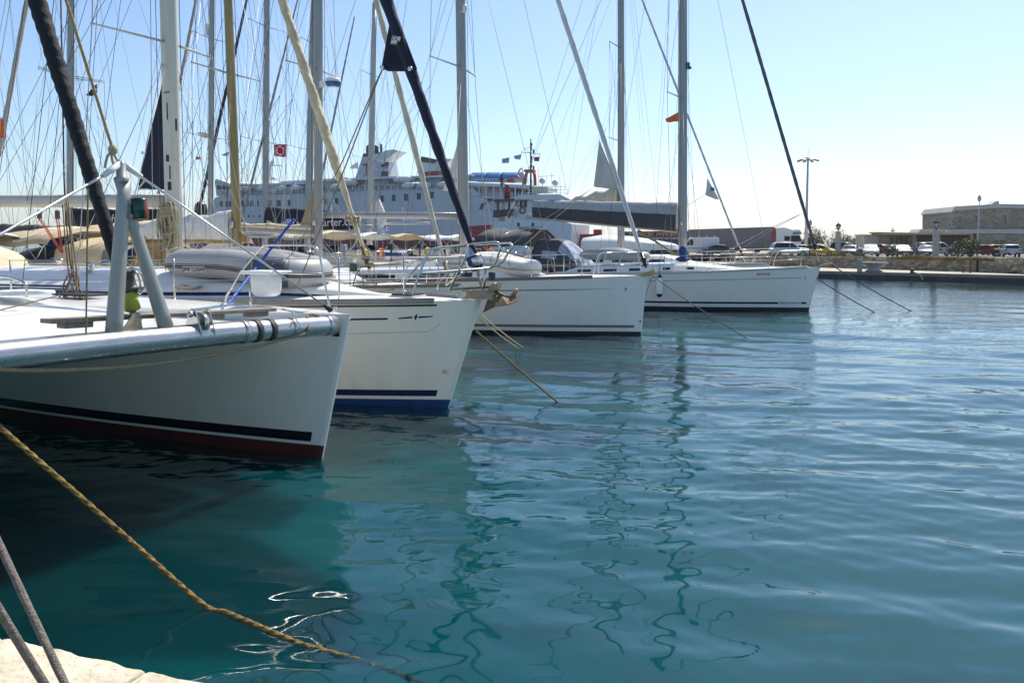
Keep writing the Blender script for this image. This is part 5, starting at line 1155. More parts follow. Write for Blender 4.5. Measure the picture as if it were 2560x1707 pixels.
for i in range(7): q.box(c_ + V(-.1 - .07 * i, .02 * i, -.2 - .24 * i + .3), (.4 + .1 * i, .22, .34), rot=Matrix.Rotation(.5 + .1 * i, 3, 'Y'))
q.build('folded_sail', whitecloth, y5.root, bevel=.06)
# a yacht at the far left edge: beige furled sail, orange pennant
y6 = far_yacht('yacht at the left picture edge, only its beige furled sail and rigging in view', -60, -75, 27, 14, alu, cover=(mat('brown_canvas', (.16, .125, .085), .9, var=.25, vs=6, bump=.6, bs=16), .5, .35, .2), sp=((290, 1.0), (300, 1.0)), boomz=2.55, extra=cream, bl=5.5)
q = MB(); P0, P1 = y6.D(-4, 392, 20), y6.D(68, 0, 20); q.tube(seg(P0, P1 + (P1 - P0) * .6, 60), .058, 12, spiral=(.1, 1.5, 2)); q.build('furled_genoa', mat('pale_beige_sail', (.46, .41, .36), .85), y6.root)
# covered boom and hoods between the near cabins at the left
bs_ = empty('covered_boom', at(120, 612, 24), R(-20), 'blue tarpaulin rolled along a boom behind the cream awning at the far left', 'boom cover')
q = MB(); q.tube([V(-.55 * 1 + i * .22, 0, .30 - .055 * i + .02 * math.sin(i * 2.1)) for i in range(14)], [.13 + .10 * math.exp(-(i - 2) ** 2 / 6) + .02 * math.sin(i * 3.3) for i in range(14)], 12, ell=(.8, 1.1)); q.build('cover', bluecloth, bs_); q = MB(); q.tube([V(-.8, 0, .34), V(2.5, 0, -.42)], .05, 8); q.build('spar', alu, bs_)
y1.tubes('halyard', [[y1.D(152, 0, 27), y1.D(156, 200, 27), y1.D(160, 440, 27), y1.D(166, 600, 27)]], .028, mat('maroon_rope', (.07, .015, .03), .9), 6)
# ------------------------------------------------------------------ ferry across the harbour
fer = Frame(V(-94, 240, 0), -27)
ship_hull = mat('ship_blue_grey', (.44, .47, .52), .4, var=.07, vs=.15)
ship_white = mat('ship_white', (.60, .62, .64), .4, var=.06, vs=.2)
ship_red = mat('ship_red', (.16, .010, .018), .45, var=.15, vs=.2)
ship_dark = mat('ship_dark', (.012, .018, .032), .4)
ship_blue = mat('ship_awning_blue', (.03, .16, .40), .6)
ferry = empty('ferry', fer.o, fer.a, 'big pale blue grey ferry with red lower hull and tapering funnel', 'ferry')
def fp(px, py, v=0): return fer.L(px, py, v)
def fpoly(name, pts, v0, v1, m, bevel=0, parent=None):
    P = [fp(px, py, v0) for px, py in pts]; mb = MB(); mb.prism(P, (0, v1 - v0, 0)); return mb.build(name, m, parent or ferry, bevel=bevel)
def fz(px, py, v=0): return fp(px, py, v).z
q = MB(); x0, x1 = fp(470, 600).x, fp(1325, 600).x; rings = []
for x, w_ in ((x0 - 9, .3), (x0 - 3, 3.5), (x0 + 5, 7), (x0 + 14, 8.5), (lerp(x0, x1, .5), 8.5), (x1 - 1, 8.3)):
    zt = 3.9; k = 8.5
    rings.append([V(x, k - w_, zt), V(x, k - w_ * .93, -.5), V(x, k + w_ * .93, -.5), V(x, k + w_, zt)])
q.loft(rings, True, sm=False); q.build('lower_hull', ship_red, ferry)
side = fpoly('hull', [(520, 588), (1236, 588), (1236, 520), (1180, 470), (1040, 474), (885, 478), (760, 484), (548, 490), (536, 497), (532, 520), (520, 524)], 0, 17, ship_hull)
fpoly('bridge', [(541, 490), (705, 484), (705, 464), (640, 462), (575, 461), (541, 450), (537, 452)], .4, 16.6, ship_hull)
fpoly('bridge_roof', [(537, 452), (541, 447), (575, 459), (640, 460), (760, 456), (760, 461), (640, 464), (575, 463)], -.2, 17.2, ship_white)
fpoly('bridge_window_band', [(542, 474), (577, 474), (577, 466), (542, 464)], .3, .5, ship_dark)
fpoly('upper_deck', [(705, 484), (1165, 470), (1165, 456), (885, 462), (870, 444), (700, 454)], 3.0, 15, ship_hull)
fpoly('upper_deck_roof', [(720, 452), (960, 442), (1180, 436), (1180, 441), (960, 447), (720, 457)], 1.2, 16, ship_white)
fpoly('deck_shade_panel', [(590, 484), (1160, 469), (1160, 461), (590, 473)], -.05, .2, mat('ship_shade', (.10, .12, .16), .6))  # flat dark panel, shade of the boat deck put into its colour
for k in range(36):
    px = 594 + k * 16; q = MB(); q.bar(fp(px, 484 - (px - 590) * .026, -.12), fp(px, 472 - (px - 590) * .021, -.12), .22, .22); q.build('deck_post', ship_white, ferry)
q = MB()
for k in range(3): q.bar(fp(548, 488 - k * 3, -.1), fp(760, 482 - k * 3, -.1), .09, .09); q.bar(fp(760, 482 - k * 3, -.1), fp(1170, 469 - k * 3, -.1), .09, .09)
q.build('railing', ship_white, ferry)
for px in (612, 655, 705, 738, 790, 840, 1020, 1060, 1110): q = MB(); q.sphere(fp(px, 473 - (px - 590) * .02, -.5), 1.15, 5, sq=(2.0, .7, .8)); q.build('raft_canister', ship_white, ferry)
for px, w_, y0, y1 in ((554, 7, 503, 517), (566, 7, 503, 517), (576, 8, 503, 517), (607, 8, 502, 516), (618, 7, 502, 516), (629, 7, 502, 516), (645, 4, 502, 516), (674, 9, 501, 515), (697, 10, 501, 516), (722, 8, 500, 515), (814, 7, 497, 511), (841, 9, 495, 510), (955, 10, 489, 505), (984, 9, 487, 503), (1015, 10, 485, 502), (1047, 10, 483, 499), (1080, 10, 480, 497), (545, 6, 535, 544), (553, 6, 535, 544), (565, 6, 535, 544), (574, 6, 535, 544), (622, 5, 538, 544), (634, 5, 538, 544), (648, 4, 538, 544)):
    fpoly('window', [(px - w_ / 2, y0), (px + w_ / 2, y0), (px + w_ / 2, y1), (px - w_ / 2, y1)], -.03, .1, ship_dark)
fun = MB(); base = [fp(870, 500, 4), fp(978, 500, 4)]; zt = fz(905, 384, 4); zb_ = base[0].z
xl0, xr0 = base[0].x, base[1].x; xl1, xr1 = fp(908, 384, 4).x, fp(962, 384, 4).x
for z0, z1, mi, t0, t1 in ((zb_, zt - 1.0, 0, 0, .93), (zt - 1.0, zt, 1, .93, 1)):
    fun.loft([[V(lerp(xl0, xl1, t), 4, z), V(lerp(xr0, xr1, t), 4, z), V(lerp(xr0, xr1, t), 9, z), V(lerp(xl0, xl1, t), 9, z)] for z, t in ((z0, t0), (z1, t1))], True, mi=mi, sm=False)
fo = fun.build('funnel', [ship_hull, ship_dark], ferry)
q = MB()
for i in range(3): q = MB(); q.lathe([(.8, 0), (.8, 1.6), (.6, 2.1), (.1, 2.3)], fp(922 + 9 * i, 383, 5.5 + i * .6), 10); q.build('exhaust_pipe', ship_dark, fo)
q = MB(); q.tube([fp(953, 384, 5), fp(953, 360, 5)], .35, 8); q.build('exhaust_pipe', ship_dark, fo)
fpoly('funnel_wing', [(930, 388), (950, 383), (965, 376), (985, 374), (996, 377), (985, 384), (970, 396), (958, 410), (948, 410)], 3.6, 8, ship_white, parent=fo)
fpoly('louvre', [(953, 405), (971, 404), (971, 416), (953, 417)], 3.85, 4.0, ship_dark, parent=fo); fpoly('louvre', [(953, 419), (970, 418), (970, 440), (953, 441)], 3.85, 4.0, ship_dark, parent=fo)
text('T', 5.2, red, fo, axes(fp(916, 427, 3.9), (1, 0, 0), (0, 0, 1)))
q = MB(); q.prism([fp(px, py, 5) for px, py in ((1050, 460), (1052, 400), (1092, 404), (1100, 460))], (0, 4, 0)); f2 = q.build('funnel', ship_white, ferry)
fpoly('funnel_cap', [(1050, 405), (1053, 391), (1094, 400), (1090, 409)], 4.8, 9.2, ship_dark, parent=f2); fpoly('funnel_wing', [(1088, 406), (1105, 396), (1131, 398), (1120, 405), (1108, 412), (1098, 424)], 4.6, 9, ship_white, parent=f2)
fpoly('rescue_boat', [(1056, 430), (1100, 426), (1096, 438), (1062, 440)], 1, 3.4, red, .2)
for px, py in ((690, 477), (722, 475), (748, 473), (1010, 450), (870, 458)):
    c_ = fp(px, py, 1.2); q = MB(); q.sphere(c_, 1.5, 6, sq=(2.4, 1, .75)); q.build('lifeboat', ship_white, ferry)
for px in (556, 632): q = MB(); c_ = fp(px, 482, -.1); q.tube([c_ + V(.5 * math.cos(t), 0, .5 * math.sin(t)) for t in [2 * math.pi * j / 10 for j in range(10)]], .14, 6, closed=True); q.build('lifebuoy', orangepaint, ferry)
q = MB(); mtp = fp(680, 402, 8); mb_ = fp(676, 460, 8); q.tube([mb_ + V(-1.2, 0, 0), mtp], [.9, .35], 8); q.bar(fp(664, 414, 8), fp(704, 414, 8), .5, .3); q.lathe([(.9, -.4), (.9, .4), (.3, .7)], fp(686, 448, 8), 10); q.bar(fp(683, 396, 8), fp(683, 412, 8), .25, .25); q.build('ship_mast', ship_white, ferry)
# stern: open decks
for y0, y1 in ((462, 470), (495, 500), (527, 531)): fpoly('stern_deck', [(1170, y0 - 6), (1325, y0 + 1), (1325, y1 + 1), (1170, y1 - 6)], 0, 17, ship_white if y0 < 490 else ship_hull)
fpoly('stern_bulkhead', [(1200, 560), (1262, 560), (1262, 470), (1200, 470)], 4, 16, ship_hull)
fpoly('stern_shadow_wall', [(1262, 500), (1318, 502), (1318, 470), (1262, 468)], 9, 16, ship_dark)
for px in range(1180, 1326, 18): q = MB(); q.bar(fp(px, 530, .3), fp(px, 464, .3), .25, .25); q.build('deck_post', ship_white, ferry)
for y0 in (450, 484, 515):
    q = MB()
    for k in range(3): q.bar(fp(1172, y0 + k * 4 - 5, .15), fp(1322, y0 + k * 4 + 1, .15), .1, .1)
    for px in range(1176, 1322, 8): q.bar(fp(px, y0 - 4, .15), fp(px, y0 + 10, .15), .1, .1)
    q.build('railing', ship_white, ferry)
for a, b_ in ((1172, 1210), (1214, 1248), (1252, 1290)):
    q = MB(); rings = [[fp(lerp(a, b_, t), 452, 2) + V(0, 3 + 3 * math.cos(th), 2.4 * math.sin(th)) for th in [math.pi * j / 8 for j in range(9)]] for t in (0, .2, .5, .8, 1)]; q.loft(rings, False); q.build('awning', ship_blue, ferry)
fpoly('stern_ramp', [(1203, 508), (1216, 507), (1205, 524), (1198, 523)], -.1, .3, ship_dark)
q = MB(); q.prism([fp(px, py, 1) for px, py in ((1202, 500), (1236, 505), (1230, 525), (1204, 522))], (0, 6, 0)); q.build('ramp_house', ship_white, ferry)
text('www', 2.2, ship_white, ferry, axes(fp(1185, 604, -.03 if False else -.4), (1, 0, 0), (0, 0, 1)))
# ------------------------------------------------------------------ tug in front of it
tg = Frame(V((1190 - 1280) / F * 118, 118, 0), -24); tug = empty('tugboat', tg.o, tg.a, 'grey and white tug with red bulwark, black mast and orange gantry before the ferry stern', 'tugboat')
def tp_(px, py, v=0): return tg.L(px, py, v)
def tpoly(name, pts, v0, v1, m, bevel=0, parent=None):
    mb = MB(); mb.prism([tp_(px, py, v0) for px, py in pts], (0, v1 - v0, 0)); return mb.build(name, m, parent or tug, bevel=bevel)
tugw = mat('tug_white', (.56, .60, .64), .4, var=.06, vs=.5); tugr = mat('tug_red', (.30, .012, .025), .45, var=.15)
tpoly('lower_hull', [(1185, 640), (1440, 640), (1440, 612), (1340, 620), (1290, 632), (1250, 626), (1185, 590)], .2, 8, tugr)
tpoly('hull', [(1225, 640), (1425, 634), (1430, 560), (1400, 552), (1330, 552), (1300, 545), (1240, 556), (1225, 580)], 0, 8.2, tugw)
tpoly('bulwark', [(1172, 610), (1218, 606), (1225, 562), (1172, 566)], .3, 8, tugr)
tpoly('deck_house', [(1283, 556), (1412, 556), (1408, 505), (1290, 505)], 1, 7, tugw)
tpoly('wheelhouse', [(1286, 520), (1414, 522), (1418, 494), (1290, 492)], 1.2, 6.5, tugw)
tpoly('wheelhouse_roof', [(1284, 494), (1300, 487), (1400, 486), (1424, 498), (1420, 501), (1284, 498)], .6, 7, ship_white)
for a, b_, c0, c1 in ((1288, 1296, 502, 517), (1299, 1306, 501, 518), (1309, 1317, 501, 518), (1332, 1338, 499, 514), (1346, 1352, 498, 512), (1358, 1366, 498, 511), (1372, 1382, 498, 511), (1386, 1398, 498, 511)): tpoly('window', [(a, c0), (b_, c0), (b_, c1), (a, c1)], .93 if True else 0, 1.25, ship_dark)
for px, py in ((1332, 562), (1296, 562)): tpoly('port_hole', [(px - 3, py - 5), (px + 3, py - 5), (px + 3, py + 5), (px - 3, py + 5)], -.04, .2, ship_dark)
text('AMADORES T', .62, ship_dark, tug, axes(tp_(1326, 571, -.06), (1, 0, 0), (0, 0, 1)))
tpoly('bulwark_screen', [(1234, 526), (1286, 522), (1284, 540), (1232, 544)], -.05, .1, ship_dark)
tpoly('platform', [(1234, 500), (1284, 497), (1284, 502), (1234, 505)], .4, 3, ship_dark)
for px in (1242, 1270): tpoly('platform_leg', [(px, 504), (px + 4, 504), (px + 4, 545), (px, 545)], .6, .9, ship_dark)
q = MB(); q.lathe([(.5, 0), (.42, .8), (.55, .9), (.3, 1.6), (.4, 1.8), (.1, 2.2)], tp_(1268, 497, 1.6), 10); q.bar(tp_(1248, 450, 1.6), tp_(1275, 472, 1.6), .14, .14); q.bar(tp_(1266, 500, 1.4), tp_(1268, 462, 1.4), .3, .3); q.build('fire_monitor', tugr, tug)
q = MB(); q.tube([tp_(1327, 505, 3), tp_(1327, 347, 3)], [.20, .10], 8)
for py, w_ in ((362, 4), (372, 3), (395, 4), (404, 4), (415, 4)): q.box(tp_(1328, py, 3), (w_ * .075, .25, .5))
q.bar(tp_(1304, 381, 3), tp_(1350, 386, 3), .08, .08); q.bar(tp_(1308, 371, 3), tp_(1327, 384, 3), .05, .05); q.bar(tp_(1327, 368, 3), tp_(1310, 372, 3), .05, .05); q.box(tp_(1334, 379, 3), (.22, .2, .6)); q.box(tp_(1334, 420, 3), (.22, .2, .6)); q.bar(tp_(1304, 377, 3), tp_(1304, 384, 3), .06, .06); q.bar(tp_(1350, 382, 3), tp_(1350, 392, 3), .05, .05)
q.build('signal_mast', ship_dark, tug)
q = MB()
for s_ in (2.2, 3.8):
    P = [tp_(px, py, s_) for px, py in ((1312, 462), (1316, 435), (1321, 427), (1333, 427), (1337, 440), (1338, 464))]; q.tube(P, .24, 6)
q.box(tp_(1325, 428, 3), (1.2, 2, .35)); q.build('orange_gantry', orangepaint, tug)
q = MB(); q.tube([tp_(1284, 455, 3), tp_(1300, 424, 3), tp_(1306, 419, 3), tp_(1308, 470, 3)], .13, 6); q.box(tp_(1300, 449, 2.5), (1.6, 1.2, .4)); q.build('crane', mat('tug_buff', (.48, .45, .42), .5), tug)
q = MB(); q.box(tp_(1280, 452, 3), (1.2, 1.2, .5)); q.sphere(tp_(1293, 446, 3), .45, 5); q.build('raft_canister', orangepaint, tug)
for px, py in ((1356, 453), (1388, 458)): q = MB(); q.lathe([(.38, -.35), (.42, -.3), (.42, .3), (.3, .34)], tp_(px, py, 2.4), 12, rot=Matrix.Rotation(R(80), 3, 'X'), mis=lambda i, j: 1 if i == 0 else 0); q.bar(tp_(px, py, 2.4), tp_(px, py + 22, 2.4), .1, .1); q.build('searchlight', [ship_white, ship_dark], tug)
q = MB()
for y0 in (466, 474, 482): q.bar(tp_(1312, y0, 1.2), tp_(1415, y0 + 1, 1.2), .05, .05)
for px in range(1312, 1418, 10): q.bar(tp_(px, 464, 1.2), tp_(px, 490, 1.2), .05, .05)
for px, y0 in ((1346, 420), (1366, 440), (1379, 430), (1400, 440), (1412, 472)): q.bar(tp_(px, y0, 3), tp_(px, 490, 3), .05, .05)
q.bar(tp_(1344, 442, 3), tp_(1386, 440, 3), .08, .08); q.build('railing', ship_white, tug)
q = MB(); q.box(tp_(1355, 476, 3), (2.6, 2, .9)); q.build('equipment_box', mat('tug_cream', (.50, .48, .40), .5), tug, bevel=.1)
for px, py, r_ in ((1306, 526, .45), (1315, 604, .38)): q = MB(); c_ = tp_(px, py, .85 if py < 550 else -.1); q.tube([c_ + V(r_ * math.cos(t), 0, r_ * math.sin(t)) for t in [2 * math.pi * j / 12 for j in range(12)]], .11, 6, closed=True); q.build('lifebuoy', red, tug)
# crew member on the upper platform
pe = MB(); c_ = tp_(1254, 452, 1.8)
pe.loft([[c_ + V(.24 * k * math.cos(t), .16 * k * math.sin(t), z) for t in [2 * math.pi * j / 10 for j in range(10)]] for z, k in ((-1.0, .5), (-.6, .75), (-.15, .8), (.1, .8), (.4, 1.05), (.55, .9), (.62, .4), (.68, .38), (.74, .52), (.86, .55), (.96, .35), (.99, .1))], True)
pe.tube([c_ + V(.22, 0, .48), c_ + V(.34, -.05, .2), c_ + V(.25, -.22, .02)], [.07, .06, .05], 6); pe.tube([c_ + V(-.22, 0, .48), c_ + V(-.34, -.05, .2), c_ + V(-.25, -.22, .02)], [.07, .06, .05], 6)
pt = pe.build('person', mat('dark_clothes', (.03, .03, .045), .9)); pt.location = tg.o; pt.rotation_euler = (0, 0, tg.a); tag(pt, 'person in dark clothes standing on the upper deck of the tug', 'person')
# ------------------------------------------------------------------ flags
def flag(name, pts, Y, m, label, group=None, wave=.08, mats2=None, kind='plain'):
    """cloth between four photo corners (hoist top, fly top, fly bottom, hoist bottom) at depth Y"""
    A_, B_, C_, D_ = [at(px, py, Y) for px, py in pts]; mb = MB(); nx, ny = 18, 9; vs = []
    w_ = (B_ - A_).length
    for j in range(ny + 1):
        for i in range(nx + 1):
            u, v = i / nx, j / ny; p = A_.lerp(B_, u).lerp(D_.lerp(C_, u), v)
            vs.append(p + V(0, wave * w_ * math.sin(u * 9 + v * 2) * u, wave * .3 * w_ * math.sin(u * 7) * u))
    fs = []; mi = []
    for j in range(ny):
        for i in range(nx):
            fs.append((j * (nx + 1) + i, j * (nx + 1) + i + 1, (j + 1) * (nx + 1) + i + 1, (j + 1) * (nx + 1) + i))
            k = 0
            if kind == 'greek':
                k = j % 2
                if i < 7 and j < 5: k = 1 if (i == 3 or j == 2) else 0
            if kind == 'third': k = min(2, j // 3)
            if kind == 'disc': k = 1 if abs(math.hypot((i - 8.5) / 6.0, (j - 4) / 3.4) - .85) < .11 else 0
            if kind == 'diamond': k = 1 if abs((i - 8.5) / 9) + abs((j - 4) / 4.5) < .85 else 0
            mi.append(k)
    mb.v = [tuple(v) for v in vs]; mb.f = [list(f) for f in fs]; mb.m = mi; mb.s = [True] * len(fs)
    o = mb.build(name, m); so3 = o.modifiers.new('thick', 'SOLIDIFY'); so3.thickness = .01; return tag(o, label, 'flag', group)
flag('flag', ((684, 362), (716, 361), (716, 393), (686, 391)), 41, [redflag, flagw], 'red flag with a white ring emblem flying before the ship mast', kind='disc')
flag('flag', ((970, 419), (936, 418), (936, 428), (971, 430)), 53, [flagb, flagw], 'blue and white striped flag hanging in front of the ferry funnel', kind='greek')
flag('flag', ((720, 545), (736, 552), (712, 565), (704, 560)), 33, [flagb, flagw], 'crumpled striped flag above the navy boom cover', kind='greek')
flag('flag', ((972, 563), (944, 572), (942, 586), (972, 580)), 22, [flagb, flagw], 'blue and white flag with a cross just above the cream awnings', kind='greek')
flag('flag', ((1042, 549), (1006, 550), (1008, 558), (1040, 557)), 30, [flagw, flagb], 'pale blue and white flag hanging below the white boom', kind='greek')
flag('flag', ((1274, 394), (1255, 397), (1255, 408), (1272, 408)), 117, [flagb, flagw], 'striped flag on the pole of the tug, the lower left one', kind='greek')
flag('flag', ((1304, 386), (1284, 390), (1286, 397), (1301, 400)), 117.5, [flagb, flagw], 'striped flag under the left crossarm of the tug mast', kind='greek')
flag('flag', ((1349, 392), (1335, 393), (1335, 403), (1348, 404)), 117.5, [flagb, redflag], 'blue flag with a red diamond under the right crossarm of the tug mast', kind='diamond')
flag('pennant', ((1700, 279), (1664, 297), (1665, 306), (1700, 304)), 33.5, [orange], 'orange pointed pennant flying at the mast of the right hand yacht')
flag('pennant', ((1, 297), (10, 299), (11, 345), (0, 345)), 19.5, [orange], 'orange pennant at the left picture edge on the beige furled sail')
flag('pennant', ((242, 210), (243, 233), (233, 241), (214, 239)), 29, [mat('dark_pennant', (.03, .03, .05), .8)], 'dark pointed pennant hanging under a spreader left of the thick white mast')
flag('flag', ((490, 400), (503, 398), (502, 393), (490, 391)), 36, [redflag, mat('flag_yellow', (.6, .4, .02), .8), redflag], 'tiny red and yellow flag on a line by the slim grey mast', kind='third')
flag('flag', ((573, 380), (553, 387), (560, 390), (571, 389)), 36, [flagb, flagw], 'little striped flag left of the golden mast', kind='greek')
flag('flag', ((895, 405), (880, 413), (874, 422), (895, 422)), 53, [flagw], 'white pennant left of the ferry funnel')
# ------------------------------------------------------------------ far quay on the right
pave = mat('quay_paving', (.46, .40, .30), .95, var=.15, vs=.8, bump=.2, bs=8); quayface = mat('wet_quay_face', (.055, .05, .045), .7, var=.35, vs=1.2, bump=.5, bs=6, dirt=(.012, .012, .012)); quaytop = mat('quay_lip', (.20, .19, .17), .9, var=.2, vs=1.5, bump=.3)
asph = mat('yard_asphalt', (.16, .15, .135), .95, var=.15, vs=.3); dry = mat('dry_earth', (.22, .17, .09), 1, var=.25, vs=2, bump=.4, bs=12)
E0, E1 = atz(2050, 694, .0), atz(2600, 709, 0); qd = (E1 - E0).normalized(); qn = V(-qd.y, qd.x, 0)
if qn.y < 0: qn = -qn
E0 = E0 - qd * 40; E1 = E1 + qd * 60
QT = .47
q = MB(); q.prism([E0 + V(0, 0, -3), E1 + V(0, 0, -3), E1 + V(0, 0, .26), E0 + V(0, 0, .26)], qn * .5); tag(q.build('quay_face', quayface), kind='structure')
q = MB(); q.prism([E0 + V(0, 0, .26) - qn * .06, E1 + V(0, 0, .26) - qn * .06, E1 + V(0, 0, QT) - qn * .06, E0 + V(0, 0, QT) - qn * .06], qn * .5); tag(q.build('quay_lip', quaytop, bevel=.03), kind='structure')
q = MB(); q.prism([E0 + qn * .4 + V(0, 0, QT - .3), E1 + qn * .4 + V(0, 0, QT - .3), E1 + qn * 14 + V(0, 0, QT - .3), E0 + qn * 14 + V(0, 0, QT - .3)], (0, 0, .296)); tag(q.build('quay_pavement', pave), kind='structure')
# retaining wall, in two lengths with a break at the corner
wallm = stone_mat('rubble_stone', (.16, .13, .09), (.42, .36, .26), (.14, .12, .09), 3.0, mw=.07, st=(1, 1, 1.7))
def wall(name, a, b, ztop0, ztop1, label, th=.45, m=wallm):
    A_, B_ = V(a.x, a.y, 0), V(b.x, b.y, 0); d = (B_ - A_); n = V(-d.y, d.x, 0).normalized(); n = n if n.y > 0 else -n; mb = MB(); rings = []; N_ = 50
    for i in range(N_ + 1):
        t = i / N_; p = A_.lerp(B_, t); zt = lerp(ztop0, ztop1, t) + .03 * noise.noise(p * 1.7); w_ = .025 * noise.noise(p * 2.3)
        rings.append([p + V(0, 0, QT - .2) + n * w_, p + V(0, 0, zt * .5 + QT * .5) - n * (.02 - w_), p + V(0, 0, zt - .02), p + V(0, 0, zt + .01) + n * .04, p + n * th + V(0, 0, zt), p + n * th + V(0, 0, QT - .2)])
    mb.loft(rings, True, sm=False); return tag(mb.build(name, m), label, 'wall')
W0, Wc, W1 = atz(1900, 664, QT), atz(2440, 680, QT), atz(2640, 688, QT)
zt = lambda p, py: CAMH - (py - 606) * p.y / F
wall('stone_wall', W0, Wc, zt(W0, 641), zt(Wc, 643), 'long low rubble stone wall behind the pale quay')
wall('stone_wall', Wc + V(.02, -.25, 0), W1 + V(0, -.25, 0), zt(Wc, 644), zt(W1, 645), 'shorter stretch of rubble wall standing forward at the right edge')
wall('stone_wall', atz(1906, 655, .9) , at(1800, 640, 72), 1.55, 1.5, 'short stone wall end behind the bow of the right hand yacht')
# raised ground behind it
g = [W0 + (W0 - Wc).normalized() * 30, W1 + (W1 - Wc).normalized() * 80]
dW = (Wc - W0).normalized(); nW = V(-dW.y, dW.x, 0); nW = nW if nW.y > 0 else -nW
def gz(y): return .72
q = MB(); A_ = W0 - dW * 22; B_ = W1 + dW * 70
vs = []; NX, NY = 40, 14
offs = [.38, .8, 2, 4, 8, 14, 24, 40, 60, 90, 130, 190, 260, 400]; hs = [1.30, 1.27, 1.15, 1.0, .80, .72, .72, .72, .72, .72, .72, .72, .72, .72]
for j in range(NY):
    for i in range(NX):
        p = A_.lerp(B_, i / (NX - 1)); p = V(p.x, p.y, 0) + nW * offs[j]; vs.append(p + V(0, 0, hs[j]))
q.add(vs, [(j * NX + i, j * NX + i + 1, (j + 1) * NX + i + 1, (j + 1) * NX + i) for j in range(NY - 1) for i in range(NX - 1)])
tag(q.build('parking_ground', asph), kind='structure')
q = MB(); P = [V(13, 66, .70), V(13, 150, .70), V(60, 200, .70), V(60, 60, .70)]; q.prism([p + V(0, 0, -1.5) for p in P], (0, 0, 1.496)); tag(q.build('pier', pave), kind='structure')
# dry grass on the bank: many blades in one sheet of stuff
gm = mat('dry_grass', (.30, .22, .06), .9, var=.35, vs=1.5); gm2 = mat('green_weed', (.10, .13, .03), .9, var=.3)
q = MB(); rg = random.Random(9)
for i in range(16000):
    t = rg.random(); o_ = .45 + 2.6 * rg.random() ** 1.5; p = Vector(W0).lerp(V(W1.x, W1.y, 0) + dW * 6, t * 1.0); p = V(p.x, p.y, 0) + nW * o_
    dens = noise.noise(V(p.x * .45, p.y * .45, 2))
    if dens < -.12 * 1 + rg.random() * .25 - .15: continue
    h = rg.uniform(.10, .34) * (1 + dens); l = V(rg.gauss(0, .09), rg.gauss(0, .09), h); w_ = V(.018, 0, 0); z = interp([(0, 1.30), (2, 1.15), (4, 1.0)], o_)
    b_ = p + V(0, 0, z - .03); q.add([b_ - w_, b_ + w_, b_ + l], [(0, 1, 2)], 1 if rg.random() < .18 else 0)
tag(q.build('dry_grass', [gm, gm2]), 'dry yellow grass and weeds along the top of the stone wall', 'grass', kind='stuff')
# ------------------------------------------------------------------ vegetation
leafm = mat('leaf_green', (.075, .11, .03), .7, var=.4, vs=3); leafd = mat('leaf_dark', (.035, .055, .022), .7, var=.4, vs=3); leafy = mat('leaf_yellow', (.16, .18, .03), .7, var=.35, vs=3); barkm = mat('bark', (.10, .075, .05), .9, var=.3)
def bush(name, P, w_, h, m, label, cat, n=900, seed=1, ls=.10, group=None, trunk=.3):
    rg = random.Random(seed); root = empty(name, P, 0, label, cat, group)
    blobs = [(V(rg.uniform(-.5, .5) * w_, rg.uniform(-.4, .4) * w_, h * rg.uniform(.28, .8)), rg.uniform(.16, .30) * min(w_, h * 1.3)) for _ in range(11)]
    st = MB()
    for c_, r_ in blobs: st.tube([V(c_.x * .12, c_.y * .12, -.1), V(c_.x * .5, c_.y * .5, c_.z * .55), c_], [.03 * h, .018 * h, .006 * h], 5)
    st.build('stem', barkm, root); cr = MB()
    for i in range(n):
        c_, r_ = blobs[rg.randrange(len(blobs))]; d = V(rg.gauss(0, 1), rg.gauss(0, 1), rg.gauss(0, 1)).normalized() * r_ * rg.random() ** .35
        p = c_ + d; 
        if p.z < .02: continue
        s_ = ls * rg.uniform(.5, 1.3); u = V(rg.gauss(0, 1), rg.gauss(0, 1), rg.gauss(0, .6)).normalized(); v = u.cross(V(rg.gauss(0, 1), rg.gauss(0, 1), rg.gauss(0, 1))).normalized()
        cr.add([p - u * s_, p + v * s_ * .45, p + u * s_, p - v * s_ * .45], [(0, 1, 2, 3)], rg.randrange(3) if i % 2 else 0, False)
    cr.build('foliage', [m, leafd, m], root); return root
def bpos(px, py, z): p = atz(px, py, z); return p
bush('shrub', at(2397, 640, 63) * 1, 2.3, 1.25, leafm, 'dense green bush left of the maroon car on the bank', 'shrub', 1500, 3, .09)
bush('shrub', at(2425, 640, 64), 1.2, 1.6, leafy, 'taller yellow green bush with upright sprays beside the dense one', 'shrub', 900, 4, .10)
bush('shrub', at(2219, 640, 61), .9, .85, mat('leaf_olive', (.12, .12, .03), .8, var=.3), 'scrubby olive weed in front of the row of cars', 'shrub', 500, 5, .06)
bush('shrub', at(2112, 638, 61), .8, .35, leafy, 'low yellow green tuft beside the left lantern pillar', 'shrub', 300, 6, .05)
for i, (px, Y, w_, h, lb) in enumerate(((2060, 125, 7, 4.0, 'grey green tree mass behind the yellow taxi'), (2035, 128, 4, 2.6, 'low grey green shrub at the foot of the tall lamp mast'), (2125, 130, 5, 3.0, 'grey green shrub just right of the left lantern pillar'), (2140, 132, 5, 2.7, 'flat grey green shrub behind the dark cars'), (2197, 131, 2.4, 3.0, 'small thin shrub against the left end of the stone building'), (2010, 126, 3, 2.4, 'low dull bush right behind the truck cab'))):
    p = at(px, 636, Y); bush('shrub', V(p.x, p.y, .7), w_, h, mat('leaf_grey', (.16, .17, .11), .85, var=.3), lb, 'shrub', 2000, 20 + i, .15)
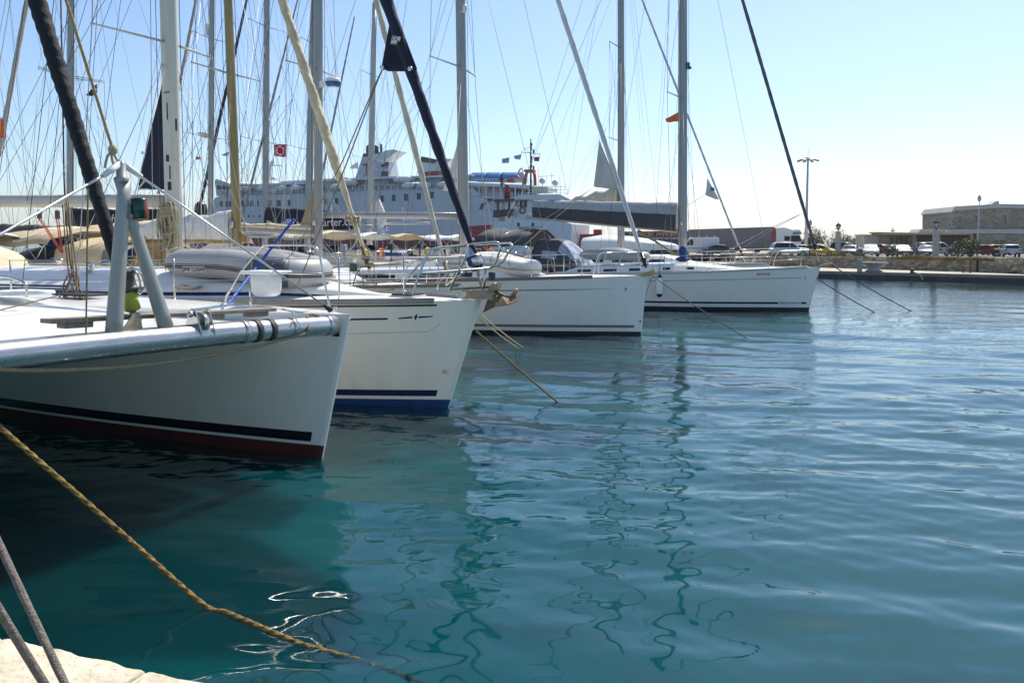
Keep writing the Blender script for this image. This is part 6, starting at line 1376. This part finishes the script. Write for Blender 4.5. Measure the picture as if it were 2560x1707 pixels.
# ------------------------------------------------------------------ lantern pillars, lamps
pillm = mat('pillar_render', (.42, .39, .34), .9, var=.1, vs=2)
def pillar(px, py0, ptop, wpx, plant, Y, label):
    P = at(px, py0, Y); r = empty('lantern_pillar', V(P.x, P.y, .9), R(-24), label, 'lamp pillar'); z1 = at(px, ptop, Y).z - .9; w_ = wpx * Y / F / 1.0
    q = MB(); q.box((0, 0, z1 / 2), (w_, w_, z1)); q.box((0, 0, z1 - .02), (w_ * 1.12, w_ * 1.12, .07)); q.build('pillar_shaft', pillm, r, bevel=.03)
    s_ = (ptop - plant) * Y / F / .88; la = MB(); la.lathe([(.10 * s_, 0), (.06 * s_, .06 * s_), (.04 * s_, .18 * s_), (.12 * s_, .2 * s_), (.13 * s_, .24 * s_)], (0, 0, z1), 8)
    for k in range(6):
        t = 2 * math.pi * k / 6; la.bar((.13 * s_ * math.cos(t), .13 * s_ * math.sin(t), z1 + .24 * s_), (.27 * s_ * math.cos(t), .27 * s_ * math.sin(t), z1 + .64 * s_), .03 * s_, .03 * s_)
    la.lathe([(.29 * s_, .63 * s_), (.30 * s_, .67 * s_), (.2 * s_, .80 * s_), (.07 * s_, .88 * s_), (.05 * s_, .95 * s_), (.01, 1.0 * s_)], (0, 0, z1), 6); lo = la.build('lantern', mat('lantern_iron', (.03, .03, .05), .4, .3), r)
    g = MB(); g.lathe([(.125 * s_, .245 * s_), (.262 * s_, .635 * s_)], (0, 0, z1), 6); g.build('lantern_glass', mat('frosted_glass', (.55, .56, .56), .2), lo)
pillar(2094, 641, 579, 12, 559, 62, 'pale square pillar with a glass lantern on top, left of the row of cars')
pillar(2338, 643, 576, 14, 551, 60, 'pale square pillar with a glass lantern, the taller one in front of the stone building')
lampg = mat('lamp_mast_grey', (.50, .49, .52), .5, .3)
P = at(2014, 636, 120); lm = empty('lamp_mast', V(P.x, P.y, .7), 0, 'tall lamp mast crowned with a ring of floodlights', 'lamp mast'); zt_ = at(2020, 400, 120).z - .7
q = MB(); tx = (at(2021, 400, 120).x - P.x) * .2; q.tube([(0, 0, 0), (tx, 0, zt_)], [.27, .14], 12); q.build('pole', lampg, lm)
q = MB(); q.lathe([(.35, -.2), (.6, -.15), (.6, .1), (.35, .2)], (tx, 0, zt_ + .2), 10); q.tube([(tx, 0, zt_ + .3), (tx, 0, zt_ + 1.6)], .04, 5); q.build('lamp_ring', lampg, lm)
for k in range(8):
    t = 2 * math.pi * k / 8; q = MB(); q.box((tx + 1.3 * math.cos(t), 1.3 * math.sin(t), zt_ - .05), (.85, .45, .2), rot=Matrix.Rotation(t, 3, 'Z') @ Matrix.Rotation(.35, 3, 'Y')); q.build('floodlight', mat('floodlight_grey', (.30, .30, .34), .4, .4), lm, bevel=.05)
def street_lamp(px, pyt, pyb, Y, label, dark, head=.45):
    P = at(px, pyb, Y); r = empty('street_lamp', V(P.x, P.y, .7), 0, label, 'street lamp'); z = at(px, pyt, Y).z - .7; q = MB(); q.tube([(0, 0, 0), (0, 0, z * .5), (0, 0, z - head * 2.2)], [.09, .07, .05], 8); q.lathe([(.16, 0), (.13, .5), (.09, .6)], (0, 0, 0), 8); q.build('post', dark, r)
    h = MB(); z0 = z - head * 2.2; h.lathe([(.06, 0), (head * .55, head * .5), (head * .6, head * 1.3), (head * .35, head * 1.8), (.05, head * 2.2)], (0, 0, z0), 8); h.build('lamp_head', lampg, r)
street_lamp(2024, 549, 640, 75, 'slim dark street lamp in front of the yellow taxi', mat('iron_dark', (.02, .02, .03), .4), .28)
street_lamp(2443, 487, 640, 100, 'slender street lamp with an oval head before the upper stone block', lampg, .42)
sg = at(2050, 636, 110); r = empty('road_sign', V(sg.x, sg.y, .7), 0, 'small red and white road sign on a thin post left of the lantern pillar', 'road sign'); q = MB(); q.tube([(0, 0, 0), (0, 0, 2.0)], .05, 6); q.build('post', lampg, r); q = MB(); q.lathe([(.28, -.02), (.28, .02)], (0, -.05, 2.2), 14, rot=Matrix.Rotation(R(90), 3, 'X')); q.build('sign_plate', red, r); q = MB(); q.box((0, -2.285, .05) if False else (0, -.10, 2.2), (.34, .01, .1)); q.build('sign_bar', flagw, r)
# ------------------------------------------------------------------ building: two storey stone block and the long low wing with a flat porch roof
bst = stone_mat('ashlar_rubble', (.20, .165, .115), (.36, .31, .22), (.30, .27, .20), 2.2, mw=.05, st=(1, 1, 1.5)); render_w = mat('render_pale', (.50, .48, .44), .9, var=.08, vs=.4); fasc = mat('porch_fascia', (.45, .38, .25), .8, var=.1); shade = mat('porch_wall', (.16, .12, .08), .9, var=.2); shut = mat('shutter_grey', (.30, .30, .27), .7)  # shade: brown darkened to paint the shadow under the porch roof
bf = Frame(V(at(2190, 600, 118).x, 118, 0), -8); bld = empty('stone_building', bf.o, bf.a, 'stone harbour building with flat porch roof and an upper block with tall windows', 'building')
def bl_(px, py, v=0): return bf.L(px, py, v)
def bpoly(name, pts, v0, v1, m, bevel=0, parent=None):
    mb = MB(); mb.prism([bl_(px, py, v0) for px, py in pts], (0, v1 - v0, 0)); return mb.build(name, m, parent or bld, bevel=bevel)
def base(p): return p
BB = 655
up = bpoly('upper_storey', [(2381, BB), (2620, BB), (2620, 524), (2500, 521), (2390, 525), (2381, 530)], 4, 16, bst)
bpoly('roof', [(2379, 529), (2388, 516), (2480, 511), (2500, 510), (2560, 511), (2625, 512), (2625, 523), (2500, 520), (2390, 526), (2379, 531)], 3.8, 16.3, render_w, parent=up)
bpoly('roof_hood', [(2477, 512), (2492, 502), (2498, 503), (2498, 512)], 5, 7, render_w, parent=up)
lw_ = bpoly('lower_storey', [(2440, BB), (2620, BB), (2620, 583), (2440, 583)], 0, 4.2, bst)
bpoly('parapet', [(2365, 584), (2370, 574), (2545, 573), (2620, 574), (2625, 584)], -.3, 4.4, render_w, parent=lw_)
bpoly('parapet', [(2295, 582), (2302, 573), (2362, 573), (2368, 582)], .5, 4.4, render_w)
pw = bpoly('porch_wall', [(2200, BB), (2440, BB), (2440, 586), (2200, 586)], 2.2, 4.5, bst)
pr = bpoly('porch_roof', [(2197, 580), (2300, 582), (2430, 582), (2432, 587), (2280, 587), (2212, 587)], -1.0, 4.3, fasc, .03)
for a, b_ in ((2292, 2342), (2354, 2425)): bpoly('porch_shade_panel', [(a, BB), (b_, BB), (b_, 588), (a, 588)], 2.1, 2.3, shade)  # flat panels on the wall, porch shade put into their colour
for px in (2286, 2348, 2430): bpoly('porch_column', [(px - 4, BB), (px + 4, BB), (px + 4, 587), (px - 4, 587)], -.5, .4, bst)
for px in (2230, 2243, 2254, 2266): d_ = bpoly('door', [(px - 3, 612), (px + 3, 612), (px + 3, 592), (px - 3, 592)], 2.1, 2.3, mat('door_brown', (.14, .08, .05), .6))
for px, y0, y1, w_ in ((2400, 562, 537, 5), (2441, 560, 535, 5), (2513, 560, 534, 6)):
    o = bpoly('window', [(px - w_, y1), (px + w_, y1), (px + w_, y0), (px - w_, y0)], 3.9, 4.1, shut); bpoly('pane', [(px - w_ * .4, y1 + 5), (px + w_ * .5, y1 + 5), (px + w_ * .5, y0 - 3), (px - w_ * .4, y0 - 3)], 3.85, 4.0, glassd, parent=o); bpoly('lintel', [(px - w_ - 1, y1 - 1.5), (px + w_ + 1, y1 - 1.5), (px + w_ + 1, y1), (px - w_ - 1, y1)], 3.7, 4.1, render_w, parent=o)
o = bpoly('window', [(2543, 552), (2551, 552), (2551, 544), (2543, 544)], 3.9, 4.1, shut); bpoly('pane', [(2545, 551), (2549, 551), (2549, 546), (2545, 546)], 3.85, 4.0, glassd, parent=o)
o = bpoly('glazed_door', [(2482, 592), (2513, 592), (2513, 625), (2482, 625)], -.08, .1, shut)
for px in (2487, 2494, 2502, 2509): bpoly('pane', [(px - 2, 600), (px + 2, 600), (px + 2, 614), (px - 2, 614)], -.14, 0, glassd, parent=o)
bpoly('lintel', [(2480, 588), (2515, 588), (2515, 590.5), (2480, 590.5)], -.2, .1, render_w)
q = MB(); q.tube([bl_(2231, 580, 1), bl_(2231, 568, 1)], .06, 5); q.box(bl_(2232, 577, 1), (.5, .2, .3)); q.build('antenna', lampg, bld)
kio = at(2178, 636, 122); q = MB(); q.box((0, 0, 1.4), (3.8, 3, 2.8)); q.box((0, 0, 2.9), (4.2, 3.4, .2)); k_ = q.build('kiosk', render_w, bevel=.05); k_.location = (kio.x, kio.y, .7); tag(k_, 'small pale hut left of the long stone building', 'hut')
# ------------------------------------------------------------------ cars and trucks
tyrem = mat('tyre', (.012, .012, .012), .8); rimm = mat('wheel_rim', (.35, .35, .36), .3, .8); lampw = mat('headlamp', (.6, .6, .62), .1); lampr = mat('tail_lamp', (.3, .01, .01), .2); cglass = mat('car_glass', (.022, .03, .036), .22, spec=.10)
def paint(n, c): return mat('car_paint_' + n, c, .35, .0, var=.04, coat=.08, spec=.2)
PROFILES = {  # side view: body outline lower, glasshouse
    'sedan': (4.4, 1.72, [(-2.2, .35), (-2.2, .75), (-2.1, .92), (-1.35, .98), (.95, .98), (1.95, .82), (2.18, .66), (2.2, .35)], [(-1.55, .96), (-.95, 1.38), (-.6, 1.44), (.25, 1.43), (.55, 1.36), (1.15, .96)]),
    'hatch': (3.9, 1.68, [(-1.9, .35), (-1.93, .8), (-1.85, .98), (1.05, .98), (1.75, .80), (1.94, .62), (1.95, .35)], [(-1.84, .96), (-1.6, 1.38), (-1.3, 1.47), (.1, 1.47), (.45, 1.38), (1.18, .96)]),
    'suv': (4.6, 1.84, [(-2.2, .45), (-2.25, .95), (-2.15, 1.10), (1.0, 1.10), (2.05, .98), (2.28, .78), (2.3, .45)], [(-2.12, 1.08), (-1.9, 1.62), (-1.6, 1.74), (.1, 1.74), (.4, 1.64), (1.05, 1.08)])}
def car(kind, pos, rz, pm, label, group=None, scale=1.0, extra=None):
    L, W_, body, roof = PROFILES[kind]; r = empty('car', pos, rz, label, 'car', group); h = W_ / 2; q = MB(); rings = []
    for y, k, dz in ((-h, .97, 0), (-h * .97, .99, .0), (-h * .8, 1, .02), (0, 1.01, .035), (h * .8, 1, .02), (h * .97, .99, 0), (h, .97, 0)):
        edge = abs(y) > h * .9
        rings.append([V(x * k, y, z + (dz if z > .5 else 0) - (.04 if edge and z > .9 else 0)) for x, z in body])
    q.loft(rings, True, True, True); b_ = q.build('body', pm, r, bevel=.03)
    q = MB(); rings = []
    for y, k in ((-h * .80, .97), (-h * .74, .995), (0, 1.01), (h * .74, .995), (h * .80, .97)):
        rings.append([V(x, y * (1.14 if z < 1.2 else 1.0), z * (1 if z < 1.2 else k)) for x, z in roof])
    q.loft(rings, True, True, True); q.build('roof', pm, r, bevel=.03)
    # glass: wind screen, rear screen, side panes
    def pane(a, b_2, y0, y1, off):
        pass
    (x0, z0), (x1, z1) = roof[0], roof[1]; (x4, z4), (x5, z5) = roof[-2], roof[-1]
    for (xa, za), (xb, zb), s_ in (((x0, z0), (x1, z1), -1), ((x5, z5), (x4, z4), 1)):
        q = MB(); lo, hi = .10, .92; A_ = V(lerp(xa, xb, lo) + s_ * .02, 0, lerp(za, zb, lo) + .02); B_ = V(lerp(xa, xb, hi) + s_ * .02, 0, lerp(za, zb, hi) + .02)
        q.prism([A_ + V(0, -h * .82, 0), A_ + V(0, h * .82, 0), B_ + V(0, h * .68, 0), B_ + V(0, -h * .68, 0)], (-s_ * .05, 0, -.03)); q.build('windscreen' if s_ > 0 else 'rear_window', cglass, r)
    for s_ in (-1, 1):
        zt_ = roof[2][1] - .10; zl = z0 + .05
        for xa, xb, xc, xd in ((lerp(x0, x1, .25) + .1, -.12, -.12, roof[2][0] + .02), (-.04, lerp(x5, x4, .15) - .1, roof[-3][0] + .12, -.04)):
            q = MB(); q.prism([V(xa, s_ * (h * .918), zl), V(xb, s_ * (h * .918), zl), V(xc, s_ * h * .812, zt_), V(xd, s_ * h * .812, zt_)], (0, -s_ * .03, 0)); q.build('side_window', cglass, r)
    wr = .31 if kind != 'suv' else .37
    for x in (-L * .30, L * .30):
        for s_ in (-1, 1):
            q = MB(); q.lathe([(wr * .6, -.1), (wr, -.08), (wr, .08), (wr * .6, .1)], (x, s_ * (h - .08), wr), 18, rot=Matrix.Rotation(R(90), 3, 'X')); wo = q.build('wheel', tyrem, r); q = MB(); q.lathe([(wr * .62, -.115), (wr * .62, .115)], (x, s_ * (h - .08), wr), 14, rot=Matrix.Rotation(R(90), 3, 'X')); q.build('rim', rimm, wo)
    for s_ in (-1, 1):
        q = MB(); q.box((L / 2 - .10, s_ * h * .74, .70 if kind != 'suv' else .85), (.16, .34, .14)); q.build('headlight', lampw, r, bevel=.03); q = MB(); q.box((-L / 2 + .06, s_ * h * .8, .82 if kind != 'suv' else .95), (.12, .24, .2)); q.build('tail_light', lampr, r, bevel=.02); q = MB(); q.box((.75, s_ * (h + .06), 1.02 if kind != 'suv' else 1.15), (.12, .16, .12)); q.build('mirror', pm, r, bevel=.03)
    q = MB(); q.box((L / 2 - .03, 0, .45), (.12, W_ * .92, .16)); q.box((-L / 2 + .03, 0, .45), (.12, W_ * .92, .16)); q.box((L / 2 - .02, 0, .64), (.06, W_ * .4, .12)); q.build('bumper', mat('bumper_dark', (.03, .03, .03), .6), r, bevel=.02)
    q = MB(); q.box((L / 2 + .035, 0, .46), (.01, .5, .11)); q.box((-L / 2 - .035, 0, .5), (.01, .5, .11)); q.build('number_plate', flagw, r)
    r.scale = (scale,) * 3
    if extra: extra(r)
    return r
def carpos(px, Y): p = at(px, 620, Y); return V(p.x, p.y, .72)
def taxi_sign(r): q = MB(); q.box((-.3, 0, 1.52), (.2, .5, .14)); q.build('roof_sign', plasticw, r, bevel=.03)
def roof_bars(r): q = MB(); q.tube([(-1.5, -.6, 1.78), (.1, -.6, 1.80)], .03, 6); q.tube([(-1.5, .6, 1.78), (.1, .6, 1.80)], .03, 6); q.build('roof_rail', steel, r)
gc = 'cars parked behind the stone wall'
car('suv', carpos(1974, 90), R(-12), paint('white', (.66, .67, .68)), 'white four wheel drive parked sideways below the truck cab', gc, extra=roof_bars)
car('sedan', carpos(2006, 99), R(-20), paint('white', (.66, .67, .68)), 'white saloon partly hidden behind the white four wheel drive', gc)
car('hatch', carpos(2052, 92), R(-35), paint('yellow', (.62, .40, .02)), 'yellow taxi in front of the grey green trees', gc, extra=taxi_sign)
car('suv', carpos(2118, 103), R(-50), paint('navy', (.02, .025, .05)), 'dark blue car just right of the left lantern pillar', gc)
car('sedan', carpos(2126, 92), R(-120), paint('grey', (.20, .23, .24)), 'grey saloon facing us right of the left lantern pillar', gc)
car('hatch', carpos(2176, 91), R(-112), paint('white', (.66, .67, .68)), 'white hatchback facing us in the middle of the parked row', gc, 1.02)
car('hatch', carpos(2208, 104), R(-60), paint('maroon', (.16, .01, .015)), 'dark red car behind the olive weed', gc)
car('sedan', carpos(2240, 106), R(70), paint('white', (.66, .67, .68)), 'white car half hidden behind the dark green hatchback', gc)
car('hatch', carpos(2255, 90), R(-105), paint('green', (.012, .03, .028)), 'dark green hatchback facing us left of the blue saloon', gc)
car('suv', carpos(2302, 104), R(75), paint('black', (.012, .014, .02)), 'tall dark blue black four wheel drive behind the taller lantern pillar', gc)
car('sedan', carpos(2315, 90), R(-118), paint('blue', (.10, .17, .26)), 'light blue saloon just left of the taller lantern pillar', gc)
def bed(r): q = MB(); q.box((-1.55, 0, 1.14), (1.5, 1.5, .1)); q.build('load_bed', tyrem, r); q = MB(); q.box((-.2, -.945, .8), (.7, .01, .2)); q.build('door_emblem', red, r)
car('suv', carpos(2352, 97), R(-28), paint('silver', (.42, .44, .46)), 'silver pick up with a red door mark right of the taller lantern pillar', gc, extra=bed)
car('sedan', carpos(2396, 98), R(-28), paint('pale', (.55, .56, .54)), 'pale car hidden behind the dense green bush', gc)
car('sedan', carpos(2458, 93), R(-25), paint('maroon', (.16, .01, .015)), 'maroon saloon in front of the glazed door', gc)
car('hatch', carpos(2524, 90), R(66), paint('silver', (.42, .44, .46)), 'silver estate car at the right edge, seen from behind', gc, 1.02)
car('sedan', carpos(2492, 102), R(-10), paint('yellow', (.62, .40, .02)), 'sliver of a yellow car between the maroon and the silver cars', gc)
car('sedan', carpos(1792, 97), R(172), paint('slate', (.045, .055, .075)), 'dark saloon parked beside the white van', gc)
# white van
vp = at(1746, 620, 99); van = empty('van', V(vp.x, vp.y, .72), R(172), 'white panel van with a blue side stripe behind the right hand mast', 'van')
q = MB(); prof = [(-2.5, .4), (-2.5, 2.2), (-2.4, 2.35), (1.0, 2.35), (1.25, 2.25), (1.95, 1.35), (2.45, 1.15), (2.55, .9), (2.55, .4)]
q.loft([[V(x, y, z) for x, z in prof] for y in (-.95, -.9, 0, .9, .95)], True); q.build('body', paint('white', (.66, .67, .68)), van, bevel=.05)
for s_ in (-1, 1):
    q = MB(); q.prism([V(.75, s_ * .96, 1.35), V(1.75, s_ * .96, 1.35), V(1.2, s_ * .96, 2.1), V(.75, s_ * .96, 2.1)], (0, -s_ * .03, 0)); q.build('side_window', cglass, van); q = MB(); q.box((-.3, s_ * .957, .98), (4.2, .012, .10)); q.build('side_stripe', flagb, van)
    for x in (-1.5, 1.6): q = MB(); q.lathe([(.2, -.1), (.35, -.08), (.35, .08), (.2, .1)], (x, s_ * .85, .35), 16, rot=Matrix.Rotation(R(90), 3, 'X')); q.build('wheel', tyrem, van)
    q = MB(); q.box((2.42, s_ * .75, .95), (.2, .3, .2)); q.build('headlight', lampw, van, bevel=.03)
q = MB(); q.prism([V(1.3, -.8, 2.22), V(1.3, .8, 2.22), V(1.98, .85, 1.38), V(1.98, -.85, 1.38)], (.02, 0, .02)); q.build('windscreen', cglass, van)
q = MB()
for x in (-2.0, -1.0, 0, .9): q.tube([(x, -.9, 2.36), (x, -.85, 2.52), (x, .85, 2.52), (x, .9, 2.36)], .025, 6)
q.build('roof_rack', steel, van)
# articulated lorry: long grey curtain trailer, white cab
lf = Frame(V(at(1722, 620, 122).x, 122, 0), -10); lor = empty('lorry', lf.o, lf.a, 'long grey curtain sided lorry with a red front edge and white cab', 'lorry')
def ll(px, py, v=0): return lf.L(px, py, v)
def lpoly(name, pts, v0, v1, m, bevel=.04, parent=None, fr=None, rt=None):
    mb = MB(); mb.prism([(fr or lf).L(px, py, v0) for px, py in pts], (0, v1 - v0, 0)); return mb.build(name, m, parent or rt or lor, bevel=bevel)
tarp = mat('trailer_curtain', (.16, .15, .15), .7, var=.12, vs=.6, bump=.3, bs=3, stretch=(1, 1, .2)); whitep = paint('white', (.66, .67, .68))
tb_ = lpoly('trailer', [(1722, 622), (1930, 622), (1930, 567), (1722, 574)], 0, 2.5, tarp)
lpoly('front_wall', [(1930, 622), (1938, 622), (1938, 568), (1930, 567)], -.03, 2.53, red)
lpoly('trailer_skirt', [(1722, 630), (1925, 627), (1925, 621), (1722, 622)], .2, 2.3, mat('skirt_red', (.09, .008, .02), .6))
cab_ = lpoly('cab', [(1940, 628), (2000, 628), (2003, 610), (1999, 582), (1985, 575), (1960, 568), (1940, 570)], 0, 2.5, whitep, .12)
lpoly('side_window', [(1961, 602), (1975, 602), (1975, 591), (1961, 590)], -.06, .1, cglass, .01, cab_); lpoly('windscreen', [(1978, 604), (2003, 604), (2001, 589), (1978, 589)], -.08, .1, cglass, .01, cab_); lpoly('sun_visor', [(1982, 586), (2004, 586), (2004, 580), (1982, 580)], -.1, 2.6, mat('visor_grey', (.12, .14, .17), .3), .02, cab_)
lpoly('mirror', [(1970, 602), (1974, 602), (1974, 592), (1970, 592)], -.35, -.15, tyrem, .02, cab_); lpoly('spot_lamps', [(1985, 580), (2002, 580), (2001, 575), (1985, 574)], .2, .5, lampw, .02, cab_)
for px in (1745, 1762, 1780, 1892, 1950, 1990): q = MB(); q.lathe([(.3, -.15), (.5, -.12), (.5, .12), (.3, .15)], V(ll(px, 630, .3).x, .3, 1.2), 16, rot=Matrix.Rotation(R(90), 3, 'X')); q.build('wheel', tyrem, lor)
# trailer with the express lettering
ef = Frame(V(at(1555, 620, 112).x, 112, 0), -6); ex = empty('trailer', ef.o, ef.a, 'navy freight trailer with yellow express lettering along its side', 'trailer')
lpoly('box', [(1556, 622), (1726, 622), (1726, 577), (1556, 579)], 0, 2.5, mat('trailer_navy', (.012, .018, .05), .4), fr=ef, rt=ex)
def ltext(body, x0, x1, y, hpx, m, sh=0):
    p0, p1 = ef.L(x0, y, -.03), ef.L(x1, y, -.03); o = text(body, 1, m, ex, Matrix.Identity(4), shear=sh); vs_ = [v.co for v in o.data.vertices]; wd = max(v.x for v in vs_) - min(v.x for v in vs_); hg = max(v.y for v in vs_) - min(v.y for v in vs_)
    o.matrix_local = axes((p0 + p1) / 2, p1 - p0, (0, 0, 1)) @ Matrix.Diagonal(((p1 - p0).length / wd, hpx * 112 / F / hg, 1, 1))
ltext('EXPRESS  MYKONOC', 1571, 1722, 586, 9, mat('letter_orange', (.7, .28, .02), .5), .25); ltext('ΕΘΝΙΚΩΝ  ΜΕΤΑΦΟΡΩΝ', 1625, 1708, 596, 4.5, flagw)
for px in (1580, 1600, 1620, 1700): q = MB(); q.lathe([(.3, -.15), (.5, -.12), (.5, .12), (.3, .15)], V(ef.L(px, 630, .3).x, .3, 1.2), 16, rot=Matrix.Rotation(R(90), 3, 'X')); q.build('wheel', tyrem, ex)
# red machinery and parked pieces beyond the grey boom
rm = at(1475, 600, 116); q = MB(); q.box((0, 0, 1.5), (3.4, 2.2, 3)); q.box((1.2, 0, 3.3), (1.2, 1.8, .8)); q.box((-2.6, 0, .9), (2.2, 2.0, 1.0)); o = q.build('red_container', red, bevel=.08); o.location = (rm.x, rm.y, .7); o.rotation_euler = (0, 0, R(-12)); tag(o, 'red container with a stepped top seen under the grey sail cover', 'container')
# white motor cruiser between the fourth yacht and the trailer
mf = Frame(V(at(1580, 618, 46).x, 46, 0), -14); mc = empty('motor_cruiser', mf.o, mf.a, 'smooth white motor cruiser bow with a dark waterline behind the grey dinghy', 'motor boat')
q = MB(); rings = []
xs = [mf.L(px, 618).x for px in (1462, 1500, 1540, 1580, 1620, 1655, 1685, 1697)]
for x, w_, zt_ in zip(xs, (1.6, 1.75, 1.75, 1.7, 1.5, 1.1, .55, .1), (594, 588, 588, 591, 597, 603, 609, 614)):
    z1 = CAMH - (zt_ - 606) * 46 / F; rings.append([V(x, -w_ * math.cos(t), 2.15 + (z1 - 2.15) * max(0, math.sin(t)) ** .6) for t in [math.pi * j / 12 for j in range(13)]])
q.loft(rings, False, True, True); q.build('deck_house', white, mc)
q = MB(); rings = []
for x, w_ in zip(xs, (1.6, 1.75, 1.75, 1.7, 1.5, 1.1, .55, .12)): rings.append([V(x, -w_ * .8, -.3), V(x, -w_, 2.0), V(x, -w_ - .03, 2.16), V(x, w_ + .03, 2.16), V(x, w_, 2.0), V(x, w_ * .8, -.3)])
q.loft(rings, True, mis=lambda i, j: 1 if j in (0, 4) else 0); q.build('hull', [white, darkanti], mc)
# ------------------------------------------------------------------ things on the far quay
def on_quay(px, py): return atz(px, py, QT)
p = on_quay(2149, 679); q = MB(); q.box((0, 0, .38), (.30, .26, .76)); q.box((0, 0, .80), (.34, .30, .08)); q.box((0, -.135, .55), (.2, .02, .2)); o = q.build('service_pedestal', mat('pedestal_grey', (.30, .34, .33), .6), bevel=.03); o.location = p; o.rotation_euler = (0, 0, R(-30)); tag(o, 'grey green service pedestal on the far quay', 'pedestal')
p = on_quay(2184, 679); q = MB(); q.lathe([(.55, 0), (.62, .06), (.62, .12), (.45, .14), (.42, .3), (.95, .78), (1.05, .82), (1.05, .88), (.9, .9), (.7, .62), (.3, .5)], (0, 0, 0), 6, rot=Matrix.Diagonal((.9, .6, .72)).to_3x3()); o = q.build('planter', mat('planter_stone', (.36, .36, .33), .85, var=.15)); o.location = p; o.rotation_euler = (0, 0, R(-32)); tag(o, 'wide flaring concrete planter on the far quay', 'planter')
p = on_quay(2393, 677); r = empty('hand_cart', p, R(-30), 'low cart with a white bin standing by the far stone wall', 'cart'); q = MB(); q.box((0, 0, .14), (.8, .5, .05)); q.build('platform', teak, r); q = MB(); q.lathe([(.14, .16), (.17, .45), (.18, .5), (.03, .52)], (.05, 0, 0), 12); q.build('bin', plasticw, r); q = MB(); q.tube([(-.35, -.2, .06), (-.35, .2, .06)], .06, 10); q.tube([(.35, -.2, .06), (.35, .2, .06)], .06, 10); q.build('wheel', tyrem, r)
p = on_quay(2417, 682); r = empty('chair', p, R(160), 'brown wooden chair standing on the far quay', 'chair'); wd = mat('brown_wood', (.13, .06, .03), .7); q = MB(); q.box((0, 0, .44), (.44, .44, .05)); q.build('seat', wd, r)
for x in (-.2, .2):
    for y in (-.2, .2): q = MB(); q.box((x, y, .21), (.05, .05, .42)); q.build('leg', wd, r)
q = MB(); q.box((-.2, -.2, .72), (.05, .05, .52)); q.box((-.2, .2, .72), (.05, .05, .52))
for z in (.6, .75, .9): q.box((-.2, 0, z), (.03, .4, .09))
q.build('backrest', wd, r)
p = on_quay(2280, 684); q = MB(); q.lathe([(.17, 0), (.17, .04), (.11, .06), (.10, .2), (.18, .26), (.18, .3), (.05, .33)], (0, 0, 0), 14); o = q.build('bollard', mat('iron_bollard', (.06, .055, .05), .6, .3)); o.location = p; tag(o, 'small iron bollard on the edge of the far quay', 'bollard')
rope('bollard_rope', [p + V(0, 0, .12), p + V(.1, -.5, .03), p + V(.25, -.62, -.1), p + V(.35, -.62, -.35)], .03, crope, 'short loop of rope hanging off the quay edge at the bollard', lay=12)
p = on_quay(2536, 684); q = MB(); q.box((0, 0, .06), (.6, .35, .12)); q.box((.1, 0, .14), (.25, .2, .06)); o = q.build('steel_plate', mat('rusty_iron', (.09, .06, .045), .8, var=.3), bevel=.02); o.location = p; tag(o, 'low dark iron plate on the quay near the right edge', 'plate')
# ------------------------------------------------------------------ sea air: a thin even haze round the whole scene
hz = bpy.data.materials.new('sea_haze'); hz.use_nodes = True; t_ = hz.node_tree
for n_ in list(t_.nodes): t_.nodes.remove(n_)
ho = t_.nodes.new('ShaderNodeOutputMaterial'); pv = t_.nodes.new('ShaderNodeVolumePrincipled'); pv.inputs['Color'].default_value = (.88, .93, 1, 1); pv.inputs['Density'].default_value = .00018; pv.inputs['Anisotropy'].default_value = .3
t_.links.new(pv.outputs[0], ho.inputs['Volume'])
q = MB(); q.box((0, 1300, 30), (7000, 3200, 70)); tag(q.build('haze', hz), kind='stuff')
